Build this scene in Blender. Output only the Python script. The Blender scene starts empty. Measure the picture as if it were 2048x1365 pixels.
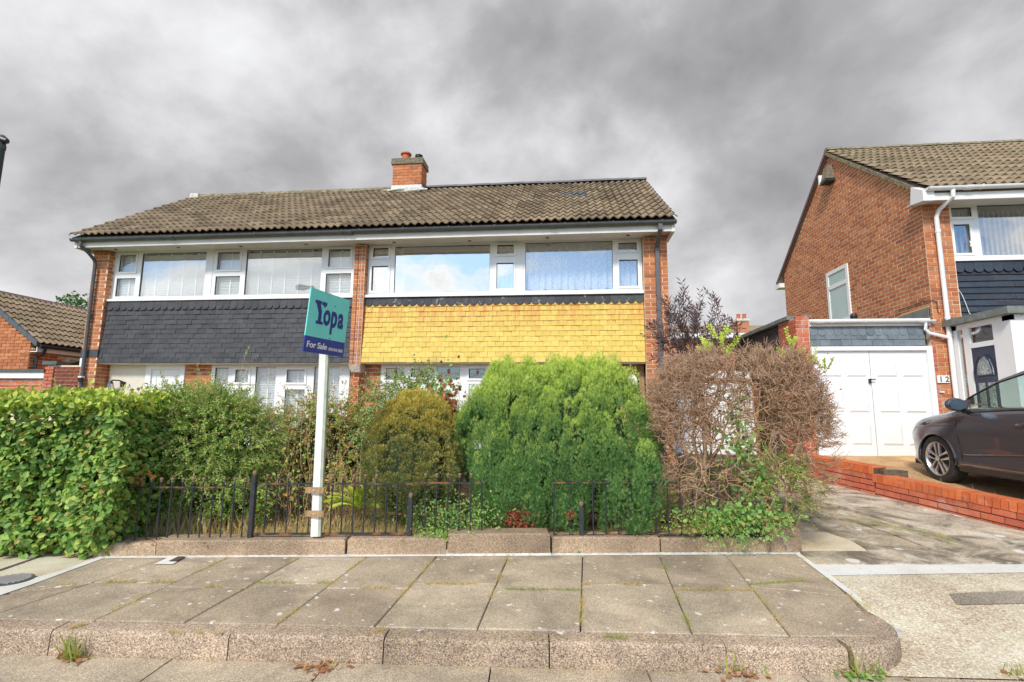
import bpy, bmesh, math, random
import numpy as np
from mathutils import Vector, Matrix
from math import sin, cos, radians, pi, sqrt, atan2
random.seed(7); RN = np.random.default_rng(11)
S = bpy.context.scene
C = S.collection

# ------------------------------------------------------------------ camera
CAMH = 1.36
FPX, PITCH, YAW, ROLL = 1004.8, radians(7.715), radians(6.017), radians(0.4716)
fwd = Vector((-sin(YAW)*cos(PITCH), cos(YAW)*cos(PITCH), sin(PITCH)))
rgt0 = Vector((cos(YAW), sin(YAW), 0)); up0 = rgt0.cross(fwd)
rgt = rgt0*cos(ROLL) + up0*sin(ROLL); upv = -rgt0*sin(ROLL) + up0*cos(ROLL)
cd = bpy.data.cameras.new('camera'); cam = bpy.data.objects.new('camera', cd); C.objects.link(cam)
cam.matrix_world = Matrix(((rgt.x, upv.x, -fwd.x, 0), (rgt.y, upv.y, -fwd.y, 0), (rgt.z, upv.z, -fwd.z, CAMH), (0, 0, 0, 1)))
cd.sensor_width = 36; cd.lens = FPX/2048*36; cd.clip_end = 3000; cd.clip_start = 0.05
S.camera = cam

# ------------------------------------------------------------------ world: broken overcast sky
SUN_EL, SUN_AZ = radians(42), radians(200)     # azimuth measured clockwise from +Y (behind the camera, a little to its left)
w = bpy.data.worlds.new('World'); S.world = w; w.use_nodes = True
nt = w.node_tree; nt.nodes.clear()
def N(nt, t, **k):
    n = nt.nodes.new(t)
    for a, b in k.items():
        if a in n.inputs: n.inputs[a].default_value = b
        else: setattr(n, a, b)
    return n
def L(nt, a, b): nt.links.new(a, b)
def MATH(nt, op, a, b=None, c=None, clamp=False):
    n = nt.nodes.new('ShaderNodeMath'); n.operation = op; n.use_clamp = clamp
    for i, v in enumerate((a, b, c)):
        if v is None: continue
        if hasattr(v, 'is_linked') or hasattr(v, 'links'): nt.links.new(v, n.inputs[i])
        else: n.inputs[i].default_value = v
    return n.outputs[0]
def RAMP(nt, fac, stops, interp='LINEAR'):
    n = nt.nodes.new('ShaderNodeValToRGB'); cr = n.color_ramp; cr.interpolation = interp
    while len(cr.elements) < len(stops): cr.elements.new(0.5)
    for e, (p, c) in zip(cr.elements, stops):
        e.position = p; e.color = (*c, 1) if len(c) == 3 else c
    if fac is not None: nt.links.new(fac, n.inputs[0])
    return n.outputs[0]
def MIX(nt, fac, a, b, mode='MIX'):
    n = nt.nodes.new('ShaderNodeMix'); n.data_type = 'RGBA'; n.blend_type = mode
    for s, v in ((n.inputs[0], fac), (n.inputs[6], a), (n.inputs[7], b)):
        if hasattr(v, 'links'): nt.links.new(v, s)
        elif isinstance(v, (int, float)): s.default_value = v
        else: s.default_value = (*v, 1) if len(v) == 3 else v
    return n.outputs[2]
tc = N(nt, 'ShaderNodeTexCoord'); sep = N(nt, 'ShaderNodeSeparateXYZ'); L(nt, tc.outputs['Generated'], sep.inputs[0])
zz = MATH(nt, 'MAXIMUM', sep.outputs[2], 0.0); den = MATH(nt, 'ADD', zz, 0.5)
mp = N(nt, 'ShaderNodeMapping'); mp.inputs['Scale'].default_value = (1.0, 1.0, 1.25); mp.inputs['Rotation'].default_value = (0, radians(32), 0); mp.inputs['Location'].default_value = (7.3, 3.1, 5.2)
L(nt, tc.outputs['Generated'], mp.inputs[0])
mp2 = N(nt, 'ShaderNodeMapping'); mp2.inputs['Scale'].default_value = (1.5, 1.5, 1.7); L(nt, mp.outputs[0], mp2.inputs[0])
n1 = N(nt, 'ShaderNodeTexNoise', Scale=1.9, Detail=4.0, Roughness=0.5, Distortion=0.12); L(nt, mp.outputs[0], n1.inputs['Vector'])
n2 = N(nt, 'ShaderNodeTexNoise', Scale=3.0, Detail=9.0, Roughness=0.58, Distortion=0.15); L(nt, mp2.outputs[0], n2.inputs['Vector'])
cl = MATH(nt, 'ADD', MATH(nt, 'MULTIPLY', n1.outputs[0], 0.66), MATH(nt, 'MULTIPLY', n2.outputs[0], 0.34))
# brighter towards the horizon, greyer overhead
hz = MATH(nt, 'MULTIPLY', MATH(nt, 'SUBTRACT', 0.42, zz), 0.20)
cl = MATH(nt, 'ADD', cl, hz)
cloud = RAMP(nt, cl, [(0.36, (.26, .257, .268)), (0.45, (.36, .356, .368)), (0.52, (.50, .497, .51)), (0.58, (.63, .63, .64)), (0.66, (.76, .765, .78))])
sky = N(nt, 'ShaderNodeTexSky'); sky.sky_type = 'NISHITA'; sky.sun_disc = False; sky.sun_elevation = SUN_EL; sky.sun_rotation = SUN_AZ
skyc = MIX(nt, 1.0, sky.outputs[0], (0.10, 0.128, 0.158), 'MULTIPLY')
# the cloud breaks up behind the camera (blue gaps and lit cumulus, as the windows mirror it)
n3 = N(nt, 'ShaderNodeTexNoise', Scale=2.1, Detail=6.0, Roughness=0.5, Distortion=0.3)
m3 = N(nt, 'ShaderNodeMapping'); m3.inputs['Scale'].default_value = (1, 1, 1.7); m3.inputs['Location'].default_value = (0.30, 0, 0.0); L(nt, tc.outputs['Generated'], m3.inputs[0]); L(nt, m3.outputs[0], n3.inputs['Vector'])
back = MATH(nt, 'MULTIPLY', MATH(nt, 'SUBTRACT', MATH(nt, 'MULTIPLY', sep.outputs[1], -1.0), 0.05), 2.2, clamp=True)
gapf = MATH(nt, 'ADD', n3.outputs[0], MATH(nt, 'MULTIPLY', MATH(nt, 'SUBTRACT', zz, 0.13), 0.50))
gap = RAMP(nt, gapf, [(0.50, (0, 0, 0)), (0.58, (1, 1, 1))])
lit = RAMP(nt, gapf, [(0.30, (.70, .71, .74)), (0.42, (.85, .86, .88)), (0.50, (1.25, 1.24, 1.22))])
bcol = MIX(nt, gap, lit, skyc)
col = MIX(nt, back, cloud, bcol)
bg = N(nt, 'ShaderNodeBackground'); bg.inputs[1].default_value = 1.0; L(nt, col, bg.inputs[0])
out = N(nt, 'ShaderNodeOutputWorld'); L(nt, bg.outputs[0], out.inputs[0])

sd = bpy.data.lights.new('sun', 'SUN'); sd.energy = 2.5; sd.angle = radians(9); sd.color = (1, .92, .80)
sun = bpy.data.objects.new('sun', sd); C.objects.link(sun)
sdir = Vector((sin(SUN_AZ)*cos(SUN_EL), cos(SUN_AZ)*cos(SUN_EL), sin(SUN_EL)))
sun.rotation_euler = sdir.to_track_quat('Z', 'Y').to_euler()
S.view_settings.view_transform = 'Standard'; S.view_settings.look = 'None'
S.view_settings.exposure = 0.40; S.view_settings.gamma = 1; S.view_settings.use_curve_mapping = False

# ------------------------------------------------------------------ pixel rays of the reference (2048 px wide) -> metric positions
def ray(u, v): return fwd + rgt*((u-1024)/FPX) + upv*((682.5-v)/FPX)
def aY(u, v, y):
    d = ray(u, v); t = y/d.y; return Vector((d.x*t, y, CAMH+d.z*t))
def aX(u, v, x):
    d = ray(u, v); t = x/d.x; return Vector((x, d.y*t, CAMH+d.z*t))
def aZ(u, v, z):
    d = ray(u, v); t = (z-CAMH)/d.z; return Vector((d.x*t, d.y*t, z))
def depth_of(p): return (Vector(p)-Vector((0, 0, CAMH))).dot(fwd)
def inframe(p, m=60):
    q = Vector(p)-Vector((0, 0, CAMH)); d = q.dot(fwd)
    if d < .1: return False
    u = 1024+FPX*q.dot(rgt)/d; v = 682.5-FPX*q.dot(upv)/d
    return -m < u < 2048+m and -m < v < 1365+m

# ------------------------------------------------------------------ materials
MATS = {}
def newmat(name):
    m = bpy.data.materials.new(name); m.use_nodes = True; MATS[name] = m
    nt = m.node_tree; b = nt.nodes['Principled BSDF']; return m, nt, b
def rnd_fac(nt, isl=True):
    """one random number for each piece (object) and each island of a joined mesh"""
    oi = nt.nodes.new('ShaderNodeObjectInfo'); r = oi.outputs['Random']
    if isl:
        g = nt.nodes.new('ShaderNodeNewGeometry')
        r = MATH(nt, 'FRACT', MATH(nt, 'ADD', r, g.outputs['Random Per Island']))
    return r
def pos(nt, scale=(1, 1, 1)):
    g = nt.nodes.new('ShaderNodeNewGeometry')
    if scale == (1, 1, 1): return g.outputs['Position']
    m = nt.nodes.new('ShaderNodeVectorMath'); m.operation = 'MULTIPLY'; m.inputs[1].default_value = scale
    L(nt, g.outputs['Position'], m.inputs[0]); return m.outputs[0]
def noise(nt, scale, detail=4, rough=.55, dist=0, vec=None, sc=(1, 1, 1)):
    n = N(nt, 'ShaderNodeTexNoise', Scale=scale, Detail=detail, Roughness=rough, Distortion=dist)
    L(nt, vec or pos(nt, sc), n.inputs['Vector']); return n.outputs[0]
def bump(nt, b, h, strength=.3, dist=.01):
    n = N(nt, 'ShaderNodeBump', Strength=strength, Distance=dist); L(nt, h, n.inputs['Height']); L(nt, n.outputs[0], b.inputs['Normal'])
def simple(name, col, rough=.6, var=.12, nscale=8, metal=0, spec=.4, bmp=0, sc=(1, 1, 1)):
    m, nt, b = newmat(name)
    f = noise(nt, nscale, 4, sc=sc)
    lo = tuple(c*(1-var) for c in col); hi = tuple(min(1, c*(1+var)) for c in col)
    L(nt, RAMP(nt, f, [(.3, lo), (.7, hi)]), b.inputs['Base Color'])
    b.inputs['Roughness'].default_value = rough; b.inputs['Metallic'].default_value = metal
    b.inputs['Specular IOR Level'].default_value = spec
    if bmp: bump(nt, b, noise(nt, nscale*8, 3), bmp, .005)
    return m
def varied(name, cols, rough=.85, isl=True, dirt=None, dscale=1.2, fine=60, bmp=.3, spec=.3, streak=None):
    """piece-to-piece colour from a ramp, blotches and grain on top"""
    m, nt, b = newmat(name)
    n = len(cols); c = RAMP(nt, rnd_fac(nt, isl), [(i/(n-1), k) for i, k in enumerate(cols)])
    f = noise(nt, fine, 3); c = MIX(nt, .35, c, RAMP(nt, f, [(.3, (.35, .35, .35)), (.7, (.68, .68, .68))]), 'OVERLAY'); c = MIX(nt, .45, c, RAMP(nt, noise(nt, 9, 5, .65, .3), [(.32, (.34, .34, .34)), (.68, (.66, .66, .66))]), 'OVERLAY')
    if dirt:
        for k, (dc, amt, ds, lo, hi) in enumerate(dirt):
            fd = RAMP(nt, noise(nt, ds, 5, .6, .4), [(lo, (0, 0, 0)), (hi, (amt,)*3)])
            c = MIX(nt, fd, c, dc)
    L(nt, c, b.inputs['Base Color']); b.inputs['Roughness'].default_value = rough; b.inputs['Specular IOR Level'].default_value = spec
    if bmp: bump(nt, b, f, bmp, .004)
    return m
M_brick = varied('brick_red', [(.46, .15, .06), (.57, .21, .085), (.42, .135, .055), (.63, .26, .11), (.52, .18, .07), (.34, .12, .06)], dirt=[((.62, .30, .16), .35, 1.7, .5, .75), ((.2, .09, .06), .4, 3.0, .55, .8)])
M_brick2 = varied('brick_smooth_red', [(.52, .13, .07), (.60, .17, .09), (.46, .11, .065), (.64, .21, .12)], dirt=[((.62, .42, .34), .6, 3.5, .52, .68), ((.16, .09, .07), .55, 2.2, .54, .74)])
M_cap = varied('brick_coping_orange', [(.62, .15, .05), (.70, .19, .065), (.55, .12, .04)], dirt=[((.36, .14, .08), .6, 6, .5, .68), ((.70, .40, .26), .5, 11, .58, .72)])
M_brickd = varied('brick_dark_red', [(.20, .06, .035), (.26, .075, .04), (.17, .05, .03)])
M_mortar = simple('mortar_sand', (.80, .64, .46), .95, .15, 12, bmp=.2)
M_mortar2 = simple('mortar_dark', (.12, .085, .07), .95, .3, 12)
M_blue = varied('engineering_brick', [(.05, .05, .06), (.09, .09, .10)], rough=.5)
M_tile = varied('roof_tile_concrete', [(.23, .17, .11), (.31, .235, .15), (.17, .125, .08), (.37, .28, .18), (.255, .19, .12)], dirt=[((.10, .08, .05), .35, 1.1, .48, .72), ((.30, .28, .16), .35, 2.5, .52, .75)], fine=35, bmp=.5)
M_tile2 = varied('roof_tile_brown', [(.27, .205, .13), (.34, .26, .17), (.21, .155, .10)], dirt=[((.12, .12, .06), .5, 1.1, .45, .7)], fine=35, bmp=.5)
M_newtile = simple('replacement_tile_grey', (.16, .16, .17), .8)
M_slate = varied('slate_dark_grey', [(.052, .052, .056), (.066, .066, .070), (.046, .046, .050), (.074, .074, .078)], rough=.6, dirt=[((.11, .11, .12), .4, 3, .5, .7)], spec=.3)
M_slate2 = varied('slate_blue_grey', [(.16, .19, .21), (.20, .23, .25), (.13, .16, .18)], rough=.7)
M_slate3 = varied('cladding_blue_black', [(.035, .045, .060), (.05, .06, .078), (.028, .036, .05)], rough=.5)
# yellow painted hanging tiles: orange weathering under the scalloped band
m, nt, b = newmat('painted_tile_yellow'); M_yel = m
c = RAMP(nt, rnd_fac(nt), [(0, (.68, .48, .085)), (.5, (.73, .53, .10)), (1, (.78, .57, .125))])
sp = N(nt, 'ShaderNodeSeparateXYZ'); L(nt, pos(nt), sp.inputs[0])
st = noise(nt, 3.0, 4, .6, .3, sc=(3.2, 1, .55))
rust = MATH(nt, 'MULTIPLY', MATH(nt, 'MULTIPLY', MATH(nt, 'SUBTRACT', sp.outputs[2], 2.75), 1.35, clamp=True), RAMP(nt, st, [(.36, (0, 0, 0)), (.62, (1, 1, 1))]))
c = MIX(nt, rust, c, (.62, .24, .045))
moss = MATH(nt, 'MULTIPLY', MATH(nt, 'MULTIPLY', MATH(nt, 'SUBTRACT', 2.42, sp.outputs[2]), 6, clamp=True), RAMP(nt, noise(nt, 2.5, 5), [(.5, (0, 0, 0)), (.65, (.6, .6, .6))]))
c = MIX(nt, moss, c, (.30, .25, .10))
c = MIX(nt, .25, c, RAMP(nt, noise(nt, 30, 3), [(.3, (.38, .38, .38)), (.7, (.62, .62, .62))]), 'OVERLAY')
L(nt, c, b.inputs['Base Color']); b.inputs['Roughness'].default_value = .62
M_scal = varied('scallop_lead_grey', [(.05, .052, .058), (.08, .08, .085)], dirt=[((.5, .48, .42), .7, 9, .6, .68)], rough=.7)
M_white = simple('white_pvc', (.86, .86, .84), .35, .03, 3, spec=.5)
M_cream = simple('cream_painted_soffit', (.74, .71, .64), .5, .06, 3)
M_trim12 = simple('white_painted_trim', (.82, .80, .76), .5, .05, 3)
M_gut = simple('grey_plastic_gutter', (.10, .115, .12), .42, .15, 6)
M_black = simple('black_plastic', (.03, .032, .035), .4, .2, 6)
M_gask = simple('rubber_gasket', (.05, .05, .05), .7)
M_lead = simple('lead_flashing', (.62, .66, .72), .5, .2, 14)
M_mort3 = simple('pale_mortar_fillet', (.62, .61, .52), .95, .35, 25, bmp=.5)
M_terra = simple('terracotta_pot', (.55, .13, .05), .7)
M_chcap = simple('mossy_chimney_capping', (.20, .17, .12), .95, .45, 20, bmp=.4)
M_ridge = simple('mossy_ridge', (.24, .21, .13), .95, .5, 14, bmp=.6)
M_ridge2 = simple('grey_dry_ridge', (.15, .15, .155), .7, .2, 4)
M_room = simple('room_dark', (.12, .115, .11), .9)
M_stone = simple('concrete_corbel', (.50, .43, .34), .9, .25, 18, bmp=.3)
M_shut = simple('white_shutter', (.92, .93, .92), .5, .03)
M_blind = simple('vertical_blind_grey', (.30, .33, .37), .7, .08)
M_navy = simple('door_navy', (.028, .035, .075), .35, .1)
M_render = simple('cream_render', (.76, .70, .58), .8, .06, 2)
M_felt = simple('grey_green_felt', (.20, .22, .20), .9, .25, 8, bmp=.3)
M_brass = simple('brass', (.5, .32, .1), .35, metal=1)
M_chrome = simple('chrome', (.75, .75, .77), .2, metal=1, var=.02)
M_wood = simple('sawn_timber', (.38, .24, .12), .8, .3, 20, sc=(3, 1, 1))
# glass: part mirror, part clear
def glassmat(name, refl, tint=(.97, .985, .985), rough=0.0, wavy=0.0):
    m, nt, b = newmat(name); nt.nodes.remove(b)
    o = nt.nodes['Material Output']
    t = N(nt, 'ShaderNodeBsdfTransparent'); t.inputs[0].default_value = (*tint, 1)
    g = N(nt, 'ShaderNodeBsdfGlossy'); g.inputs['Roughness'].default_value = rough; g.inputs['Color'].default_value = (.95, .97, .98, 1)
    lw = N(nt, 'ShaderNodeLayerWeight', Blend=0.5)
    f = MATH(nt, 'ADD', MATH(nt, 'MULTIPLY', MATH(nt, 'POWER', lw.outputs['Facing'], 4.0), .9), refl+.04, clamp=True)
    if wavy:
        bn = N(nt, 'ShaderNodeBump', Strength=wavy, Distance=.02); L(nt, noise(nt, 2.2, 2), bn.inputs['Height']); L(nt, bn.outputs[0], g.inputs['Normal'])
    mx = nt.nodes.new('ShaderNodeMixShader'); L(nt, f, mx.inputs[0]); L(nt, t.outputs[0], mx.inputs[1]); L(nt, g.outputs[0], mx.inputs[2]); L(nt, mx.outputs[0], o.inputs[0])
    return m
M_glass = glassmat('window_glass', .58, wavy=.12)
M_glassd = glassmat('window_glass_clear', .12, wavy=.1)
M_glassl = glassmat('window_glass_half', .32, wavy=.1)
M_cglass = glassmat('car_glass', .03, tint=(.78, .90, .86))
M_frost = simple('frosted_glass', (.42, .55, .53), .18, .08, 1.5, spec=.8)
# net curtain
m, nt, b = newmat('net_curtain'); M_net = m; nt.nodes.remove(b)
d = N(nt, 'ShaderNodeBsdfDiffuse'); d.inputs[0].default_value = (.85, .86, .86, 1); t = N(nt, 'ShaderNodeBsdfTransparent')
mx = nt.nodes.new('ShaderNodeMixShader'); vo = N(nt, 'ShaderNodeTexVoronoi', Scale=34.0); L(nt, pos(nt), vo.inputs['Vector'])
L(nt, RAMP(nt, vo.outputs['Distance'], [(.25, (.55,)*3), (.5, (.85,)*3)]), mx.inputs[0]); L(nt, t.outputs[0], mx.inputs[1]); L(nt, d.outputs[0], mx.inputs[2]); L(nt, mx.outputs[0], nt.nodes['Material Output'].inputs[0])

# paving, kerbs and concrete: aggregate speckle, stains, lichen spots
def concrete(name, cols, speck=.5, sscale=220, lichen=0, stain=None, rough=.92, isl=True, lsc=9, lcol=(.76, .73, .66)):
    m, nt, b = newmat(name); n = len(cols)
    c = RAMP(nt, rnd_fac(nt, isl), [(i/(n-1), k) for i, k in enumerate(cols)])
    big = noise(nt, 1.7, 5, .6, .6); c = MIX(nt, .75, c, RAMP(nt, big, [(.30, (.28,)*3), (.70, (.72,)*3)]), 'OVERLAY')
    vo = N(nt, 'ShaderNodeTexVoronoi', Scale=sscale); L(nt, pos(nt), vo.inputs['Vector'])
    sx = N(nt, 'ShaderNodeSeparateXYZ'); L(nt, vo.outputs['Color'], sx.inputs[0])
    c = MIX(nt, speck, c, RAMP(nt, sx.outputs[0], [(0, (.08,)*3), (.35, (.40,)*3), (.7, (.55,)*3), (1, (.95,)*3)]), 'OVERLAY')
    if stain:
        for sc_, lo, hi, amt, lsc_ in stain: c = MIX(nt, RAMP(nt, noise(nt, lsc_, 6, .62, .8), [(lo, (0,)*3), (hi, (amt,)*3)]), c, sc_)
    if lichen:
        v2 = N(nt, 'ShaderNodeTexVoronoi', Scale=lsc); wv = nt.nodes.new('ShaderNodeVectorMath'); wv.operation = 'ADD'
        nz = N(nt, 'ShaderNodeTexNoise', Scale=22.0, Detail=3.0); L(nt, pos(nt), nz.inputs['Vector'])
        sv = nt.nodes.new('ShaderNodeVectorMath'); sv.operation = 'SCALE'; sv.inputs[3].default_value = .07; L(nt, nz.outputs['Color'], sv.inputs[0])
        L(nt, pos(nt), wv.inputs[0]); L(nt, sv.outputs[0], wv.inputs[1]); L(nt, wv.outputs[0], v2.inputs['Vector'])
        s2 = N(nt, 'ShaderNodeSeparateXYZ'); L(nt, v2.outputs['Color'], s2.inputs[0])
        rad = MATH(nt, 'MULTIPLY', MATH(nt, 'SUBTRACT', s2.outputs[0], 1-lichen, clamp=True), .34/lichen)
        sp_ = MATH(nt, 'GREATER_THAN', rad, v2.outputs['Distance'])
        c = MIX(nt, MATH(nt, 'MULTIPLY', sp_, .85), c, lcol)
    L(nt, c, b.inputs['Base Color']); b.inputs['Roughness'].default_value = rough; b.inputs['Specular IOR Level'].default_value = .2
    bump(nt, b, vo.outputs['Distance'], .35, .004)
    return m
M_slab = concrete('paving_concrete', [(.43, .34, .235), (.50, .41, .29), (.40, .315, .22), (.55, .45, .325)], .5, 230, lichen=.26, lsc=19, stain=[((.14, .12, .10), .52, .75, .55, 2.6)])
M_kerb = concrete('kerb_granite_aggregate', [(.38, .285, .20), (.44, .335, .24), (.36, .275, .195)], .8, 190, lichen=.04, stain=[((.62, .50, .40), .60, .78, .45, 3.5), ((.15, .12, .10), .6, .8, .5, 2)])
M_chan = concrete('channel_concrete', [(.46, .37, .26), (.51, .42, .30)], .6, 240, stain=[((.16, .14, .12), .5, .75, .5, 2)])
M_edge = concrete('edging_concrete', [(.38, .275, .18), (.43, .32, .21), (.35, .255, .17)], .6, 200, stain=[((.20, .15, .11), .5, .75, .5, 2.5), ((.60, .52, .40), .6, .8, .4, 4)])
M_cross = concrete('exposed_aggregate', [(.62, .54, .40), (.64, .56, .42)], .6, 110, stain=[((.30, .25, .18), .5, .8, .4, 1.5)])
M_drive = concrete('weathered_drive_concrete', [(.44, .36, .25), (.52, .44, .32), (.40, .33, .24), (.54, .46, .35)], .5, 160, lichen=.18, lsc=5, stain=[((.13, .11, .08), .46, .62, .8, 2.6), ((.72, .68, .58), .54, .68, .6, 4.7), ((.22, .22, .08), .6, .75, .6, 1.3)])
M_creamc = concrete('cream_concrete', [(.66, .58, .42), (.70, .62, .46)], .25, 200)
M_whitec = concrete('white_limewash_line', [(.74, .72, .66), (.78, .76, .70)], .25, 180, stain=[((.45, .40, .32), .58, .75, .6, 14)])
M_asph = concrete('asphalt', [(.055, .05, .048), (.06, .056, .052)], 1, 180)
M_soil = simple('garden_soil', (.17, .105, .06), .95, .5, 14, bmp=.6)
M_lawn = simple('dry_lawn', (.50, .38, .15), .95, .35, 9, bmp=.5)
M_dr12 = concrete('sandy_drive', [(.50, .31, .15), (.54, .34, .17)], .5, 160, stain=[((.62, .44, .24), .5, .7, .5, 3), ((.28, .17, .08), .55, .75, .5, 2)])
M_ground = simple('ground_grass', (.16, .19, .07), .95, .3, .3)
M_iron = simple('black_painted_iron', (.035, .038, .044), .38, .3, 30, spec=.5)
M_rust = simple('bronze_finial', (.24, .15, .09), .5, .3, 40)
# railing paint worn to rust in places
m, nt, b = newmat('rail_paint_rusting'); M_rail = m
c = MIX(nt, RAMP(nt, noise(nt, 9, 5, .6), [(.50, (0, 0, 0)), (.60, (1, 1, 1))]), (.03, .032, .036), (.26, .10, .05)); L(nt, c, b.inputs['Base Color']); b.inputs['Roughness'].default_value = .5

# leaves: colour from the per-leaf random attribute, thin and slightly translucent
def leafmat(name, cols, trans=.28, rough=.5, second=None, spec=.35):
    m, nt, b = newmat(name); n = len(cols)
    at = N(nt, 'ShaderNodeAttribute', attribute_name='rnd')
    c = RAMP(nt, at.outputs['Fac'], [(i/(n-1), k) for i, k in enumerate(cols)])
    if second:
        a2 = N(nt, 'ShaderNodeAttribute', attribute_name='tip')
        c2 = RAMP(nt, at.outputs['Fac'], [(i/(len(second)-1), k) for i, k in enumerate(second)])
        c = MIX(nt, a2.outputs['Fac'], c, c2)
    L(nt, c, b.inputs['Base Color']); b.inputs['Roughness'].default_value = rough; b.inputs['Specular IOR Level'].default_value = spec
    t = N(nt, 'ShaderNodeBsdfTranslucent'); L(nt, c, t.inputs[0])
    mx = nt.nodes.new('ShaderNodeMixShader'); mx.inputs[0].default_value = trans
    L(nt, b.outputs[0], mx.inputs[1]); L(nt, t.outputs[0], mx.inputs[2]); L(nt, mx.outputs[0], nt.nodes['Material Output'].inputs[0])
    return m
M_beech = leafmat('beech_leaf', [(.10, .20, .05), (.18, .34, .07), (.25, .46, .08), (.14, .29, .065), (.36, .55, .11), (.50, .60, .13), (.18, .36, .08), (.54, .33, .09)], second=[(.34, .46, .06), (.52, .64, .08), (.66, .68, .13)])
M_beechdead = leafmat('dead_orange_leaf', [(.50, .13, .03), (.62, .22, .05), (.40, .10, .03), (.66, .30, .09)])
M_coto = leafmat('cotoneaster_leaf', [(.16, .32, .05), (.28, .47, .08), (.40, .60, .12), (.22, .40, .07), (.54, .68, .20)], second=[(.44, .58, .14), (.56, .66, .20)], trans=.35)
M_yew = leafmat('green_conifer_spray', [(.12, .26, .085), (.19, .37, .11), (.28, .49, .14), (.15, .32, .12)], trans=.25, second=[(.46, .62, .09), (.58, .72, .12), (.70, .78, .18)])
M_gold = leafmat('golden_conifer_spray', [(.17, .21, .07), (.26, .29, .085), (.20, .26, .10), (.32, .33, .10)], trans=.18, second=[(.60, .56, .10), (.70, .60, .12), (.68, .44, .07), (.52, .54, .12), (.66, .36, .06)])
M_purple = leafmat('dark_purple_leaf', [(.10, .065, .07), (.15, .09, .085), (.20, .12, .10), (.12, .10, .11)])
M_rose = leafmat('mixed_shrub_leaf', [(.20, .34, .07), (.30, .48, .09), (.46, .58, .11), (.62, .56, .11), (.68, .40, .09), (.52, .16, .08), (.26, .40, .11), (.34, .50, .12)])
M_bram = leafmat('bramble_leaf', [(.12, .27, .07), (.19, .38, .10), (.27, .48, .12), (.36, .54, .14), (.42, .28, .10)])
M_lime = leafmat('lime_fern_leaf', [(.50, .62, .06), (.62, .70, .10), (.42, .58, .06)])
M_red = leafmat('red_leaf', [(.40, .07, .05), (.52, .12, .07), (.30, .06, .04), (.46, .20, .08)])
M_tree = leafmat('tree_leaf', [(.05, .12, .03), (.09, .18, .04), (.14, .26, .06)])
M_grassd = leafmat('straw_grass', [(.72, .55, .24), (.80, .67, .36), (.62, .45, .18), (.62, .56, .20)])
M_grassg = leafmat('green_grass', [(.22, .34, .06), (.32, .44, .08), (.46, .48, .12), (.52, .42, .14)])
M_moss = leafmat('joint_moss', [(.66, .50, .16), (.74, .56, .20), (.50, .48, .14), (.58, .38, .14)])
M_dleaf = leafmat('dead_leaf', [(.42, .18, .08), (.52, .28, .13), (.34, .14, .07), (.58, .38, .22)])
M_twig = leafmat('bare_twig', [(.50, .31, .17), (.62, .42, .24), (.38, .22, .12), (.68, .49, .30)], trans=0, rough=.9, second=[(.44, .28, .18), (.54, .36, .24), (.34, .20, .13)])
M_bark = simple('bark_brown', (.17, .12, .08), .95, .4, 20, bmp=.5)
M_core = simple('branch_shade_fill', (.055, .05, .028), .95, .5, 30)  # inner branches with their shade put into the colour
M_berry = simple('red_berry', (.62, .05, .03), .35)
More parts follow.
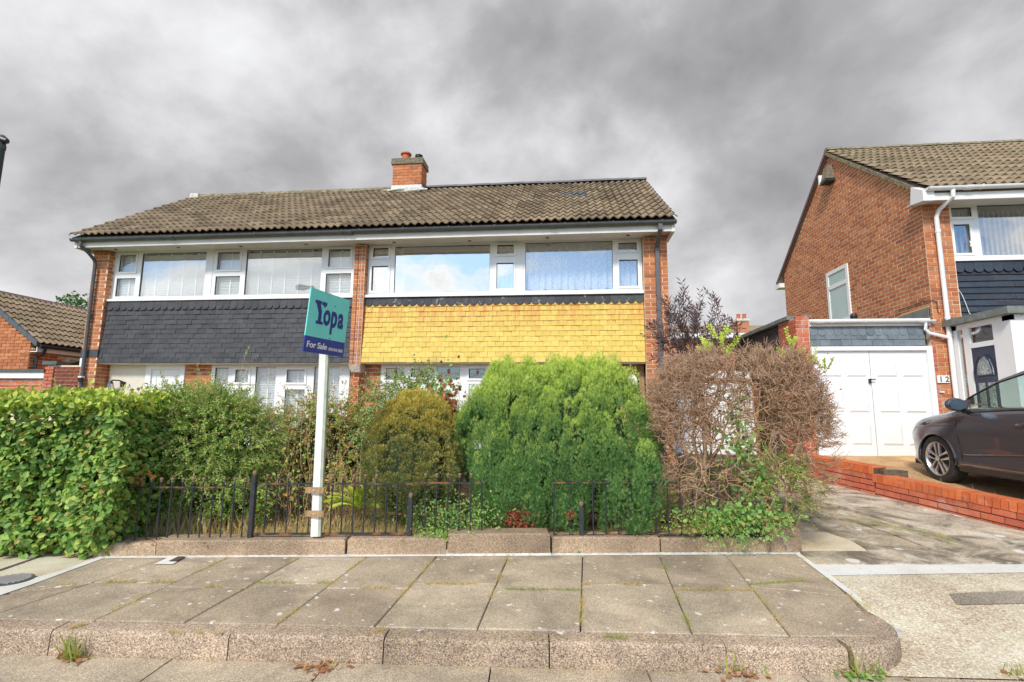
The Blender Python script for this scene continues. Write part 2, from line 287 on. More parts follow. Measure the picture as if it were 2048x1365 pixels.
# ------------------------------------------------------------------ object helpers
def wpos(o):
    p = Vector((0, 0, 0))
    while o: p += o.location; o = o.parent
    return p
def setp(o, label=None, cat=None, group=None, kind=None):
    if label: o['label'] = label
    if cat: o['category'] = cat
    if group: o['group'] = group
    if kind: o['kind'] = kind
    return o
def thing(name, label, cat, loc=(0, 0, 0), group=None):
    o = bpy.data.objects.new(name, None); o.empty_display_size = .2; C.objects.link(o); o.location = loc
    return setp(o, label, cat, group)
def link(name, me, mat=None, parent=None, **k):
    o = bpy.data.objects.new(name, me); C.objects.link(o)
    if mat is not None:
        me.materials.clear(); me.materials.append(mat)
    if parent is not None: o.parent = parent
    return setp(o, **k)
class MB:
    def __init__(s): s.v = []; s.f = []
    def add(s, vs, fs):
        n = len(s.v); s.v += [tuple(p) for p in vs]; s.f += [tuple(i+n for i in f) for f in fs]; return s
    def box(s, a, b, M=None):
        x0, y0, z0 = a; x1, y1, z1 = b
        vs = [Vector(p) for p in ((x0, y0, z0), (x1, y0, z0), (x1, y1, z0), (x0, y1, z0), (x0, y0, z1), (x1, y0, z1), (x1, y1, z1), (x0, y1, z1))]
        if M is not None: vs = [M @ p for p in vs]
        return s.add(vs, [(0, 3, 2, 1), (4, 5, 6, 7), (0, 1, 5, 4), (1, 2, 6, 5), (2, 3, 7, 6), (3, 0, 4, 7)])
    def prism(s, poly, vec):
        """closed outline (list of 3-D points, planar) extruded by vec"""
        n = len(poly); vec = Vector(vec); a = [Vector(p) for p in poly]; b = [p+vec for p in a]
        return s.add(a+b, [tuple(range(n-1, -1, -1)), tuple(range(n, 2*n))]+[(i, (i+1) % n, n+(i+1) % n, n+i) for i in range(n)])
    def tube(s, pts, rad, n=8, cap=True, flat=None):
        pts = [Vector(p) for p in pts]; R = rad if isinstance(rad, (list, tuple)) else [rad]*len(pts); rings = []
        up = Vector((0, 0, 1))
        for i, p in enumerate(pts):
            t = (pts[min(i+1, len(pts)-1)]-pts[max(i-1, 0)]).normalized()
            a = t.cross(up)
            if a.length < .05: a = t.cross(Vector((0, 1, 0)))
            a.normalize(); b_ = t.cross(a)
            rings.append([p+a*(R[i]*cos(2*pi*k/n))+b_*(R[i]*sin(2*pi*k/n)) for k in range(n)])
        vs = [q for r in rings for q in r]; fs = []
        for i in range(len(pts)-1):
            for k in range(n): fs.append((i*n+k, i*n+(k+1) % n, (i+1)*n+(k+1) % n, (i+1)*n+k))
        if cap: fs += [tuple(range(n-1, -1, -1)), tuple((len(pts)-1)*n+k for k in range(n))]
        return s.add(vs, fs)
    def lathe(s, c, prof, n=12):
        c = Vector(c); vs = []; fs = []
        for r, z in prof:
            for k in range(n): vs.append(c+Vector((r*cos(2*pi*k/n), r*sin(2*pi*k/n), z)))
        for i in range(len(prof)-1):
            for k in range(n): fs.append((i*n+k, i*n+(k+1) % n, (i+1)*n+(k+1) % n, (i+1)*n+k))
        fs += [tuple(range(n-1, -1, -1)), tuple((len(prof)-1)*n+k for k in range(n))]
        return s.add(vs, fs)
    def build(s, name, mat, parent=None, smooth=False, **k):
        me = bpy.data.meshes.new(name); off = wpos(parent) if parent else Vector((0, 0, 0))
        me.from_pydata([(p[0]-off.x, p[1]-off.y, p[2]-off.z) for p in s.v], [], s.f)
        bm = bmesh.new(); bm.from_mesh(me); bmesh.ops.recalc_face_normals(bm, faces=bm.faces); bm.to_mesh(me); bm.free()
        if smooth: me.polygons.foreach_set('use_smooth', [True]*len(me.polygons)); me.set_sharp_from_angle(angle=radians(35))
        me.update(); return link(name, me, mat, parent, **k)
def box(name, a, b, mat, parent=None, **k): return MB().box(a, b).build(name, mat, parent, **k)

def npmesh(name, V, loops, starts, totals, mat, parent=None, attrs=None, smooth=False, **k):
    me = bpy.data.meshes.new(name); V = np.asarray(V, np.float32)
    if parent is not None: V = V-np.array(wpos(parent), np.float32)
    me.vertices.add(len(V)); me.vertices.foreach_set('co', V.ravel())
    me.loops.add(len(loops)); me.loops.foreach_set('vertex_index', np.asarray(loops, np.int32))
    me.polygons.add(len(starts)); me.polygons.foreach_set('loop_start', np.asarray(starts, np.int32))
    me.polygons.foreach_set('use_smooth', np.full(len(starts), bool(smooth)))
    me.update(calc_edges=True)
    for a, arr in (attrs or {}).items():
        at = me.attributes.new(a, 'FLOAT', 'POINT'); at.data.foreach_set('value', np.asarray(arr, np.float32))
    return link(name, me, mat, parent, **k)

# ---- pieces: bricks, tiles, slates. The 290 that show largest become objects sharing one mesh, the rest one joined part
class Pieces:
    def __init__(s, name, root, tmpl, mat, limit=290, all_name=None):
        s.name, s.root, s.tmpl, s.mat, s.limit, s.M, s.all_name = name, root, tmpl, mat, limit, [], all_name
    def add(s, M):
        X, Y, Z = M.col[0].xyz, M.col[1].xyz, M.col[2].xyz; xn = X.normalized(); z2 = (Z-xn*Z.dot(xn)).normalized(); y2 = z2.cross(xn)
        if y2.dot(Y) < 0: y2 = -y2
        s.M.append(basis(M.translation, X, y2*Y.length, z2*Z.length))
    def finish(s):
        sc = []
        for i, M in enumerate(s.M):
            p = M.translation; d = max(.3, depth_of(p)); sz = M.col[0].xyz.length
            sc.append((-(sz/d) if inframe(p, 10) else 1000+i, i))
        sc.sort(); own = [i for _, i in sc[:s.limit]]; rest = [i for _, i in sc[s.limit:]]
        me = bpy.data.meshes.new(s.name); me.from_pydata(s.tmpl[0], [], s.tmpl[1]); me.materials.append(s.mat)
        off = Matrix.Translation(-wpos(s.root)) if s.root else Matrix()
        for i in own:
            o = bpy.data.objects.new(s.name, me); C.objects.link(o); o.parent = s.root
            o.matrix_basis = off @ s.M[i]
        if rest:
            T = np.array([(*v, 1) for v in s.tmpl[0]], np.float64); A = np.array([[list(r) for r in s.M[i]] for i in rest])
            V = np.einsum('nij,kj->nki', A, T)[:, :, :3]; nk = len(T)
            idx = []; starts = []; tot = 0; base_l = [list(f) for f in s.tmpl[1]]
            lens = np.array([len(f) for f in base_l]); flat = np.array([i for f in base_l for i in f])
            Ln = (flat[None, :]+np.arange(len(rest))[:, None]*nk).ravel()
            st = np.concatenate([[0], np.cumsum(np.tile(lens, len(rest)))[:-1]])
            npmesh((s.all_name or s.name+'s'), V.reshape(-1, 3), Ln, st, None, s.mat, s.root, kind='stuff')
        s.M = []
def cubeT(ch=0.0):
    v = [(x, y, z) for z in (-.5, .5) for y in (0, 1) for x in (-.5, .5)]
    f = [(0, 1, 5, 4), (1, 3, 7, 5), (3, 2, 6, 7), (2, 0, 4, 6), (4, 5, 7, 6), (0, 2, 3, 1)]
    return v, f
def basis(o, X, Y, Z): return Matrix(((X[0], Y[0], Z[0], o[0]), (X[1], Y[1], Z[1], o[1]), (X[2], Y[2], Z[2], o[2]), (0, 0, 0, 1)))
BR = cubeT()
def bricks(P, origin, X, n, width, z0, z1, bond='stretcher', course=.078, proud=.003, deep=.09, keep=None, start=0, blen=.2275, gap=.014, bh=None):
    """lay bricks on a wall face. origin: lower left corner of the face, X: along the wall, n: outward normal"""
    X = Vector(X).normalized(); n = Vector(n).normalized(); o = Vector(origin); k = start; z = z0
    while z < z1-course*.4:
        if bond == 'english' and k % 2: step, off = blen/2, 0.0
        elif bond == 'english': step, off = blen, (0.0 if (k//2) % 2 == 0 or True else blen/2)
        else: step, off = blen, (0 if k % 2 == 0 else -blen/2)
        if bond == 'english' and k % 2: edges = [0, blen/4*0]  # headers
        s = off
        while s < width-.01:
            a, b_ = max(s, 0), min(s+step, width)
            if b_-a > .03:
                cx, cz = (a+b_)/2, z+course/2
                if keep is None or keep(cx, cz, a, b_):
                    jit = random.uniform(-.0015, .002)
                    p = o+X*cx+n*(proud+jit); p.z = cz
                    P.add(basis(p, X*(b_-a-gap), -n*deep, Vector((0, 0, course-gap))))
            s += step
        z += course; k += 1

def window(root, x0, x1, z0, z1, y, panes, bar=.05, deep=.07, glass=None, frame=None, name='window', sub='pane', gl_off=.03):
    """frame filling x0..x1, z0..z1 at depth y (front face); panes: (xa, xb, za, zb, casement?)"""
    glass = glass or M_glass; frame = frame or M_white
    xs = sorted(set([x0, x1]+[p[0] for p in panes]+[p[1] for p in panes])); zs = sorted(set([z0, z1]+[p[2] for p in panes]+[p[3] for p in panes]))
    mb = MB()
    for i in range(len(xs)-1):
        run = None
        for j in range(len(zs)-1):
            cx, cz = (xs[i]+xs[i+1])/2, (zs[j]+zs[j+1])/2
            hole = any(p[0] < cx < p[1] and p[2] < cz < p[3] for p in panes)
            if not hole: mb.box((xs[i], y, zs[j]), (xs[i+1], y+deep, zs[j+1]))
    fr = mb.build(name, frame, root)
    for p in panes:
        xa, xb, za, zb, ca = p[:5]
        if ca:
            t = .042; c = MB()
            for (a, b_) in (((xa-t, y-.018, za-t), (xb+t, y+.02, za)), ((xa-t, y-.018, zb), (xb+t, y+.02, zb+t)), ((xa-t, y-.018, za), (xa, y+.02, zb)), ((xb, y-.018, za), (xb+t, y+.02, zb))): c.box(a, b_)
            c.build('casement', frame, fr)
        g = MB(); t = .006; yy = y+(.0 if ca else .012)
        for (a, b_) in (((xa, yy, za), (xb, yy+.02, za+t)), ((xa, yy, zb-t), (xb, yy+.02, zb)), ((xa, yy, za+t), (xa+t, yy+.02, zb-t)), ((xb-t, yy, za+t), (xb, yy+.02, zb-t))): g.box(a, b_)
        g.build('gasket', M_gask, fr)
        tl = random.uniform(-.004, .004); tz = random.uniform(-.003, .003)
        MB().add([(xa, y+gl_off+tl, za), (xb, y+gl_off-tl, za), (xb, y+gl_off-tl+tz, zb), (xa, y+gl_off+tl+tz, zb)], [(0, 1, 2, 3)]).build(sub, p[5] if len(p) > 5 else glass, fr)
    return fr
def slats(root, x0, x1, z0, z1, y, pitch=.058, panel=.27, name='shutter_slats', mid=True, mat=None):
    """white louvred shutter behind the glass: stiles and tilted slats"""
    m = MB(); n = max(1, round((x1-x0)/panel)); w_ = (x1-x0)/n
    for i in range(n+1): m.box((x0+i*w_-.012, y, z0), (x0+i*w_+.012, y+.03, z1))
    m.build('shutter_stile', M_shut, root)
    m = MB(); z = z0+.03; a = radians(58)
    while z < z1-.02:
        dy, dz = .028*cos(a), .028*sin(a)
        for i in range(n):
            xa, xb = x0+i*w_+.013, x0+(i+1)*w_-.013
            m.add([(xa, y-dy+.02, z+dz), (xb, y-dy+.02, z+dz), (xb, y+dy+.02, z-dz), (xa, y+dy+.02, z-dz), (xa, y-dy+.024, z+dz+.006), (xb, y-dy+.024, z+dz+.006), (xb, y+dy+.024, z-dz+.006), (xa, y+dy+.024, z-dz+.006)],
                  [(0, 1, 2, 3), (7, 6, 5, 4), (0, 4, 5, 1), (1, 5, 6, 2), (2, 6, 7, 3), (3, 7, 4, 0)])
        z += pitch
    m.build(name, M_shut, root, kind='stuff')
def curtain(root, x0, x1, z0, z1, y, amp=.025, waves=9, mat=None, name='net_curtain', scallop=0):
    n = int((x1-x0)*60)+8; vs = []; fs = []
    ph = random.random()*6
    for i in range(n+1):
        x = x0+(x1-x0)*i/n; q = amp*sin(ph+i/n*waves*2*pi)+amp*.4*sin(ph*2+i/n*waves*4.7*pi)
        zb = z0+(scallop*abs(sin(i/n*pi*waves*.5)) if scallop else 0)
        vs += [(x, y+q, zb), (x, y+q*.6, z1)]
        if i: fs.append((2*i-2, 2*i, 2*i+1, 2*i-1))
    MB().add(vs, fs).build(name, mat or M_net, root)

# ---- foliage
LEAF_BIG = (np.array([(0, 0, 0), (.30, .28, .07), (.33, .62, .06), (0, 1, -.05), (-.33, .62, .06), (-.30, .28, .07), (0, .3, 0), (0, .68, -.01)], float),
            [(0, 1, 6), (0, 6, 5), (6, 1, 2, 7), (5, 6, 7, 4), (7, 2, 3), (4, 7, 3)])
LEAF_SM = (np.array([(0, 0, 0), (.32, .5, .1), (0, 1, 0), (-.32, .5, .1)], float), [(0, 1, 2), (0, 2, 3)])
LEAF_NAR = (np.array([(0, 0, 0), (.11, .45, .03), (0, 1, -.05), (-.11, .45, .03)], float), [(0, 1, 2), (0, 2, 3)])
SPRAY = (np.array([(-.06, 0, 0), (.06, 0, 0), (0, 1, 0), (-.05, .1, 0), (.0, .2, 0), (-.42, .62, .12), (.05, .1, 0), (0, .25, 0), (.42, .66, .12), (-.04, .35, 0), (.04, .35, .0), (-.2, .9, -.12), (.22, .88, -.1)], float),
         [(0, 1, 2), (3, 4, 5), (6, 8, 7), (9, 10, 11), (10, 12, 9)])
BLADE = (np.array([(-.03, 0, 0), (.03, 0, 0), (.022, .55, .05), (-.022, .55, .05), (0, 1, .22)], float), [(0, 1, 2, 3), (3, 2, 4)])
def unit(a): return a/np.maximum(np.linalg.norm(a, axis=1, keepdims=True), 1e-9)
def scatter(name, T, P, D, Nn, sc, mat, parent=None, tip=None, rnd=None, kind='stuff', **k):
    """one small leaf (template T: x across, y along, z normal) at each point, axis D, facing Nn"""
    P, D, Nn = map(lambda a: np.asarray(a, float), (P, D, Nn)); n = len(P); sc = np.broadcast_to(sc, n)
    Y = unit(D); X = unit(np.cross(Y, Nn)+1e-6); Z = np.cross(X, Y); tv, tf = T
    V = P[:, None, :]+sc[:, None, None]*(tv[None, :, 0:1]*X[:, None]+tv[None, :, 1:2]*Y[:, None]+tv[None, :, 2:3]*Z[:, None])
    flat = np.array([i for f in tf for i in f]); lens = np.array([len(f) for f in tf]); nk = len(tv)
    Ln = (flat[None]+np.arange(n)[:, None]*nk).ravel(); st = np.concatenate([[0], np.cumsum(np.tile(lens, n))[:-1]])
    rnd = RN.random(n) if rnd is None else rnd; tip = np.zeros(n) if tip is None else tip
    return npmesh(name, V.reshape(-1, 3), Ln, st, None, mat, parent, attrs={'rnd': np.repeat(rnd, nk), 'tip': np.repeat(tip, nk)}, kind=kind, **k)
def sph(n): return unit(RN.normal(size=(n, 3)))
_ng = RN.random((24, 24, 24))
def vnoise(P, s):
    """cheap tiled value noise in [0,1] for numpy points"""
    q = np.asarray(P)*s; i = np.floor(q).astype(int); f = q-i; f = f*f*(3-2*f); r = 0
    for a in (0, 1):
        for b_ in (0, 1):
            for c in (0, 1):
                wgt = (f[:, 0] if a else 1-f[:, 0])*(f[:, 1] if b_ else 1-f[:, 1])*(f[:, 2] if c else 1-f[:, 2])
                r = r+wgt*_ng[(i[:, 0]+a) % 24, (i[:, 1]+b_) % 24, (i[:, 2]+c) % 24]
    return r
def segs(name, A, B, ra, rb, mat, parent=None, n=3, rnd=None, tip=None, kind=None):
    """many tapered twigs at once"""
    A, B = np.asarray(A, float), np.asarray(B, float); ra = np.broadcast_to(ra, len(A)); rb = np.broadcast_to(rb, len(A))
    t = unit(B-A); h = np.where(np.abs(t[:, 2:3]) < .9, np.array([[0, 0, 1.]]), np.array([[1., 0, 0]])); X = unit(np.cross(t, h)); Y = np.cross(t, X); V = []
    for q, r in ((A, ra), (B, rb)):
        for k in range(n):
            an = 2*pi*k/n; V.append(q+(X*cos(an)+Y*sin(an))*r[:, None])
    V = np.stack(V, 1); fl = np.array([i for k in range(n) for i in (k, (k+1) % n, n+(k+1) % n, n+k)])
    Ln = (fl[None]+np.arange(len(A))[:, None]*2*n).ravel(); st = np.arange(len(A)*n)*4
    rnd = RN.random(len(A)) if rnd is None else rnd; tip = np.zeros(len(A)) if tip is None else tip
    return npmesh(name, V.reshape(-1, 3), Ln, st, None, mat, parent, attrs={'rnd': np.repeat(rnd, 2*n), 'tip': np.repeat(tip, 2*n)}, smooth=True, kind=kind)
def blob(name, c, r, mat, parent, seed=0, amp=.12, cut=None, nu=28, nv=16, p=2.0):
    """uneven closed lump (superellipsoid) used for the dark shade core of a bush"""
    V = []; F = []
    for j in range(nv+1):
        ph = -pi/2+pi*j/nv
        for i in range(nu):
            th = 2*pi*i/nu; f = lambda q: math.copysign(abs(q)**(2/p), q)
            V.append((f(cos(ph))*f(cos(th)), f(cos(ph))*f(sin(th)), f(sin(ph))))
    V = np.array(V); k = 1+amp*(vnoise(V+seed+5, 2.5)-.5)*2; V = V*k[:, None]*np.array(r)+np.array(c)
    for j in range(nv):
        for i in range(nu): F.append((j*nu+i, j*nu+(i+1) % nu, (j+1)*nu+(i+1) % nu, (j+1)*nu+i))
    return MB().add([tuple(q) for q in V], F).build(name, mat, parent, smooth=True)
# ================================================================== THE GROUND
def hgt(x, y):
    """height of the garden ground"""
    if y < 4.2: return .02
    a = .17+.045*(min(y, 9.6)-4.2)
    return a
def grid(name, x0, x1, y0, y1, zf, mat, nx=12, ny=12, **k):
    vs = []; fs = []
    for j in range(ny+1):
        for i in range(nx+1):
            x = x0+(x1-x0)*i/nx; y = y0+(y1-y0)*j/ny; vs.append((x, y, zf(x, y)))
    for j in range(ny):
        for i in range(nx): a = j*(nx+1)+i; fs.append((a, a+1, a+nx+2, a+nx+1))
    return MB().add(vs, fs).build(name, mat, None, **k)
def sheet(name, pts, z, mat, parent=None, **k):
    return MB().add([(p[0], p[1], p[2] if isinstance(p, tuple) and len(p) == 3 else z) for p in pts], [tuple(range(len(pts)))]).build(name, mat, parent, **k)
# far ground to the horizon, with a gentle rise behind the pavement
xs = [-900, -60, -20, -12, 0, 12, 20, 60, 900]; ys = [-900, -60, -8, 2.4, 4.9, 5.4, 9.6, 20, 60, 900]
zs = lambda x, y: -.06 if y < 5.2 else (.10 if y < 6 else .24)
vs = [(x, y, zs(x, y)) for y in ys for x in xs]; nx = len(xs)
MB().add(vs, [(j*nx+i, j*nx+i+1, (j+1)*nx+i+1, (j+1)*nx+i) for j in range(len(ys)-1) for i in range(nx-1)]).build('ground', M_ground, None, kind='structure')

# kerb line: front foot at road level, from the photograph's joints
def kf(t): return Vector((-5.2+t*(6.72), 2.50+t*(.50), 0))      # straight run, t 0..1 -> x -5.2..1.52
K0 = Vector((-9.5, 2.20, 0)); K1 = Vector((1.50, 2.995, 0)); kd = (K1-K0).normalized(); kn = Vector((-kd.y, kd.x, 0))
def kpt(x): return K0+kd*((x-K0.x)/kd.x)
# road and the concrete channel along it
r0 = kpt(-9.5); r1 = kpt(9.0)
sheet('road', [(-60, -8.2), (60, -8.2), (60, 7.3-.34), (r1.x, r1.y-.30), (r0.x, r0.y-.30), (-60, -1.5)], -.012, M_asph, kind='structure')
ch = sheet('gutter_channel', [r0-kn*.32, r1-kn*.32, r1+kn*.05, r0+kn*.05], -.026, M_mortar2, kind='structure')
P = Pieces('channel_slab', ch, BR, M_chan)
x = -9.4; i = 0
cjs = [-4.8, -3.95, -3.05, -2.13, -1.28, -.40, .42, 1.22, 2.02, 2.9, 3.8, 4.7, 5.6]
for jx, nx_ in zip(cjs[:-1], cjs[1:]):
    a, b_ = kpt(jx), kpt(nx_); mid = (a+b_)/2; l = (b_-a).length-.008
    p = mid-kn*.004; p.z = -.030+random.uniform(-.002, .002)
    # template: y = depth (0..1) -> away from the kerb, z -> thickness
    P.add(basis(p, kd*l, -kn*.29, Vector((0, 0, .06))))
P.finish()
# kerb stones
KT = []
prof = [(0, 0), (.005, .104), (.010, .117), (.020, .125), (.040, .128), (.125, .130), (.125, -.02), (0, -.02)]      # (in from the front, up)
def kerb_template():
    n = len(prof); v = [(s, a, b_) for s in (-.5, .5) for a, b_ in prof]
    f = [tuple(range(n)), tuple(range(2*n-1, n-1, -1))]+[(i, n+i, n+(i+1) % n, (i+1) % n) for i in range(n)]
    return v, f
pave = sheet('pavement', [kpt(-9.5)+kn*.06, kpt(1.5)+kn*.06, (1.9, 3.35), (2.0, 4.86), (-3.77, 3.96), (-9.5, 3.1)], .085, M_mortar2, kind='structure')
kerb = sheet('kerb', [kpt(-9.5)+kn*.05, kpt(1.45)+kn*.05, kpt(1.45)+kn*.11, kpt(-9.5)+kn*.11], .06, M_mortar2, kind='structure')
P = Pieces('kerb_stone', kerb, kerb_template(), M_kerb)
kj = [kpt(a).x for a in (-9.3, -8.39, -7.47, -6.55, -5.64, -4.73, -3.80, -2.83)]+[-1.83, -.98, -.09, .84, 1.47]
for a, b_ in zip(kj[:-1], kj[1:]):
    A, B = kpt(a), kpt(b_); mid = (A+B)/2; mid.z = random.uniform(-.004, .003)
    P.add(basis(mid, kd*((B-A).length-.007), kn*1.0, Vector((0, 0, 1))))
P.finish()
# curved corner stone
def sweep(path, prof, name, mat, parent, **k):
    m = MB(); n = len(prof); vs = []; fs = []
    for i, p in enumerate(path):
        t = (path[min(i+1, len(path)-1)]-path[max(i-1, 0)]).normalized(); nn = Vector((-t.y, t.x, 0))
        for a, b_ in prof: q = p+nn*a; vs.append((q.x, q.y, q.z+b_))
    for i in range(len(path)-1):
        for j in range(n): fs.append((i*n+j, (i+1)*n+j, (i+1)*n+(j+1) % n, i*n+(j+1) % n))
    fs += [tuple(range(n)), tuple((len(path)-1)*n+j for j in range(n))[::-1]]
    return m.add(vs, fs).build(name, mat, parent, smooth=True, **k)
A = kpt(1.485); path = []
cc = A+kn*.42+kd*.0
for k in range(11):
    an = -pi/2+(pi/2+radians(4))*k/10+atan2(kd.y, kd.x)
    path.append(cc+Vector((cos(an)*.46, sin(an)*.42, 0)))
path += [path[-1]+Vector((-.01, .16, -.012)), path[-1]+Vector((-.02, .36, -.03))]
path = [A+kd*.012]+path[1:]
pr2 = [(0, 0), (.005, .104), (.010, .117), (.020, .125), (.040, .128), (.125, .130), (.125, -.02), (0, -.02)]
sweep(path, pr2, 'kerb_corner_stone', M_kerb, kerb, label='curved end stone at the right end of the kerb')
# paving slabs: joints measured on the photograph
fx_ = [(-60, 1262), (172, 1250), (342, 1262), (533, 1268), (734, 1274), (951, 1277), (1166, 1280), (1397, 1283), (1595, 1284)]
bx_ = [(330, 1118), (451, 1118), (606, 1112), (738, 1111), (876, 1110), (1018, 1109), (1165, 1109), (1318, 1110), (1450, 1109)]
ZP = .130
front = [aZ(u, v, ZP) for u, v in fx_]; backp = [aZ(u, v, ZP) for u, v in bx_]
front = [kpt(p.x)+kn*.138 for p in front]; 
bl0, bl1 = aZ(205, 1117, ZP), aZ(1592, 1109, ZP)
def bline(x): t = (x-bl0.x)/(bl1.x-bl0.x); return Vector((x, bl0.y+t*(bl1.y-bl0.y), ZP))
backp = [bline(p.x) for p in backp]
for p in front: p.z = ZP
front[0] = Vector((front[1].x-.66, front[1].y-.05, ZP))
def slab(name, quad, z, mat, parent, th=.05, g=.004, ch=.006, **k):
    c = sum((Vector(q) for q in quad), Vector())/len(quad); m = MB(); n = len(quad); dz = random.uniform(-.0025, .0025); tx = random.uniform(-.003, .003)
    rings = []
    for inset, zz_ in ((g, z-th), (g, z-ch), (g+ch, z)):
        r = []
        for q in quad:
            q = Vector(q); d = (c-q); d.z = 0; l = d.length; q2 = q+d/l*inset*1.35; r.append((q2.x, q2.y, zz_+dz+tx*(q2.x-c.x)+(q.z if len(quad[0]) > 2 and False else 0)))
        rings.append(r)
    vs = [p for r in rings for p in r]; fs = [tuple(2*n+i for i in range(n))]
    for a in (0, 1):
        for i in range(n): fs.append((a*n+i, a*n+(i+1) % n, (a+1)*n+(i+1) % n, (a+1)*n+i))
    return m.add(vs, fs).build(name, mat, parent, **k)
JOINTS = []
def lerp(a, b_, t): return a+(b_-a)*t
rEf, rEb = Vector((1.86, 3.40, ZP)), bl1
lEf = Vector((-3.78, 2.92, ZP))
for i in range(len(front)):
    f0, b0 = front[i], backp[i]
    if i+1 < len(front): f1, b1 = front[i+1], backp[i+1]
    else: f1, b1 = rEf, rEb
    t = (.52, .44)[i % 2]+random.uniform(-.012, .012)
    if i == len(front)-1:
        m0 = lerp(f0, b0, .5); m1 = lerp(f1, b1, .28)
        slab('paving_slab', [m0, m1, b1, b0], ZP, M_slab, pave)
        cp = [f0, kpt(1.40)+kn*.14, kpt(1.56)+kn*.155, Vector((1.70, 3.16, 0)), Vector((1.78, 3.27, 0)), Vector((1.80, 3.38, 0)), m1, m0]
        for q in cp: q.z = ZP
        slab('paving_slab', cp, ZP, M_slab, pave)
        MB().prism([(1.50, 3.115, .114), (1.62, 3.15, .114), (1.74, 3.24, .114), (1.80, 3.40, .114), (1.90, 3.44, .114), (1.92, 3.3, .114), (1.8, 3.15, .114), (1.62, 3.06, .114)], (0, 0, .004)).build('cement_fill', M_mort3, pave)
    else:
        m0, m1 = lerp(f0, b0, t), lerp(f1, b1, t)
        slab('paving_slab', [f0, f1, m1, m0], ZP, M_slab, pave); slab('paving_slab', [m0, m1, b1, b0], ZP, M_slab, pave)
    JOINTS.append((lerp(f0, b0, t), lerp(f1, b1, t), .5, 'h')); JOINTS.append((f1, b1, .35, 'v'))
# slabs beyond the left edge of the measured run
f0, b0 = front[0], backp[0]
m0 = lerp(f0, b0, .5); lm = aZ(75, 1165, ZP)
slab('paving_slab', [f0+Vector((-.75, -.07, 0)), f0, m0, aZ(-10, 1192, ZP)], ZP, M_slab, pave)
slab('paving_slab', [aZ(-8, 1190, ZP), m0, b0, aZ(205, 1117, ZP)], ZP, M_slab, pave)
JOINTS.append((aZ(80, 1170, ZP), aZ(215, 1172, ZP), .6, 'h'))
# left: cream concrete crossing in front of the neighbour's hedge, with a round cover
cre = sheet('cream_crossing', [aZ(-300, 1275, ZP), aZ(-10, 1196, ZP), aZ(204, 1119, ZP), aZ(150, 1075, ZP), aZ(-500, 1075, ZP)], ZP-.008, M_creamc, kind='structure')
sheet('cream_line_joint', [aZ(-60, 1158, ZP), aZ(76, 1112, ZP), aZ(84, 1112, ZP), aZ(-50, 1158, ZP)], ZP-.004, M_mortar2, parent=cre)
# white painted edging lines
wl = sheet('white_edge_line', [aZ(200, 1112, ZP), aZ(1598, 1104, ZP), aZ(1586, 1110, ZP), aZ(215, 1118, ZP)], ZP+.005, M_whitec, kind='structure')
sheet('white_edge_line', [aZ(1586, 1106, ZP), aZ(1600, 1106, ZP), aZ(1712, 1190, ZP), aZ(1752, 1232, ZP), aZ(1738, 1226, ZP), aZ(1692, 1186, ZP)], ZP+.005, M_whitec, kind='structure')
sheet('white_edge_line', [aZ(-40, 1206, ZP), aZ(-40, 1160, ZP), aZ(60, 1160, ZP), aZ(130, 1140, ZP), aZ(205, 1112, ZP), aZ(218, 1114, ZP), aZ(60, 1172, ZP)], ZP+.005, M_whitec, kind='structure')
mc = aZ(20, 1163, ZP)
t = thing('manhole_cover', 'round dark ribbed drain cover set in white concrete at the far left of the pavement', 'drain cover', (mc.x, mc.y, ZP))
MB().lathe((mc.x, mc.y, ZP+.004), [(.13, 0), (.13, .008), (.12, .009)], 28).build('rim', M_gut, t)
for i in range(-4, 5):
    h = sqrt(max(0, .115**2-(i*.026)**2)); MB().box((mc.x-h, mc.y+i*.026-.007, ZP+.014), (mc.x+h, mc.y+i*.026+.007, ZP+.019)).build('rib', simple('worn_iron', (.30, .28, .27), .6), t)
wc = aZ(345, 1121, ZP)
t = thing('stopcock_cover', 'small rectangular iron cover in a white painted patch on the pavement', 'drain cover', (wc.x, wc.y, ZP))
sheet('painted_surround', [aZ(308, 1131, ZP), aZ(345, 1131, ZP), aZ(378, 1112, ZP), aZ(345, 1113, ZP)], ZP+.009, M_whitec, parent=t)
MB().prism([aZ(338, 1123, ZP+.011), aZ(354, 1123, ZP+.011), aZ(370, 1114, ZP+.011), aZ(356, 1114, ZP+.011)], (0, 0, .004)).build('lid', M_iron, t)

# right: exposed aggregate crossing down to the channel, white band, drives
def CZ(x, y):
    q = (Vector((x, y, 0))-kpt(0)).dot(kn); return .002+.125*min(1, max(0, q/1.02))
vs = []; fs = []; nA, nB = 16, 10
for j in range(nB+1):
    for i in range(nA+1):
        f = j/nB; base_ = kpt(1.50+(9-1.50)*i/nA)+kn*.0; far_ = Vector((1.80+(9.2-1.80)*i/nA, 5.0+.25*i/nA, 0)); p = base_+(far_-base_)*f; vs.append((p.x, p.y, CZ(p.x, p.y)-.004*(j == nB)))
for j in range(nB):
    for i in range(nA): a = j*(nA+1)+i; fs.append((a, a+1, a+nA+2, a+nA+1))
MB().add(vs, fs).build('vehicle_crossing', M_cross, None, kind='structure')
band = [aZ(1632, 1131, .125), aZ(2048, 1126, .125), aZ(2120, 1126, .125), aZ(2120, 1148, .125), aZ(2048, 1147, .125), aZ(1655, 1153, .125)]
sheet('white_threshold_band', band, .131, M_whitec, kind='structure')
tp = []
for u, v in ((1898, 1190), (1960, 1188), (2150, 1184), (2150, 1204), (1960, 1206), (1914, 1206)): p = aZ(u, v, .11); tp.append((p.x, p.y, CZ(p.x, p.y)+.006))
sheet('concrete_patch', tp, 0, concrete('dark_concrete_patch', [(.34, .29, .22), (.36, .31, .24)], .6, 200), kind='structure')
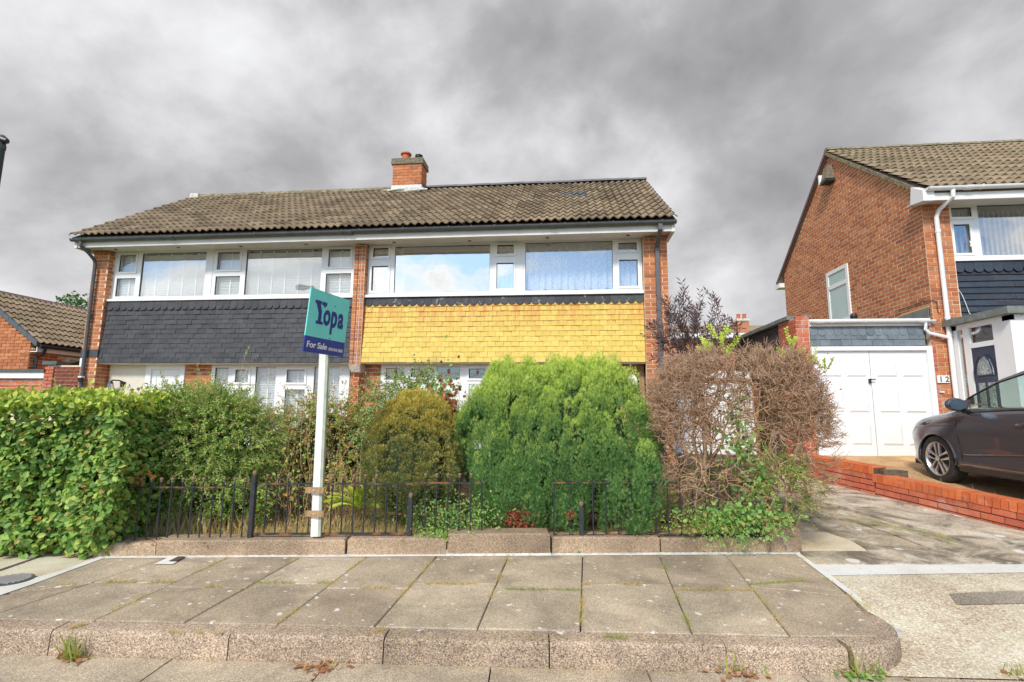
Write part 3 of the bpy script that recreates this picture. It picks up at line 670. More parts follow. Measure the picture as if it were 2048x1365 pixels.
# driveway of the pair: broken concrete bays between the garden and the low brick wall
DZ = lambda x, y: .135+.05*(y-4.55)
dr = grid('driveway', 1.9, 4.9, 4.5, 12.0, lambda x, y: DZ(x, y)-.02, M_mortar2, 3, 8, kind='structure')
def gp(u, v):
    d = ray(u, v); t = (.135-.05*4.55-CAMH)/(d.z-.05*d.y); return Vector((d.x*t, d.y*t, CAMH+d.z*t))
def bay(pts, zo=0, mat=None):
    q = [gp(u, v) for u, v in pts]; cg = sum(q, Vector())/len(q); q = [p+(cg-p).normalized()*.010 for p in q]; m = MB(); n = len(q); ht = random.uniform(-.004, .004)+zo
    m.add([(p.x, p.y, p.z+ht-.05) for p in q]+[(p.x, p.y, p.z+ht) for p in q], [tuple(range(n, 2*n))]+[(i, (i+1) % n, n+(i+1) % n, n+i) for i in range(n)])
    return m.build('concrete_bay', mat or M_drive, dr)
bay([(1598, 1104), (1628, 1130), (2200, 1124), (2200, 1100), (1790, 1100)])
bay([(1590, 1066), (1590, 1102), (1735, 1104), (1705, 1085), (1655, 1068)], .012, M_creamc)
bay([(1590, 1020), (1590, 1064), (1658, 1066), (1708, 1084), (1738, 1102), (1860, 1098), (1800, 1075), (1725, 1050)])
bay([(1595, 1019), (1725, 1048), (1803, 1074), (1862, 1097), (1996, 1101), (1930, 1085), (1840, 1060), (1760, 1038), (1660, 1012), (1620, 1004)], -.003)
bay([(1616, 985), (1616, 1002), (1662, 1010), (1764, 1036), (1846, 1059), (1936, 1084), (2004, 1102), (2250, 1104), (2250, 1100), (2110, 1078), (2040, 1062), (1900, 1028), (1780, 996), (1700, 975), (1640, 960), (1600, 950)], .004)
bay([(1500, 950), (1500, 1000), (1610, 1002), (1612, 950)], 0)
# house 12's raised drive behind the low wall
D12 = lambda x, y: .44+.09*(y-7.6)
WL = lambda y: 4.60-(y-5.3)*.30
vs = []; fs = []
for j in range(15):
    y = 4.9+j*(9.5-4.9)/14; x0 = WL(y)+.15 if y < 8.3 else 3.85
    for i in range(13): vs.append((x0+(12-x0)*i/12, y, D12(x0, y)+.012*sin(i*2.1+j)))
for j in range(14):
    for i in range(12): a = j*13+i; fs.append((a, a+1, a+14, a+13))
MB().add(vs, fs).build('neighbour_driveway', M_dr12, None, kind='structure')
# garden of the pair: soil and straw coloured lawn
def garden(name, x0, x1, off, y1, zf, mat, nx=30, ny=14, **k):
    vs = []; fs = []
    for j in range(ny+1):
        for i in range(nx+1):
            x = x0+(x1-x0)*i/nx; ya = bline(x).y+off; y = ya+(y1-ya)*j/ny; vs.append((x, y, zf(x, y)))
    for j in range(ny):
        for i in range(nx): a = j*(nx+1)+i; fs.append((a, a+1, a+nx+2, a+nx+1))
    return MB().add(vs, fs).build(name, mat, None, **k)
garden('lawn', -9.0, 2.0, .12, 9.8, lambda x, y: hgt(x, y)+.01*sin(x*5+y*3), M_lawn, kind='structure')
garden('flower_bed', -8.5, 1.95, .75, 9.3, lambda x, y: hgt(x, y)+.02+.012*sin(x*7+y*5), M_soil, kind='structure')
# ================================================================== THE SEMI-DETACHED PAIR
m, nt, b = newmat('brick_face_plain'); M_bface = m
tb = N(nt, 'ShaderNodeTexBrick', Scale=1.0); tb.inputs['Color1'].default_value = (.42, .12, .05, 1); tb.inputs['Color2'].default_value = (.52, .17, .07, 1); tb.inputs['Mortar'].default_value = (.6, .45, .3, 1)
tb.inputs['Brick Width'].default_value = .225; tb.inputs['Row Height'].default_value = .078; tb.inputs['Mortar Size'].default_value = .006
sp = N(nt, 'ShaderNodeSeparateXYZ'); L(nt, pos(nt), sp.inputs[0]); cb = N(nt, 'ShaderNodeCombineXYZ')
L(nt, MATH(nt, 'ADD', sp.outputs[0], sp.outputs[1]), cb.inputs[0]); L(nt, sp.outputs[2], cb.inputs[1]); L(nt, cb.outputs[0], tb.inputs['Vector']); L(nt, tb.outputs[0], b.inputs['Base Color']); b.inputs['Roughness'].default_value = .9

# roof tile with two rolls: x -0.5..0.5, y 0 (lower edge)..1 (upper), z in metres
def tileT(amp=.046, lip=.042, rolls=2, n=10):
    v = []; f = []
    for i in range(n+1):
        x = -.5+i/n; h = amp*(.5-.5*cos(2*pi*rolls*i/n))**1.2
        v += [(x, 0, h+lip-.022), (x, 0, h+lip), (x, 1, h)]
        if i: a = 3*(i-1); c = 3*i; f += [(a, c, c+1, a+1), (a+1, c+1, c+2, a+2)]
    return v, f
TILE = tileT()
def roof_slope(root, x0, x1, ye, ze, yr, zr, tw=.304, rows=13, mat=None, skip=None, name='roof_tile', special=None, limit=290):
    P = Pieces(name, root, TILE, mat or M_tile, limit=limit); sl = Vector((0, yr-ye, zr-ze)); ln = sl.length; u = sl/ln; nrm = Vector((0, -u.z, u.y)); ex = (ln-.05)/rows
    n = max(1, round((x1-x0)/tw)); w_ = (x1-x0)/n; sps = []
    for r in range(rows):
        for c in range(n):
            x = x0+(c+.5)*w_; s = r*ex; p = Vector((x, ye, ze))+u*s+nrm*(.012+random.uniform(-.002, .003)); p.x += random.uniform(-.003, .003)
            if skip and skip(x, p.y): continue
            sk = random.uniform(-.006, .006)
            M = basis(p, Vector((1, sk, 0))*w_, u*min(ex*1.3, ln-s+.02), nrm)
            if special and special(r, c, n): sps.append(M); continue
            P.add(M)
    P.finish()
    if sps:
        Q = Pieces(name, root, TILE, M_newtile); [Q.add(M) for M in sps]; Q.finish()
    MB().prism([(x0+.02, ye+.03, ze), (x0+.02, yr, zr), (x0+.02, yr, zr-.06), (x0+.02, ye+.03, ze-.06)], (x1-x0-.04, 0, 0)).build('roof_underlay', M_mortar2, root)
def ridge(root, x0, x1, y, z, r, mat, seg=.45, name='ridge_tile', flat=1.0):
    n = round((x1-x0)/seg); w_ = (x1-x0)/n; k = 7; v = []; f = []
    for sx in (-.5, .5):
        for i in range(k): an = pi*i/(k-1); v.append((sx, cos(an)*(1+ (0.06 if sx > 0 else 0)), sin(an)*flat*(1+(.06 if sx > 0 else 0))))
    for i in range(k-1): f.append((i, i+1, k+i+1, k+i))
    f += [tuple(range(k))[::-1], tuple(range(k, 2*k))]
    P = Pieces(name, root, (v, f), mat)
    for i in range(n): P.add(basis((x0+(i+.5)*w_, y, z+random.uniform(-.006, .006)), Vector((w_*1.02, 0, 0)), Vector((0, r, 0)), Vector((0, 0, r))))
    P.finish()
def hung(root, x0, x1, z0, z1, y_of, tw, rows, mat, name, hgt_=1.5, th=.020, jit=.003, limit=290, wide=None, slope=.16):
    P = Pieces(name, root, BR, mat, limit=limit); ex = (z1-z0)/rows
    for r in range(rows):
        n = round((x1-x0)/tw); w_ = (x1-x0)/n; off = (r % 2)*.5; c = -off
        z = z0+r*ex
        while c < n:
            a, b_ = max(x0+c*w_, x0), min(x0+(c+1)*w_, x1)
            if b_-a > .02:
                y = y_of(z)-random.uniform(.014, .022); dz = random.uniform(-jit, jit); k = random.uniform(-.012, .012)
                Z = Vector((k, slope, 1)).normalized()*ex*hgt_
                P.add(basis(Vector(((a+b_)/2, y, z+dz))+Z*.5, Vector((b_-a-.0045, 0, k*.3*(b_-a))), Vector((0, th, 0)), Z))
            c += 1
    P.finish()
def scallops(root, x0, x1, zt, zb, y, tw, mat, name='scalloped_tile', th=.014, r=None):
    """a row of tiles with rounded lower ends"""
    n = round((x1-x0)/tw); w_ = (x1-x0)/n; v = []; f = []; k = 7
    pr = [(-.5, 1.0)]+[(-.5*cos(pi*i/(k-1)), .36-.36*sin(pi*i/(k-1))) for i in range(k)]+[(.5, 1.0)]
    for yy in (0, 1): v += [(px, yy, pz) for px, pz in pr]
    q = len(pr); f = [tuple(range(q)), tuple(range(2*q-1, q-1, -1))]+[(i, q+i, q+(i+1) % q, (i+1) % q) for i in range(q)]
    P = Pieces(name, root, (v, f), mat)
    for i in range(n): P.add(basis((x0+(i+.5)*w_, y+random.uniform(-.003, .002), zb+random.uniform(-.004, .004)), Vector((w_-.004, 0, 0)), Vector((0, th, 0)), Vector((0, .02, zt-zb))))
    P.finish()
def gutter(root, x0, x1, y, z, r, mat, brackets, name='gutter', jl=(), end=True):
    m_ = MB(); k = 8; pr = [(y+cos(pi+pi*i/k)*r, z+sin(pi+pi*i/k)*r) for i in range(k+1)]; pi_ = [(y+cos(pi+pi*i/k)*(r-.006), z+sin(pi+pi*i/k)*(r-.006)) for i in range(k+1)][::-1]
    poly = [(x0, a, b_) for a, b_ in pr+pi_]; m_.prism(poly, (x1-x0, 0, 0))
    if end:
        for xx in (x0, x1-.004): m_.prism([(xx, a, b_) for a, b_ in pr], (.004, 0, 0))
    g = m_.build(name, mat, root, smooth=True)
    for bx in brackets:
        q = MB(); r2 = r+.006; q.prism([(bx, y+cos(pi+pi*i/k)*r2, z+sin(pi+pi*i/k)*r2) for i in range(k+1)]+[(bx, y+r, z+.01), (bx, y-r2, z+.012)], (.022, 0, 0)); q.build('bracket', mat, g)
    for jx in jl:
        q = MB(); r2 = r+.009; q.prism([(jx, y+cos(pi+pi*i/k)*r2, z+sin(pi+pi*i/k)*r2) for i in range(k+1)], (.11, 0, 0)); q.build('union_joint', mat, g)
    return g

HX0, HXC0, HXC1, HXR, HX1 = -10.05, -4.22, -3.985, 1.50, 1.95
YP, YW, YG = 9.46, 9.60, 9.75
house = thing('semi_detached_house', 'pair of brick semis, dark slates on the left half, yellow tiles on the right', 'house', (-4, 9.6, .3))
# structure behind the facing
hb = MB(); hb.box((HX0+.01, 11.2, .0), (HX1-.01, 15.0, 4.66)); hb.box((HX0+.01, YP+.02, .0), (HX0+.15, 11.25, 4.66)); hb.box((HX1-.15, YP+.02, .0), (HX1-.01, 11.25, 4.66)); hb.box((-4.16, YP+.1, 0), (-4.04, 11.25, 4.66))
hb.build('wall', M_bface, house)
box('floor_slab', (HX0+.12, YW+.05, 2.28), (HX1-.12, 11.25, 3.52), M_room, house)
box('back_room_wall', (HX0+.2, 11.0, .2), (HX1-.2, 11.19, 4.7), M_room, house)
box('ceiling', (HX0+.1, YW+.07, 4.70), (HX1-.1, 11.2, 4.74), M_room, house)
for xx in (-4.22, HX0+.001, HX1-.17): pass
# gable triangles
for xx in (HX0+.01, HX1-.12):
    MB().prism([(xx, 9.5, 4.66), (xx, 14.95, 4.66), (xx, 12.2, 6.95)], (.11, 0, 0)).build('gable', M_bface, house)
# brick piers with mortar cores
PB = Pieces('brick', house, BR, M_brick)
def pier(x0, x1, z0, z1, y=YP, ret_r=0, ret_l=0, start=0, root=house, P=PB, core=M_mortar, bond='english'):
    box('mortar_core', (x0+.004, y+.004, z0), (x1-.004, y+max(.12, ret_r, ret_l), z1), core, root)
    bricks(P, (x0, y, z0), (1, 0, 0), (0, -1, 0), x1-x0, z0, z1, bond, start=start)
    if ret_r: bricks(P, (x1, y, z0), (0, 1, 0), (1, 0, 0), ret_r, z0, z1, 'stretcher', start=start+1, deep=.08)
    if ret_l: bricks(P, (x0, y+ret_l, z0), (0, -1, 0), (-1, 0, 0), ret_l, z0, z1, 'stretcher', start=start+1, deep=.08)
pier(HX0, HX0+.37, 2.52, 4.63, ret_r=.14)
pier(HX0, HX0+.37, .2, 2.36, ret_r=.29)
bb = box('blue_brick_course', (HX0-.01, YP-.012, 2.36), (HX0+.378, YP+.14, 2.52), M_blue, house, label='dark blue brick band across the left pier')
pier(HXC0, HXC1, 2.20, 4.63, ret_r=.14)
pier(HXR, HX1, .25, 4.63)
# ground floor wall between the openings
for x0, x1 in ((HX0+.37, -9.63), (-7.90, -7.30), (-4.30, -3.66), (-1.46, .80)):
    box('mortar_core', (x0, YG+.004, .2), (x1, YG+.2, 2.26), M_mortar, house)
    bricks(PB, (x0, YG, .2), (1, 0, 0), (0, -1, 0), x1-x0, .2 if x0 < -5 else .9, 2.25, 'stretcher')
PB.finish()
# corbel under the middle pier
MB().prism([(HXC0-.0, YP-.03, 2.20), (HXC1+.0, YP-.03, 2.20), (HXC1, YP+.02, 2.05), (HXC0+.06, YP+.0, 2.05)], (0, .28, 0)).build('corbel', M_stone, house)
for xx in (-4.13, -4.055): MB().tube([(xx, YP-.006, 4.6), (xx+.004, YP-.006, 3.4), (xx-.01, YP-.006, 2.2)], .004, 5).build('cable', M_black if xx < -4.1 else M_white, house)
# windows upstairs
ZB, ZT = 3.575, 4.70
wl_ = window(house, -9.685, -4.24, ZB+.03, ZT, YW, [
    (-9.55, -9.17, 4.22, 4.59, 1, M_glassd), (-9.58, -9.14, 3.68, 4.08, 0, M_glassd), (-9.03, -7.55, 3.67, 4.62, 0, M_glassl), (-7.28, -6.78, 4.22, 4.60, 1, M_glassd), (-7.30, -6.75, 3.68, 4.08, 0, M_glassd),
    (-6.64, -4.98, 3.67, 4.63, 0, M_glassl), (-4.83, -4.36, 4.23, 4.60, 1, M_glassd), (-4.87, -4.33, 3.67, 4.09, 0, M_glassd)])
box('window_sill', (-9.70, YW-.09, ZB-.015), (-4.23, YW+.03, ZB+.03), M_white, wl_)
slats(wl_, -9.62, -9.10, 3.67, 4.62, YW+.09); slats(wl_, -9.06, -7.50, 3.67, 4.62, YW+.09, panel=.30); slats(wl_, -7.33, -6.72, 3.67, 4.62, YW+.09); slats(wl_, -6.68, -4.94, 3.66, 4.63, YW+.09, panel=.29); slats(wl_, -4.9, -4.30, 3.66, 4.63, YW+.09)
MB().box((-7.46, YW-.012, ZB+.03), (-7.38, YW+.03, ZT-.001)).build('mullion', M_white, wl_)
wr = window(house, -3.98, 1.495, ZB+.03, ZT, YW, [
    (-3.88, -3.56, 4.41, 4.60, 1), (-3.89, -3.55, 3.71, 4.22, 1), (-3.42, -1.47, 3.66, 4.62, 0), (-1.32, -.99, 4.41, 4.60, 1), (-1.33, -.99, 3.71, 4.23, 1),
    (-.76, .94, 3.66, 4.63, 0, M_glassl), (1.05, 1.40, 4.42, 4.58, 1, M_glassl), (1.06, 1.41, 3.72, 4.24, 1, M_glassl)])
box('window_sill', (-4.0, YW-.10, ZB-.02), (1.50, YW+.03, ZB+.03), M_white, wr)
for xx in (-.915, -.855): MB().box((xx, YW-.012, ZB+.03), (xx+.045, YW+.03, ZT-.001)).build('mullion', M_white, wr)
curtain(wr, -.80, 1.45, 3.62, 4.68, YW+.16, waves=15, scallop=.10); curtain(wr, -1.38, -.94, 3.62, 4.68, YW+.16, waves=4)
curtain(wr, -3.95, -3.50, 3.62, 4.68, YW+.16, waves=4); curtain(wr, -3.44, -3.25, 3.62, 4.68, YW+.16, waves=3)
# cladding
fl = lambda z: YW-.045-.075*max(0, (3.5-z)/1.25)**1.6
for x0, x1, nm in ((HX0+.375, HXC0-.004, 'slate_backing'), (HXC1+.004, HXR-.004, 'tile_backing')):
    MB().prism([(x0, 9.62, 3.55), (x0, 9.62, 2.27), (x0, fl(2.27)+.035, 2.27), (x0, fl(3.55)+.035, 3.55)], (x1-x0, 0, 0)).build(nm, M_mortar2, house)
hung(house, HX0+.378, HXC0-.006, 2.245, 3.46, fl, .165, 12, M_slate, 'slate')
hung(house, HXC1+.006, HXR-.006, 2.245, 3.46, fl, .152, 12, M_yel, 'yellow_tile')
scallops(house, HX0+.378, HXC0-.006, 3.56, 3.36, fl(3.45)-.035, .155, M_slate)
scallops(house, HXC1+.006, HXR-.006, 3.545, 3.375, fl(3.45)-.035, .152, M_scal)
box('lower_soffit', (HX0+.38, fl(2.25)+.02, 2.222), (HXC0, YG+.1, 2.246), M_cream, house); box('lower_soffit', (HXC1, fl(2.25)+.02, 2.222), (HXR, YG+.1, 2.246), M_cream, house)
# ground floor left: panel, door, wall lamp, window with shutters
box('side_panel', (-9.63, YG-.01, .2), (-8.78, YG+.05, 2.222), M_render, house, label='cream panel left of the front door')
df = MB(); df.box((-8.78, YG-.03, .2), (-8.66, YG+.06, 2.222)); df.box((-7.98, YG-.03, .2), (-7.90, YG+.06, 2.222)); df.box((-8.66, YG-.03, 2.13), (-7.98, YG+.06, 2.222)); dfo = df.build('door_frame', M_white, house)
dd = box('front_door', (-8.66, YG, .25), (-7.98, YG+.05, 2.13), M_white, house)
dm = MB()
for a, b_ in (((-8.56, YG-.012, 2.0), (-8.08, YG+.002, 2.02)), ((-8.56, YG-.012, .4), (-8.54, YG+.002, 2.0)), ((-8.10, YG-.012, .4), (-8.08, YG+.002, 2.0))): dm.box(a, b_)
dm.build('moulding', M_trim12, dd)
MB().prism([(-8.50, YG-.014, 1.3), (-8.14, YG-.014, 1.3), (-8.14, YG-.014, 1.60), (-8.22, YG-.014, 1.66), (-8.32, YG-.014, 1.72), (-8.42, YG-.014, 1.66), (-8.50, YG-.014, 1.60)], (0, .012, 0)).build('glazed_panel', simple('green_leaded_glass', (.05, .16, .10), .15, spec=.8), dd)
# wall lamp: bracket arm with a hanging glass lantern
lx, lz = -9.33, 1.86
lmp = MB().lathe((lx+.05, YG-.02, lz-.05), [(.0, -.06), (.05, -.05), (.055, .05), (.0, .06)], 10)
lmp.tube([(lx+.05, YG-.03, lz+.0), (lx+.02, YG-.10, lz+.03), (lx-.06, YG-.16, lz+.03), (lx-.10, YG-.17, lz+.0)], .016, 6)
lo_ = lmp.build('wall_lamp', M_black, house)
MB().lathe((lx-.10, YG-.17, lz-.18), [(.085, 0), (.055, .14), (.02, .19), (.0, .2)], 8).build('lantern_glass', M_glassd, lo_)
for k in range(6):
    an = k*pi/3; MB().tube([(lx-.10+.085*cos(an), YG-.17+.085*sin(an), lz-.18), (lx-.10+.05*cos(an), YG-.17+.05*sin(an), lz-.03)], .006, 4).build('lantern_rib', M_black, lo_)
MB().lathe((lx-.10, YG-.17, lz-.04), [(.06, 0), (.03, .05), (0, .06)], 8).build('lantern_cap', M_black, lo_)
box('letter_box', (-8.93, YG-.05, 1.50), (-8.87, YG-.01, 1.60), M_black, house)
wl2 = window(house, -7.30, -4.31, .55, 2.222, YG-.02, [
    (-7.22, -6.92, .70, 2.16, 0, M_glassd), (-6.76, -6.47, 1.86, 2.12, 1, M_glassd), (-6.78, -6.45, .70, 1.70, 0, M_glassd), (-6.32, -5.88, .70, 2.18, 0, M_glassd),
    (-5.64, -5.26, 1.86, 2.12, 1, M_glassd), (-5.66, -5.24, .70, 1.72, 0, M_glassd), (-5.06, -4.82, .70, 2.18, 0, M_glassd), (-4.80, -4.52, .70, 2.18, 0, M_glassd)])
for a, b_ in ((-7.24, -6.90), (-6.8, -6.43), (-6.34, -5.86), (-5.68, -5.22), (-5.08, -4.5)): slats(wl2, a, b_, .68, 2.2, YG+.08, pitch=.052, panel=.22)
# ground floor right: bay with leaded toplights
wr2 = window(house, -3.66, -1.46, .6, 2.222, YG-.02, [
    (-3.56, -3.19, 1.92, 2.15, 0, M_glassd), (-3.56, -3.19, .75, 1.82, 0), (-3.04, -2.69, 1.97, 2.14, 1, M_glassd), (-3.05, -2.68, .75, 1.84, 0), (-2.52, -2.05, 1.93, 2.18, 0, M_glassd), (-2.52, -2.05, .75, 1.82, 0), (-1.87, -1.54, 1.95, 2.14, 1, M_glassd), (-1.87, -1.54, .75, 1.84, 0)])
M_lead2 = simple('lead_came', (.62, .66, .68), .5); M_redg = simple('red_glass', (.45, .06, .06), .3)
for xa, xb, za, zb in ((-3.56, -3.19, 1.92, 2.15), (-3.04, -2.69, 1.97, 2.14), (-2.52, -2.05, 1.93, 2.18), (-1.87, -1.54, 1.95, 2.14)):
    q = MB(); cx = (xa+xb)/2; y = YG-.005; h = zb-za
    q.tube([(xa, y, za+h*.5), (xb, y, za+h*.5)], .004, 4); q.tube([(cx, y, za), (cx, y, zb)], .004, 4)
    for s in (-1, 1): q.tube([(cx+s*(xb-xa)*.5*t, y, za+h*(.5-.28*sin(t*pi/2))) for t in (0, .25, .5, .75, 1)], .005, 4)
    le = q.build('leading', M_lead2, wr2)
    MB().prism([(cx-.025, y-.006, za+h*.5), (cx, y-.006, za+h*.42), (cx+.025, y-.006, za+h*.5), (cx+.028, y-.006, za+h*.8), (cx-.028, y-.006, za+h*.8)], (0, .003, 0)).build('rose_motif', M_redg, le)
curtain(wr2, -3.6, -1.5, .7, 1.86, YG+.12, waves=16)
# porch recess on the right with round log ends and an arched light
box('porch_panel', (.80, YG-.02, .3), (HXR, YG+.05, 2.222), M_wood, house)
q = Pieces('log_end', house, ([(.5*cos(k*pi/5), 0, .5*sin(k*pi/5)) for k in range(10)]+[(.5*cos(k*pi/5), 1, .5*sin(k*pi/5)) for k in range(10)], [tuple(range(10)), tuple(range(19, 9, -1))]+[(i, 10+i, 10+(i+1) % 10, (i+1) % 10) for i in range(10)]), varied('log_ends', [(.42, .24, .10), (.34, .18, .07), (.5, .3, .14)]))
for i in range(9): q.add(basis((.85+i*.075, YG-.05, 2.16), Vector((.07, 0, 0)), Vector((0, .03, 0)), Vector((0, 0, .07))))
q.finish()
for cxx in (1.0, 1.27):
    pp = [(cxx-.12, YG-.06, 1.5), (cxx-.12, YG-.06, 1.9)]+[(cxx-.12*cos(pi*i/6), YG-.06, 1.93+.14*sin(pi*i/6)) for i in range(7)]+[(cxx+.12, YG-.06, 1.9), (cxx+.12, YG-.06, 1.5)]
    MB().prism(pp, (0, .03, 0)).build('arched_panel', M_black, house); MB().prism([(cxx+(p[0]-cxx)*.78, YG-.068, 1.5+(p[2]-1.5)*.93) for p in pp], (0, .01, 0)).build('arched_pane', M_white, house)
# eaves
box('fascia', (HX0-.06, 9.10, 4.615), (HX1+.06, 9.125, 4.79), M_cream, house)
box('soffit', (HX0-.05, 9.126, 4.665), (HX1+.05, YW+.06, 4.69), M_cream, house)
for u_, v_ in ((232, 499), (357, 495), (482, 493), (612, 489), (788, 485), (939, 482), (1095, 476), (1256, 471)):
    p = aZ(u_, v_, 4.665); MB().lathe((p.x, min(max(p.y, 9.2), 9.5), 4.657), [(.035, 0), (.035, .012)], 10).build('soffit_spotlight', M_gut, house)
box('box_end', (HX0-.07, 9.08, 4.60), (HX0-.01, 9.7, 4.80), M_cream, house); box('box_end', (HX1+.01, 9.08, 4.60), (HX1+.07, 9.7, 4.80), M_cream, house)
gl_ = gutter(house, HX0-.10, -4.12, 9.035, 4.775, .055, M_gut, [-9.9, -8.1, -7.15, -6.1, -5.0, -4.3], jl=[-7.95, -4.20])
gr_ = gutter(house, -4.10, HX1+.09, 9.035, 4.785, .055, M_gut, [-3.95+i*.44 for i in range(14)], jl=[-.25])
# downpipes
a = aY(186, 560, 9.40); b_ = aY(158, 789, 9.40)
x0 = a.x+.02
pl_ = MB().tube([(x0-.02, 9.035, 4.72), (x0-.02, 9.04, 4.64), (x0+.02, 9.20, 4.52), (x0, 9.36, 4.42), (x0, 9.39, 4.34), (x0, 9.40, 2.4), (x0, 9.40, .2)], .034, 10).build('downpipe', M_gut, house, smooth=True, label='round dark downpipe at the left end of the pair')
for z_ in (4.55, 3.2, 2.35, 1.95): MB().lathe((x0, 9.40 if z_ < 4.4 else 9.2, z_), [(.042, 0), (.042, .06)], 10).build('pipe_collar', M_gut, pl_)
cmq = MB().lathe((x0+.02, 9.36, 1.83), [(0, 0), (.045, .01), (.045, .09), (0, .1)], 10).build('security_camera', M_black, house)
MB().box((x0-.03, 9.34, 1.93), (x0+.05, 9.42, 1.96)).build('camera_bracket', M_white, cmq)
box('name_plate', (HX0+.0, YP-.02, 2.16), (HX0+.07, YP-.006, 2.34), M_white, house)
xr = aY(1316, 560, 9.40).x
pr_ = MB().box((xr-.035, 9.385, .2), (xr+.035, 9.45, 4.42)).add(*[[Vector(p) for p in ((xr-.035, 9.0, 4.73), (xr+.035, 9.0, 4.73), (xr+.035, 9.07, 4.73), (xr-.035, 9.07, 4.73), (xr-.035, 9.0, 4.62), (xr+.035, 9.0, 4.62), (xr+.035, 9.07, 4.58), (xr-.035, 9.07, 4.58))], [(0, 1, 2, 3), (0, 1, 5, 4), (1, 2, 6, 5), (2, 3, 7, 6), (3, 0, 4, 7)]])
pr_.prism([(xr-.035, 9.0, 4.62), (xr-.035, 9.07, 4.64), (xr-.035, 9.45, 4.46), (xr-.035, 9.385, 4.40)], (.07, 0, 0))
pro = pr_.build('downpipe', simple('square_pipe_grey', (.13, .125, .13), .5), house, label='square grey downpipe at the right end of the pair')
for z_ in (4.35, 3.2, 2.6): box('pipe_collar', (xr-.042, 9.378, z_), (xr+.042, 9.457, z_+.05), M_gut, pro)
# roof
RY, RZ, EY, EZ = 12.2, 7.02, 8.98, 4.80
CHX0, CHX1, CHY0 = -4.39, -3.62, 11.88
newt = lambda r, c, n: (r == 8 and c in (n-7, n-6)) or (r == 7 and c == n-6)
roof_slope(house, HX0-.09, HX1+.10, EY, EZ, RY, RZ, rows=13, special=newt, skip=lambda x, y: CHX0-.1 < x < CHX1+.1 and y > CHY0-.02)
MB().prism([(HX0-.09, RY, RZ), (HX0-.09, 15.5, EZ), (HX0-.09, 15.5, EZ-.06), (HX0-.09, RY, RZ-.06)], (HX1-HX0+.18, 0, 0)).build('rear_roof_slope', M_tile, house)
ridge(house, HX0+.1, CHX0, RY, RZ+.01, .105, M_ridge, flat=1.0); ridge(house, CHX1, HX1+.10, RY, RZ+.035, .105, M_ridge2, flat=.75, name='dry_ridge_tile')
box('ridge_end_cap', (HX0-.10, RY-.13, RZ-.02), (HX0+.14, RY+.1, RZ+.11), M_mort3, house, label='pale mortar end of the ridge')
# chimney
chm = box('chimney', (CHX0+.01, CHY0+.01, 6.6), (CHX1-.01, CHY0+.47, 7.60), M_mortar, house)
PC = Pieces('brick', chm, BR, M_brick)
bricks(PC, (CHX0, CHY0, 6.95), (1, 0, 0), (0, -1, 0), CHX1-CHX0, 6.98, 7.60, 'stretcher'); bricks(PC, (CHX1, CHY0, 6.95), (0, 1, 0), (1, 0, 0), .48, 6.98, 7.60, 'stretcher', start=1, deep=.05)
PC.finish()
cc_ = MB().box((CHX0-.035, CHY0-.035, 7.602), (CHX1+.035, CHY0+.52, 7.68)).box((CHX0-.03, CHY0-.03, 7.682), (CHX1+.03, CHY0+.51, 7.76)).build('chimney_capping', M_chcap, chm)
MB().box((CHX0-.012, CHY0-.012, 6.86), (CHX1+.012, CHY0+.49, 7.03)).build('lead_apron', M_lead, chm)
blob('mortar_fillet', ((CHX0+CHX1)/2, CHY0-.06, 6.86), (.50, .10, .07), M_mort3, chm, amp=.35)
MB().lathe((-4.10, CHY0+.16, 7.76), [(.115, 0), (.105, .16), (.14, .175), (.14, .205), (.10, .21), (.09, .15)], 14).build('chimney_pot', M_terra, chm, smooth=True, label='terracotta pot')
MB().lathe((-4.10, CHY0+.16, 7.96), [(.10, 0), (.09, .05), (.05, .08), (0, .09)], 12).build('pot_cowl', simple('grey_mesh_cowl', (.4, .4, .4), .5), chm, smooth=True)
MB().lathe((-3.76, CHY0+.18, 7.79), [(.085, -.03), (.085, .05), (.10, .055), (.10, .075), (.085, .08), (.085, .10), (.10, .105), (.10, .125), (.06, .14), (0, .14)], 14).build('flue_terminal', M_black, chm, smooth=True)

# ================================================================== HOUSE 12 AND ITS GARAGE
h12 = thing('brick_house', 'orange brick house at the right edge with white gutters and glazed porch', 'house', (8, 12, .6))
GX, GY0, GY1 = 6.48, 9.46, 15.24; R12Y, R12Z = 12.35, 7.62
rake = lambda y: R12Z-.0-(abs(y-R12Y))*.785
MB().prism([(GX+.002, GY0+.006, .3), (GX+.002, GY1, .3), (GX+.002, GY1, rake(GY1)), (GX+.002, R12Y, R12Z), (GX+.002, GY0+.006, rake(GY0))], (.1, 0, 0)).build('gable_wall', M_mortar, h12)
PB = Pieces('brick', h12, BR, M_brick)
def kp(s, z, a, b_):
    y = GY0+s
    if z > rake(y)+.02: return False
    if 12.03 < GY0+s < 12.75 and 3.3 < z < 4.74: return False
    return True
bricks(PB, (GX, GY0, 2.95), (0, 1, 0), (-1, 0, 0), GY1-GY0, 2.97, 7.62, 'stretcher', keep=kp, deep=.07, gap=.019)
px1 = 6.95
box('mortar_core', (GX+.11, GY0+.005, .3), (px1-.004, GY0+.3, 5.13), M_mortar, h12)
bricks(PB, (GX, GY0, .5), (1, 0, 0), (0, -1, 0), px1-GX, .60, 5.12, 'english', start=1)
PB.finish()
MB().box((px1, GY0+.16, .3), (12.3, GY0+.3, 4.05)).box((10.4, GY0+.16, 4.051), (12.3, GY0+.3, 5.2)).build('wall', M_bface, h12)
MB().box((GX+.11, 15.1, .3), (12.4, 15.24, 5.1)).box((12.3, 9.8, .3), (12.45, 15.2, 5.1)).build('rear_wall', M_bface, h12)
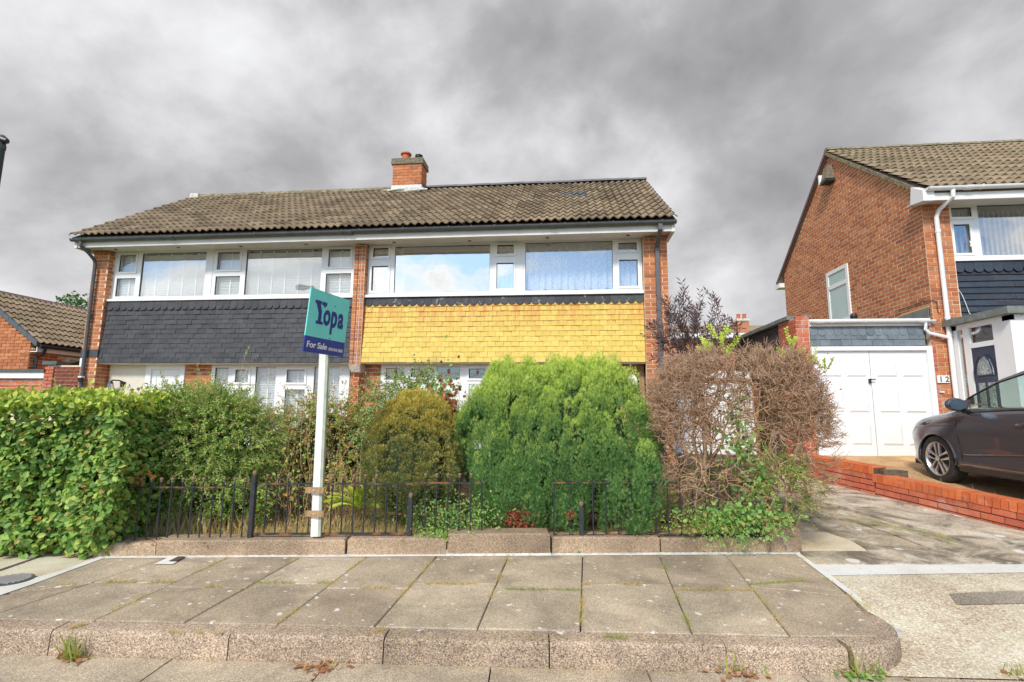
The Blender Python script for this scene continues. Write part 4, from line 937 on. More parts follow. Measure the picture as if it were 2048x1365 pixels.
# upstairs window with vertical blinds
w12 = window(h12, px1+.01, 10.4, 4.09, 5.13, YW-.01, [
    (7.05, 7.39, 4.90, 5.08, 1, M_glassl), (7.06, 7.33, 4.22, 4.76, 1, M_glassl), (7.50, 8.95, 4.17, 5.11, 0, M_glassl), (9.1, 9.4, 4.9, 5.08, 1, M_glassl), (9.1, 9.4, 4.2, 4.76, 1, M_glassl), (9.5, 10.3, 4.17, 5.1, 0, M_glassl)])
box('window_sill', (px1+.0, YW-.10, 4.055), (10.4, YW+.02, 4.10), M_white, w12)
MB().tube([(7.30, YW-.035, 4.44), (7.305, YW-.05, 4.38), (7.29, YW-.05, 4.33)], .010, 5).build('window_handle', M_white, w12)
x = 7.0; q = MB()
while x < 10.35: q.add([(x, YW+.12, 4.15), (x+.07, YW+.16, 4.15), (x+.07, YW+.16, 5.05), (x, YW+.12, 5.05)], [(0, 1, 2, 3)]); x += .085
q.build('vertical_blind', M_blind, w12, kind='stuff')
box('room_back', (px1+.0, YW+.9, 4.0), (10.5, YW+.92, 5.2), M_room, w12)
# cladding
box('cladding_backing', (px1+.01, YW-.04, 2.7), (10.8, YW+.01, 4.06), M_mortar2, h12)
hung(h12, px1+.015, 10.8, 2.80, 3.92, lambda z: YW-.045, .62, 10, M_slate3, 'cladding_board', th=.014, slope=.24)
scallops(h12, px1+.015, 10.8, 4.06, 3.85, YW-.085, .16, M_slate3)
# eaves, gutter, roof
box('fascia', (GX-.18, 9.14, 5.06), (12.3, 9.17, 5.23), M_trim12, h12); box('soffit', (GX-.17, 9.171, 5.11), (12.3, YW, 5.13), M_cream, h12)
MB().prism([(GX-.19, 9.12, 5.05), (GX-.19, 9.12, 5.24), (GX-.19, 9.40, 5.42), (GX-.19, 9.46, 5.10)], (.19, 0, 0)).build('box_end', M_white, h12)
gutter(h12, GX-.14, 12.3, 9.08, 5.27, .058, M_white, [7.2, 8.0, 8.8, 9.6], jl=[6.95])
xp = aY(1874, 445, 9.38).x
pp = MB().tube([(xp+.10, 9.08, 5.24), (xp+.10, 9.09, 5.10), (xp+.02, 9.33, 4.95), (xp, 9.38, 4.84), (xp, 9.38, 2.8), (xp, 9.38, .55)], .036, 10).build('downpipe', M_white, h12, smooth=True)
for z_ in (4.55, 2.98, 2.68): MB().lathe((xp, 9.38, z_), [(.043, 0), (.043, .05)], 10).build('pipe_collar', M_white, pp)
roof_slope(h12, GX-.07, 12.5, 9.10, 5.25, R12Y, R12Z+.06, rows=13, mat=M_tile2, tw=.304)
MB().prism([(GX-.06, R12Y, R12Z+.05), (GX-.06, 15.6, 5.20), (GX-.06, 15.6, 5.12), (GX-.06, R12Y, R12Z-.03)], (6, 0, 0)).build('rear_roof_slope', M_tile2, h12)
MB().prism([(GX-.075, 9.14, 5.20), (GX-.075, R12Y, R12Z+.055), (GX-.075, R12Y, R12Z-.03), (GX-.075, 9.30, 5.23)], (.05, 0, 0)).build('verge', M_ridge, h12)
MB().prism([(GX-.09, R12Y, R12Z+.09), (GX-.09, 15.62, 5.20), (GX-.09, 15.60, 5.12), (GX-.09, R12Y, R12Z-.01)], (.06, 0, 0)).build('verge', simple('purple_verge', (.16, .10, .11), .7), h12)
box('gutter_end', (GX-.12, 15.3, 5.0), (GX+.2, 15.62, 5.13), M_white, h12)
ridge(h12, GX-.06, 12.5, R12Y, R12Z+.08, .10, M_ridge, flat=.8)
# gable window, alarm box, flue, cable, flashing
def gw(y0, y1, z0, z1):
    q = MB(); X0 = GX-.032
    zm = 4.34
    q.box((X0, y0, z0), (X0+.06, y0+.09, z1)).box((X0, y1-.09, z0), (X0+.06, y1, z1)).box((X0, y0+.09, z0), (X0+.06, y1-.09, z0+.09)).box((X0, y0+.09, z1-.08), (X0+.06, y1-.09, z1)).box((X0, y0+.09, zm-.04), (X0+.06, y1-.09, zm+.05))
    w_ = q.build('window', M_white, h12)
    for a, b_ in ((z0+.09, zm-.04), (zm+.05, z1-.08)): MB().add([(X0+.018, y0+.09, a), (X0+.018, y1-.09, a), (X0+.018, y1-.09, b_), (X0+.018, y0+.09, b_)], [(0, 1, 2, 3)]).build('frosted_pane', M_frost, w_)
gw(11.92, 12.86, 3.42, 4.74)
al = MB().prism([(GX-.20, 12.16, 6.93), (GX-.20, 12.44, 6.93), (GX-.12, 12.40, 7.28), (GX-.12, 12.20, 7.28)], (.2, 0, 0)).build('alarm_box', M_chcap, h12)
box('box_base', (GX-.22, 12.15, 6.86), (GX, 12.45, 6.929), M_black, al); box('box_front', (GX-.23, 12.42, 6.88), (GX-.02, 12.47, 7.12), M_white, al)
fl_ = aX(1710, 628, GX-.25)
MB().lathe((GX-.28, fl_.y, 3.0), [(.085, 0), (.08, .28), (.095, .29), (.09, .34), (.06, .36), (.075, .40), (.05, .46), (0, .47)], 12).build('flue', M_black, h12, smooth=True)
MB().tube([aX(1790+x_/4.55, 360+y_/4.55, GX-.02) for x_, y_ in ((0, 1195), (120, 1155), (250, 1110), (320, 1098))]+[aY(1790+x_/4.55, 360+y_/4.55, GY0-.02) for x_, y_ in ((345, 1097), (380, 1112), (386, 1170), (395, 1210), (420, 1216))], .007, 5).build('cable', M_black, h12)
MB().tube([aY(1910+i*7, 562+i*15+3*sin(i*2), YW-.1) for i in range(6)], .006, 5).build('cable', M_trim12, h12)
fz = [(GX-.03, 9.52, 3.02), (GX-.03, 9.52, 3.22), (GX-.03, 10.2, 3.20), (GX-.03, 11.6, 3.03)]
MB().prism(fz, (.028, 0, 0)).build('flashing', M_felt, h12); MB().prism([(p[0]+.012, p[1], p[2]+.03) for p in fz], (.012, 0, 0)).build('flashing_mortar', simple('sandy_mortar', (.66, .44, .2), .9), h12)
box('string_flashing', (px1-.18, GY0-.03, 2.90), (px1+.02, GY0+.02, 3.02), M_felt, h12)
def text(body, size, M, mat, name, parent, bold=.0, extr=.002, align='LEFT', **k):
    cu = bpy.data.curves.new(name, 'FONT'); cu.body = body; cu.size = size; cu.offset = bold; cu.extrude = extr; cu.align_x = align; cu.resolution_u = 3
    o = bpy.data.objects.new('tmp', cu); C.objects.link(o); dg = bpy.context.evaluated_depsgraph_get(); me = bpy.data.meshes.new_from_object(o.evaluated_get(dg)); bpy.data.objects.remove(o)
    me.transform(M); me.transform(Matrix.Translation(-wpos(parent))); me.name = name
    return link(name, me, mat, parent, **k)
def Mxz(x, y, z): return Matrix(((1, 0, 0, x), (0, 0, -1, y), (0, 1, 0, z), (0, 0, 0, 1)))
M_ink = simple('number_blue_black', (.02, .025, .07), .5)
p = aY(1876, 765, 9.43)
for i, d_ in enumerate('12'):
    nb = box('number_tile', (p.x+i*.10, 9.435, 1.87), (p.x+i*.10+.096, 9.453, 2.0), M_white, h12)
    text(d_, .13, Mxz(p.x+i*.10+.024, 9.434, 1.89), M_ink, 'digit', nb, bold=.002)
box('bell_push', (p.x+.02, 9.43, 1.70), (p.x+.09, 9.45, 1.73), M_cream, h12)
# porch: side with the door faces the drive, glazed front
PX, PY0, PYF = 6.70, 9.44, 8.22
porch = MB().box((PX, PYF, .4), (PX+.06, PYF+.14, 2.84)).box((PX, 9.28, .4), (PX+.06, PY0, 2.84)).box((PX, 8.22, 2.76), (PX+.06, PY0, 2.845)).box((PX+.061, PYF, 2.70), (9.6, PYF+.06, 2.845)).box((PX+.061, PYF, .4), (PX+.26, PYF+.06, 2.70)).box((8.6, PYF, .4), (8.8, PYF+.06, 2.70)).box((PX+.26, PYF, 2.28), (8.6, PYF+.06, 2.36)).box((PX+.26, PYF, .4), (8.6, PYF+.06, 1.0)).build('porch', M_white, h12)
yq = lambda u: aX(u, 760, PX).y
dj0, dj1 = yq(1997), yq(1948)          # door leaf near / far edges
MB().box((PX, PYF+.14, .4), (PX+.05, dj0, 2.76)).box((PX, dj1, .4), (PX+.05, dj1+.13, 2.76)).box((PX, dj0, 2.42), (PX+.05, dj1, 2.50)).build('door_frame', M_white, porch)
MB().box((PX+.02, dj0, 2.50), (PX+.03, dj1, 2.76)).build('toplight', M_glassd, porch); MB().box((PX+.02, dj1+.13, .9), (PX+.03, 9.28, 2.76)).build('sidelight', M_glassd, porch)
door = box('front_door', (PX+.012, dj0, .55), (PX+.05, dj1, 2.42), M_navy, porch, label='navy door with arched and twin glass lights')
dc = (dj0+dj1)/2; dw = dj1-dj0; M_dglass = concrete('textured_door_glass', [(.36, .40, .38), (.42, .46, .43)], .6, 60, rough=.2)
MB().prism([(PX-.0, dc+dw*.34*cos(pi*i/10), 1.96+.30*sin(pi*i/10)) for i in range(11)], (.014, 0, 0)).build('arched_light', M_dglass, door)
for s in (-1, 1): MB().box((PX, dc+s*dw*.20-dw*.12, 1.0), (PX+.014, dc+s*dw*.20+dw*.12, 1.84)).build('door_light', M_dglass, door)
MB().tube([(PX-.02+.0, dc+dw*.36*cos(pi*i/10), 1.96+.32*sin(pi*i/10)) for i in range(11)]+[(PX-.02, dc+dw*.36, 1.955)], .012, 5).build('arch_moulding', M_navy, door)
MB().tube([(PX-.02, dj1-.05, 1.50), (PX-.04, dj1-.05, 1.50), (PX-.04, dj1-.16, 1.50)], .010, 6).build('handle', M_brass, door)
box('key_safe', (PX-.03, dj1+.04, 1.50), (PX-.0, dj1+.10, 1.62), M_black, porch)
rf = MB().prism([(PX-.10, PY0, 2.846), (PX-.10, PYF-.10, 2.846), (9.7, PYF-.10, 2.846), (9.7, PY0, 2.846)], (0, 0, .11)).build('porch_roof', M_felt, porch)
for x0, x1, z0, z1 in ((PX+.27, 7.7, 1.0, 2.28), (7.74, 8.6, 1.0, 2.28), (PX+.27, 7.7, 2.36, 2.70), (7.74, 8.6, 2.36, 2.70)): MB().box((x0, PYF+.025, z0), (x1, PYF+.03, z1)).build('pane', M_glassd, porch)
box('glazing_bar', (7.70, PYF-.01, 1.0), (7.74, PYF+.07, 2.70), M_white, porch); box('porch_back', (PX+.08, 9.30, .4), (9.5, 9.40, 2.84), simple('porch_inside_wall', (.30, .16, .10), .9), porch)

gar = thing('garage', 'attached garage with white panelled double doors and blue-grey slates above', 'garage', (5.4, 9.5, .6))
gb = MB().box((4.20, 9.50, .3), (4.40, 12.9, 3.02)).box((4.20, 12.7, .3), (6.46, 12.9, 2.95)).box((4.40, 9.56, 2.5), (6.40, 9.62, 2.95)).build('wall', simple('dark_rendered_wall', (.075, .06, .055), .95, .3, 3), gar)
box('flat_roof', (4.40, 9.50, 2.955), (6.47, 12.7, 3.0), M_felt, gar)
PG = Pieces('brick', gar, BR, M_brick2)
box('mortar_core', (4.172, 9.466, .3), (4.395, 10.2, 3.04), M_mortar, gar)
bricks(PG, (4.165, 9.46, .3), (1, 0, 0), (0, -1, 0), .235, .35, 3.05, 'english', blen=.225); bricks(PG, (4.165, 10.2, .3), (0, -1, 0), (-1, 0, 0), .74, .3, 3.05, 'stretcher')
box('mortar_core', (6.405, 9.47, .3), (6.478, 9.6, 2.95), M_mortar, gar)
bricks(PG, (6.40, 9.463, .3), (1, 0, 0), (0, -1, 0), .08, .35, 2.93, 'stretcher'); PG.finish()
for i in range(7): MB().box((4.12, 9.44+i*.5 if i else 9.70, 3.05+.003*(i % 2)), (4.44, 9.44+(i+1)*.5-.008, 3.12+.003*(i % 2))).build('coping_stone', M_felt, gar)
box('pier_slab', (4.30, 9.52, 3.05), (4.48, 9.68, 3.12), M_chcap, gar)
gf = MB().box((4.40, 9.44, .55), (4.47, 9.54, 2.44)).box((6.31, 9.44, .55), (6.40, 9.54, 2.44)).box((4.40, 9.44, 2.44), (6.40, 9.54, 2.515)).build('door_frame', M_white, gar)
# double doors with raised panels
for s, (xa, xb) in enumerate(((4.472, 5.378), (5.386, 6.308))):
    dd = box('garage_door', (xa, 9.49, .58), (xb, 9.53, 2.435), M_white, gar)
    w_ = (xb-xa)
    for r, (za, zb) in enumerate(((1.98, 2.31), (1.36, 1.78), (.80, 1.15))):
        for c in range(2):
            x0 = xa+w_*(.10+.46*c); x1 = x0+w_*.36
            pv = [(x0, 9.488, za), (x1, 9.488, za), (x1, 9.488, zb), (x0, 9.488, zb)]; e = .022
            pa = [(x0+e, 9.474, za+e), (x1-e, 9.474, za+e), (x1-e, 9.474, zb-e), (x0+e, 9.474, zb-e)]
            MB().add(pv+pa, [(4, 5, 6, 7), (0, 1, 5, 4), (1, 2, 6, 5), (2, 3, 7, 6), (3, 0, 4, 7)]).build('raised_panel', M_white, dd)
            q = MB(); t = .005
            for a, b_ in (((x0-t, 9.486, za-t), (x1+t, 9.4895, za)), ((x0-t, 9.486, zb), (x1+t, 9.4895, zb+t)), ((x0-t, 9.486, za), (x0, 9.4895, zb)), ((x1, 9.486, za), (x1+t, 9.4895, zb))): q.box(a, b_)
            q.build('panel_shadow_bead', M_trim12, dd)
box('door_meeting_gap', (5.378, 9.495, .6), (5.386, 9.50, 2.43), M_gut, gar)
hd = MB().box((5.33, 9.45, 1.86), (5.36, 9.488, 1.94)).tube([(5.345, 9.44, 1.925), (5.43, 9.44, 1.93)], .010, 6).build('garage_door_handle', M_black, gar)
box('slate_backing', (4.40, 9.50, 2.52), (6.33, 9.56, 2.93), M_mortar2, gar)
hung(gar, 4.40, 6.32, 2.53, 2.76, lambda z: 9.485, .168, 2, M_slate2, 'slate', slope=.08); scallops(gar, 4.40, 6.32, 2.90, 2.71, 9.465, .142, M_slate2)
gg = gutter(gar, 4.40, 6.46, 9.40, 2.97, .045, M_white, [4.75, 5.3, 5.85], jl=[4.5, 6.2])
box('fascia', (4.40, 9.45, 2.88), (6.42, 9.48, 3.01), M_trim12, gar)
MB().tube([(6.30, 9.40, 2.94), (6.30, 9.40, 2.80), (6.34, 9.40, 2.74), (6.62, 9.385, 2.66), (xp, 9.38, 2.62)], .030, 8).build('branch_pipe', M_white, gar, smooth=True)
# ---- detached garage of the pair at the back of its drive
g2 = thing('white_garage', 'flat-roofed garage with a white door behind the bare bush at the end of the driveway', 'garage', (3.0, 11.2, .4))
box('wall', (2.0, 11.3, .2), (4.10, 14.5, 2.05), M_bface, g2); box('garage_door', (2.10, 11.25, .45), (4.0, 11.3, 1.95), M_white, g2); box('fascia', (1.97, 11.18, 2.052), (4.14, 11.24, 2.2), M_white, g2); box('flat_roof', (1.97, 11.24, 2.052), (4.14, 14.5, 2.17), M_felt, g2)
for i in range(4): box('door_rib', (2.12, 11.235, .7+i*.32), (3.98, 11.249, .715+i*.32), M_trim12, g2)

# ================================================================== LOW BRICK WALL BESIDE THE DRIVE
lw = thing('low_brick_wall', 'low red brick garden wall with bricks on edge on top, between the two driveways', 'wall', (4.2, 7, .3))
wa, wb, wc_ = gp(2300, 1135), gp(1775, 990), gp(1608, 958)
wa = Vector((4.92, 4.62, DZ(0, 4.62))); 
p0 = gp(2048, 1063); p1 = gp(1612, 958); wd = Vector((p1.x-p0.x, p1.y-p0.y, 0)).normalized(); wn = Vector((-wd.y, wd.x, 0))
if wn.x > 0: wn = -wn
S0 = Vector((p0.x, p0.y, 0))-wd*1.3; Lw = (Vector((p1.x, p1.y, 0))-S0).length
slope_w = .052
base = lambda s: DZ(0, (S0+wd*s).y)
PW = Pieces('brick', lw, BR, M_brick2); PK = Pieces('coping_brick', lw, BR, M_cap)
step_s = ((Vector((gp(1778, 990).x, gp(1778, 990).y, 0))-S0)).dot(wd)
zt0 = aX(2048, 1030, p0.x).z
def wall_run(s0, s1, courses, ztop0):
    # courses laid level-ish with the slope of the drive
    du = Vector((wd.x, wd.y, slope_w)).normalized(); n = 0
    for k in range(courses):
        s = s0-(.1125 if k % 2 else 0)
        while s < s1-.02:
            a, b_ = max(s, s0), min(s+.225, s1)
            if b_-a > .03:
                c = S0+wd*((a+b_)/2); c.z = base((a+b_)/2)-.05+ztop0+(k+.5)*.074
                PW.add(basis(c+wn*(.0+random.uniform(-.003, .004)), du*(b_-a-.012), -wn*.20, Vector((0, 0, .061))))
            s += .225
    s = s0
    while s < s1-.03:
        c = S0+wd*(s+.036); c.z = base(s)-.05+ztop0+courses*.074+.053
        PK.add(basis(c+wn*(.004+random.uniform(-.003, .004)), du*.065, -wn*.222, Vector((0, 0, .104)))); s += .074
    q = MB(); A_ = S0+wd*s0; B_ = S0+wd*s1; zc = courses*.074+ztop0-.05+.085
    A1 = A_+wn*-.010; B1 = B_+wn*-.010; A2 = A_-wn*.19; B2 = B_-wn*.19
    vs = [(A1.x, A1.y, base(s0)-.2), (B1.x, B1.y, base(s1)-.2), (B2.x, B2.y, base(s1)-.2), (A2.x, A2.y, base(s0)-.2), (A1.x, A1.y, base(s0)+zc), (B1.x, B1.y, base(s1)+zc), (B2.x, B2.y, base(s1)+zc), (A2.x, A2.y, base(s0)+zc)]
    q.add(vs, [(0, 3, 2, 1), (4, 5, 6, 7), (0, 1, 5, 4), (1, 2, 6, 5), (2, 3, 7, 6), (3, 0, 4, 7)]).build('mortar_core', simple('wall_mortar', (.10, .07, .055), .95, .3, 20), lw)
wall_run(0, step_s, 3, 0); wall_run(step_s, Lw, 4, .02)
PW.finish(); PK.finish()
c = S0+wd*(step_s+.02)-wn*.12; MB().box((c.x-.02, c.y-.12, base(step_s)+.22), (c.x+.28, c.y+.02, base(step_s)+.33)).build('loose_coping_block', simple('mossy_block', (.13, .10, .07), .95, .4, 20, bmp=.4), lw)
# ================================================================== GARDEN EDGE: COPING, RAILINGS, SIGN
cw = thing('garden_edging', 'low brown concrete edging stones between the front garden and the pavement', 'edging', (-1, 4.5, ZP))
bd = (bline(1)-bline(0)).normalized(); bn = Vector((-bd.y, bd.x, 0))
def atline(u, v, off):
    """pixel ray meets the vertical plane that runs along the garden edge, off metres behind its front"""
    o = bline(0)+bn*off; d = ray(u, v); t = (o-Vector((0, 0, CAMH))).dot(bn)/d.dot(bn); p = d*t; p.z += CAMH; return p
for i, (u0, u1, vt, off) in enumerate(((188, 312, 1087, .0), (312, 690, 1081, .0), (694, 893, 1077, .012), (894, 1101, 1068, -.02), (1103, 1320, 1075, .02), (1322, 1540, 1077, .025), (1542, 1604, 1057, .0))):
    a, b_ = atline(u0, 1095, .03+off), atline(u1, 1095, .03+off); zt = atline((u0+u1)/2, vt, .03+off).z; a.z = b_.z = 0
    d = b_-a; l = d.length; q = MB(); e = .012; dp = .20 if i < 6 else .26
    def pt(s, w_, z): p = a+bd*s+bn*w_; return (p.x, p.y, z)
    rings = [[(.003, 0, .10), (l-.003, 0, .10), (l-.003, dp, .10), (.003, dp, .10)], [(.003, 0, zt-e), (l-.003, 0, zt-e), (l-.003, dp, zt-e), (.003, dp, zt-e)], [(.003+e, e, zt), (l-.003-e, e, zt), (l-.003-e, dp-e, zt+.004), (.003+e, dp-e, zt+.004)]]
    vs = [pt(*p) for r in rings for p in r]; fs = [(8, 9, 10, 11)]+[(k*4+j, k*4+(j+1) % 4, (k+1)*4+(j+1) % 4, (k+1)*4+j) for k in (0, 1) for j in range(4)]
    q.add(vs, fs).build('edging_stone', M_edge, cw)
cf = MB(); 
for u0, u1, h_ in ((893, 1101, .045), (205, 700, .012), (1103, 1600, .010)):
    a, b_ = atline(u0, 1098, .02), atline(u1, 1098, .02); q = [a-bn*.03, b_-bn*.03, b_+bn*.02, a+bn*.02]
    cf.prism([(p.x, p.y, ZP) for p in q[:2]]+[(q[2].x, q[2].y, ZP+h_), (q[3].x, q[3].y, ZP+h_)], (0, 0, -.01))
cf.build('mortar_fillet', M_mort3, cw)

def railing(u0, u1, vtop, vbot, bars, label, off=.12, finials=True, posts=(), brail=True, balls=None, group='black iron railing panels along the garden edge'):
    a, b_ = atline(u0, vbot, off), atline(u1, vbot, off); zt = atline((u0+u1)/2, vtop, off).z; zb = atline((u0+u1)/2, vbot, off).z
    t = thing('iron_railing', label, 'railing', ((a.x+b_.x)/2, (a.y+b_.y)/2, zb), group)
    dr_ = (b_-a); dr_.z = 0; L_ = dr_.length; dr_.normalize()
    def bx(s0, s1, w_, z0, z1, nm, mat):
        q = MB(); p0, p1 = a+dr_*s0, a+dr_*s1
        vs = [(p.x+bn.x*o, p.y+bn.y*o, z) for z in (z0, z1) for p, o in ((p0, -w_), (p1, -w_), (p1, w_), (p0, w_))]
        return q.add(vs, [(0, 3, 2, 1), (4, 5, 6, 7), (0, 1, 5, 4), (1, 2, 6, 5), (2, 3, 7, 6), (3, 0, 4, 7)]).build(nm, mat, t)
    bx(0, L_, .011, zt-.006, zt+.006, 'top_rail', M_rail)
    if brail: bx(0, L_, .011, zb-.006, zb+.008, 'bottom_rail', M_rail)
    for k, u in enumerate(bars):
        p = atline(u, vbot, off); s = (p-a).dot(dr_); p = a+dr_*s; lean = random.uniform(-.004, .004); fin = finials and (balls is None or k in balls)
        top = zt+.045 if fin else zt
        q = MB().tube([(p.x, p.y, zb-(.0 if brail else .05)), (p.x+lean, p.y, zt), (p.x+lean, p.y, top)], .0065, 6).build('bar', M_iron, t)
        if fin: MB().lathe((p.x+lean, p.y, top), [(.008, 0), (.012, .004), (.008, .010), (.012, .014), (.016, .024), (.012, .034), (0, .038)], 8).build('finial', M_rust, q, smooth=True)
    for u, vt in posts:
        p = atline(u, vbot, off); z1 = atline(u, vt, off).z
        po = MB().box((p.x-.019, p.y-.019, zb-.06), (p.x+.019, p.y+.019, z1-.05)).build('post', M_iron, t)
        MB().lathe((p.x, p.y, z1-.05), [(.012, 0), (.016, .01), (.021, .026), (.016, .042), (0, .048)], 8).build('post_ball', M_rust, po, smooth=True)
railing(240, 496, 975, 1067, [250+21.2*i for i in range(12)], 'left length of railing running into the hedge, lower top rail', brail=False)
railing(508, 822, 968, 1068, [527+22.1*i for i in range(14)], 'length of railing behind the sale sign post, rust on its rail', posts=((501, 940),), balls=set(range(11)))
railing(826, 968, 966, 1072, [848+23*i for i in range(6)], 'short railing between the golden and the green conifer', posts=((819, 985),), brail=False, balls={0, 1, 2, 3, 4})
railing(1106, 1548, 966, 1071, [1108, 1140]+[1187+25.2*i for i in range(15)], 'right length of railing under the bare bush and brambles', posts=((1163, 1002),), balls={7, 8, 9, 12, 13})

# ---- sale board on its white post
sg = thing('for_sale_sign', 'turquoise and navy sale board on a white wooden post in front of the railings', 'sign', tuple(atline(628, 1072, .06)))
pb, pt_ = atline(628, 1074, .07), atline(650, 600, .07); pt_.z = min(pt_.z, 3)
wv_ = .030
def post(a, b_, w0, w1, dpt, nm, mat):
    q = MB(); vs = [(p.x+s*w_*bd.x+o*bn.x, p.y+s*w_*bd.y+o*bn.y, p.z) for p, w_ in ((a, w0), (b_, w1)) for s, o in ((-1, 0), (1, 0), (1, dpt), (-1, dpt))]
    return q.add(vs, [(0, 3, 2, 1), (4, 5, 6, 7), (0, 1, 5, 4), (1, 2, 6, 5), (2, 3, 7, 6), (3, 0, 4, 7)]).build(nm, mat, sg)
post(pb, pt_, wv_, wv_*.93, .05, 'post', simple('white_painted_wood', (.82, .82, .78), .5, .06, 10))
M_grn = simple('greenish_post_edge', (.42, .46, .34), .7, .2, 12)
post(pb+bd*(wv_+.012), pt_+bd*(wv_+.010)+Vector((0, 0, -.05)), .011, .010, .045, 'post_batten', M_grn)
for v in (981, 1028):
    p = atline(630, v, .055); q = MB().box((p.x-.082, p.y-.010, p.z-.024), (p.x+.082, p.y+.012, p.z+.024)).build('clamp_board', M_wood, sg)
    MB().lathe((p.x, p.y-.013, p.z), [(.006, -.006), (.008, 0), (.006, .006)], 6).build('screw', M_chrome, q)
def pd(u, v, d): return Vector((0, 0, CAMH))+ray(u, v)*d
BL, BRt, TL = pd(606, 703, 4.06), pd(686, 715, 4.60), pd(615, 572, 4.06)
bxv = BRt-BL; BW = bxv.length; bxv.normalize(); bzv = (TL-BL); bzv = (bzv-bxv*bzv.dot(bxv)); BH = bzv.length; bzv.normalize(); byv = bzv.cross(bxv)      # away from the camera
if byv.y < 0: byv = -byv
MS = basis(BL, bxv, byv, bzv)
M_teal = simple('board_turquoise', (.20, .80, .72), .4, .04, 6); M_navb = simple('board_blue', (.035, .06, .32), .4, .06, 6); M_ink2 = simple('print_navy', (.018, .035, .24), .4, .05)
board = MB().box((0, 0, BH*.25), (BW, .010, BH), MS).build('board', M_teal, sg)
lowb = MB().box((0, 0, 0), (BW, .010, BH*.25), MS).build('lower_band', M_navb, board)
MB().box((BW+.002, .012, -.0), (BW+.010, .10, BH), MS).build('second_board_edge', M_teal, sg)
def fit(body, x0, x1, z0, z1, mat, name, parent, bold):
    cu = bpy.data.curves.new(name, 'FONT'); cu.body = body; cu.size = 1; cu.offset = bold; cu.extrude = .001; cu.resolution_u = 4; cu.space_character = .95
    o = bpy.data.objects.new('tmp', cu); C.objects.link(o); me = bpy.data.meshes.new_from_object(o.evaluated_get(bpy.context.evaluated_depsgraph_get())); bpy.data.objects.remove(o)
    xs_ = [v.co.x for v in me.vertices]; ys_ = [v.co.y for v in me.vertices]; a, b_, c, d = min(xs_), max(xs_), min(ys_), max(ys_)
    for v in me.vertices:
        v.co = MS @ Vector((x0+(v.co.x-a)/(b_-a)*(x1-x0), -.0015-v.co.z, z0+(v.co.y-c)/(d-c)*(z1-z0)))
    me.transform(Matrix.Translation(-wpos(parent))); me.name = name; return link(name, me, mat, parent)
W_, H_ = BW, BH
def FZ(f): return H_*(1-f)
# slab-serif first letter
Yp = [(.0, 1), (.50, 1), (.50, .86), (.43, .86), (.60, .55), (.60, .13), (.78, .13), (.78, 0), (.22, 0), (.22, .13), (.36, .13), (.36, .46), (.10, .86), (0, .86)]
yx0, yx1, yz0, yz1 = W_*.13, W_*.36, FZ(.535), FZ(.165)
def yq_(p): return MS @ Vector((yx0+p[0]*(yx1-yx0)/.78, -.0025, yz0+p[1]*(yz1-yz0)))
MB().prism([yq_(p) for p in Yp], byv*.002).build('letter', M_ink2, board)
MB().prism([yq_(p) for p in ((.56, 1), (.95, 1), (.95, .86), (.88, .86), (.80, .76), (.72, .80), (.66, .86), (.56, .86))], byv*.002).build('letter', M_ink2, board)
for ch_, x0, x1, zt_, zb_ in (('o', .36, .535, .275, .535), ('p', .555, .71, .275, .66), ('a', .735, .885, .275, .535)): fit(ch_, W_*x0, W_*x1, FZ(zb_), FZ(zt_), M_ink2, 'letter', board, .032)
fit('For Sale', W_*.06, W_*.54, H_*.075, H_*.175, M_white, 'lettering', lowb, .02)
fit('0330 818 2828', W_*.585, W_*.955, H_*.075, H_*.125, M_white, 'lettering', lowb, .012)
for fx1, fz1 in ((.62, .82), (.58, .27)): MB().lathe(tuple(MS @ Vector((W_*fx1, -.003, H_*fz1))), [(.004, -.004), (.005, 0), (.004, .004)], 6).build('screw', M_iron, board)

# ================================================================== LEFT SIDE: LAMP POST, BUNGALOW, WALL
lp = aY(4, 300, 5.5)
t = thing('lamp_post', 'tall dark lamp post cut off by the left edge of the frame', 'lamp post', (lp.x-.12, 5.5, .1))
topz = aY(8, 282, 5.5).z
MB().tube([(lp.x-.02, 5.5, .0), (lp.x-.02, 5.5, 1.4)], .065, 12).build('base', M_iron, t, smooth=True)
MB().tube([(lp.x-.02, 5.5, 1.4), (lp.x-.02, 5.5, topz-.03)], .045, 12).build('pole', simple('dark_green_paint', (.02, .035, .03), .35), t, smooth=True)
MB().lathe((lp.x-.02, 5.5, topz-.12), [(.05, 0), (.052, .05), (.05, .06)], 12).build('collar', M_iron, t)
MB().tube([(lp.x+.06, 5.5, topz-.01), (lp.x-.10, 5.46, topz+.03), (lp.x-.55, 5.4, topz+.06)], [.035, .055, .08], 10).build('lantern_arm', M_black, t, smooth=True)
MB().lathe((lp.x-.02, 5.5, topz+.02), [(.05, 0), (.05, .03), (.02, .06), (0, .06)], 10).build('photocell', M_gut, t)

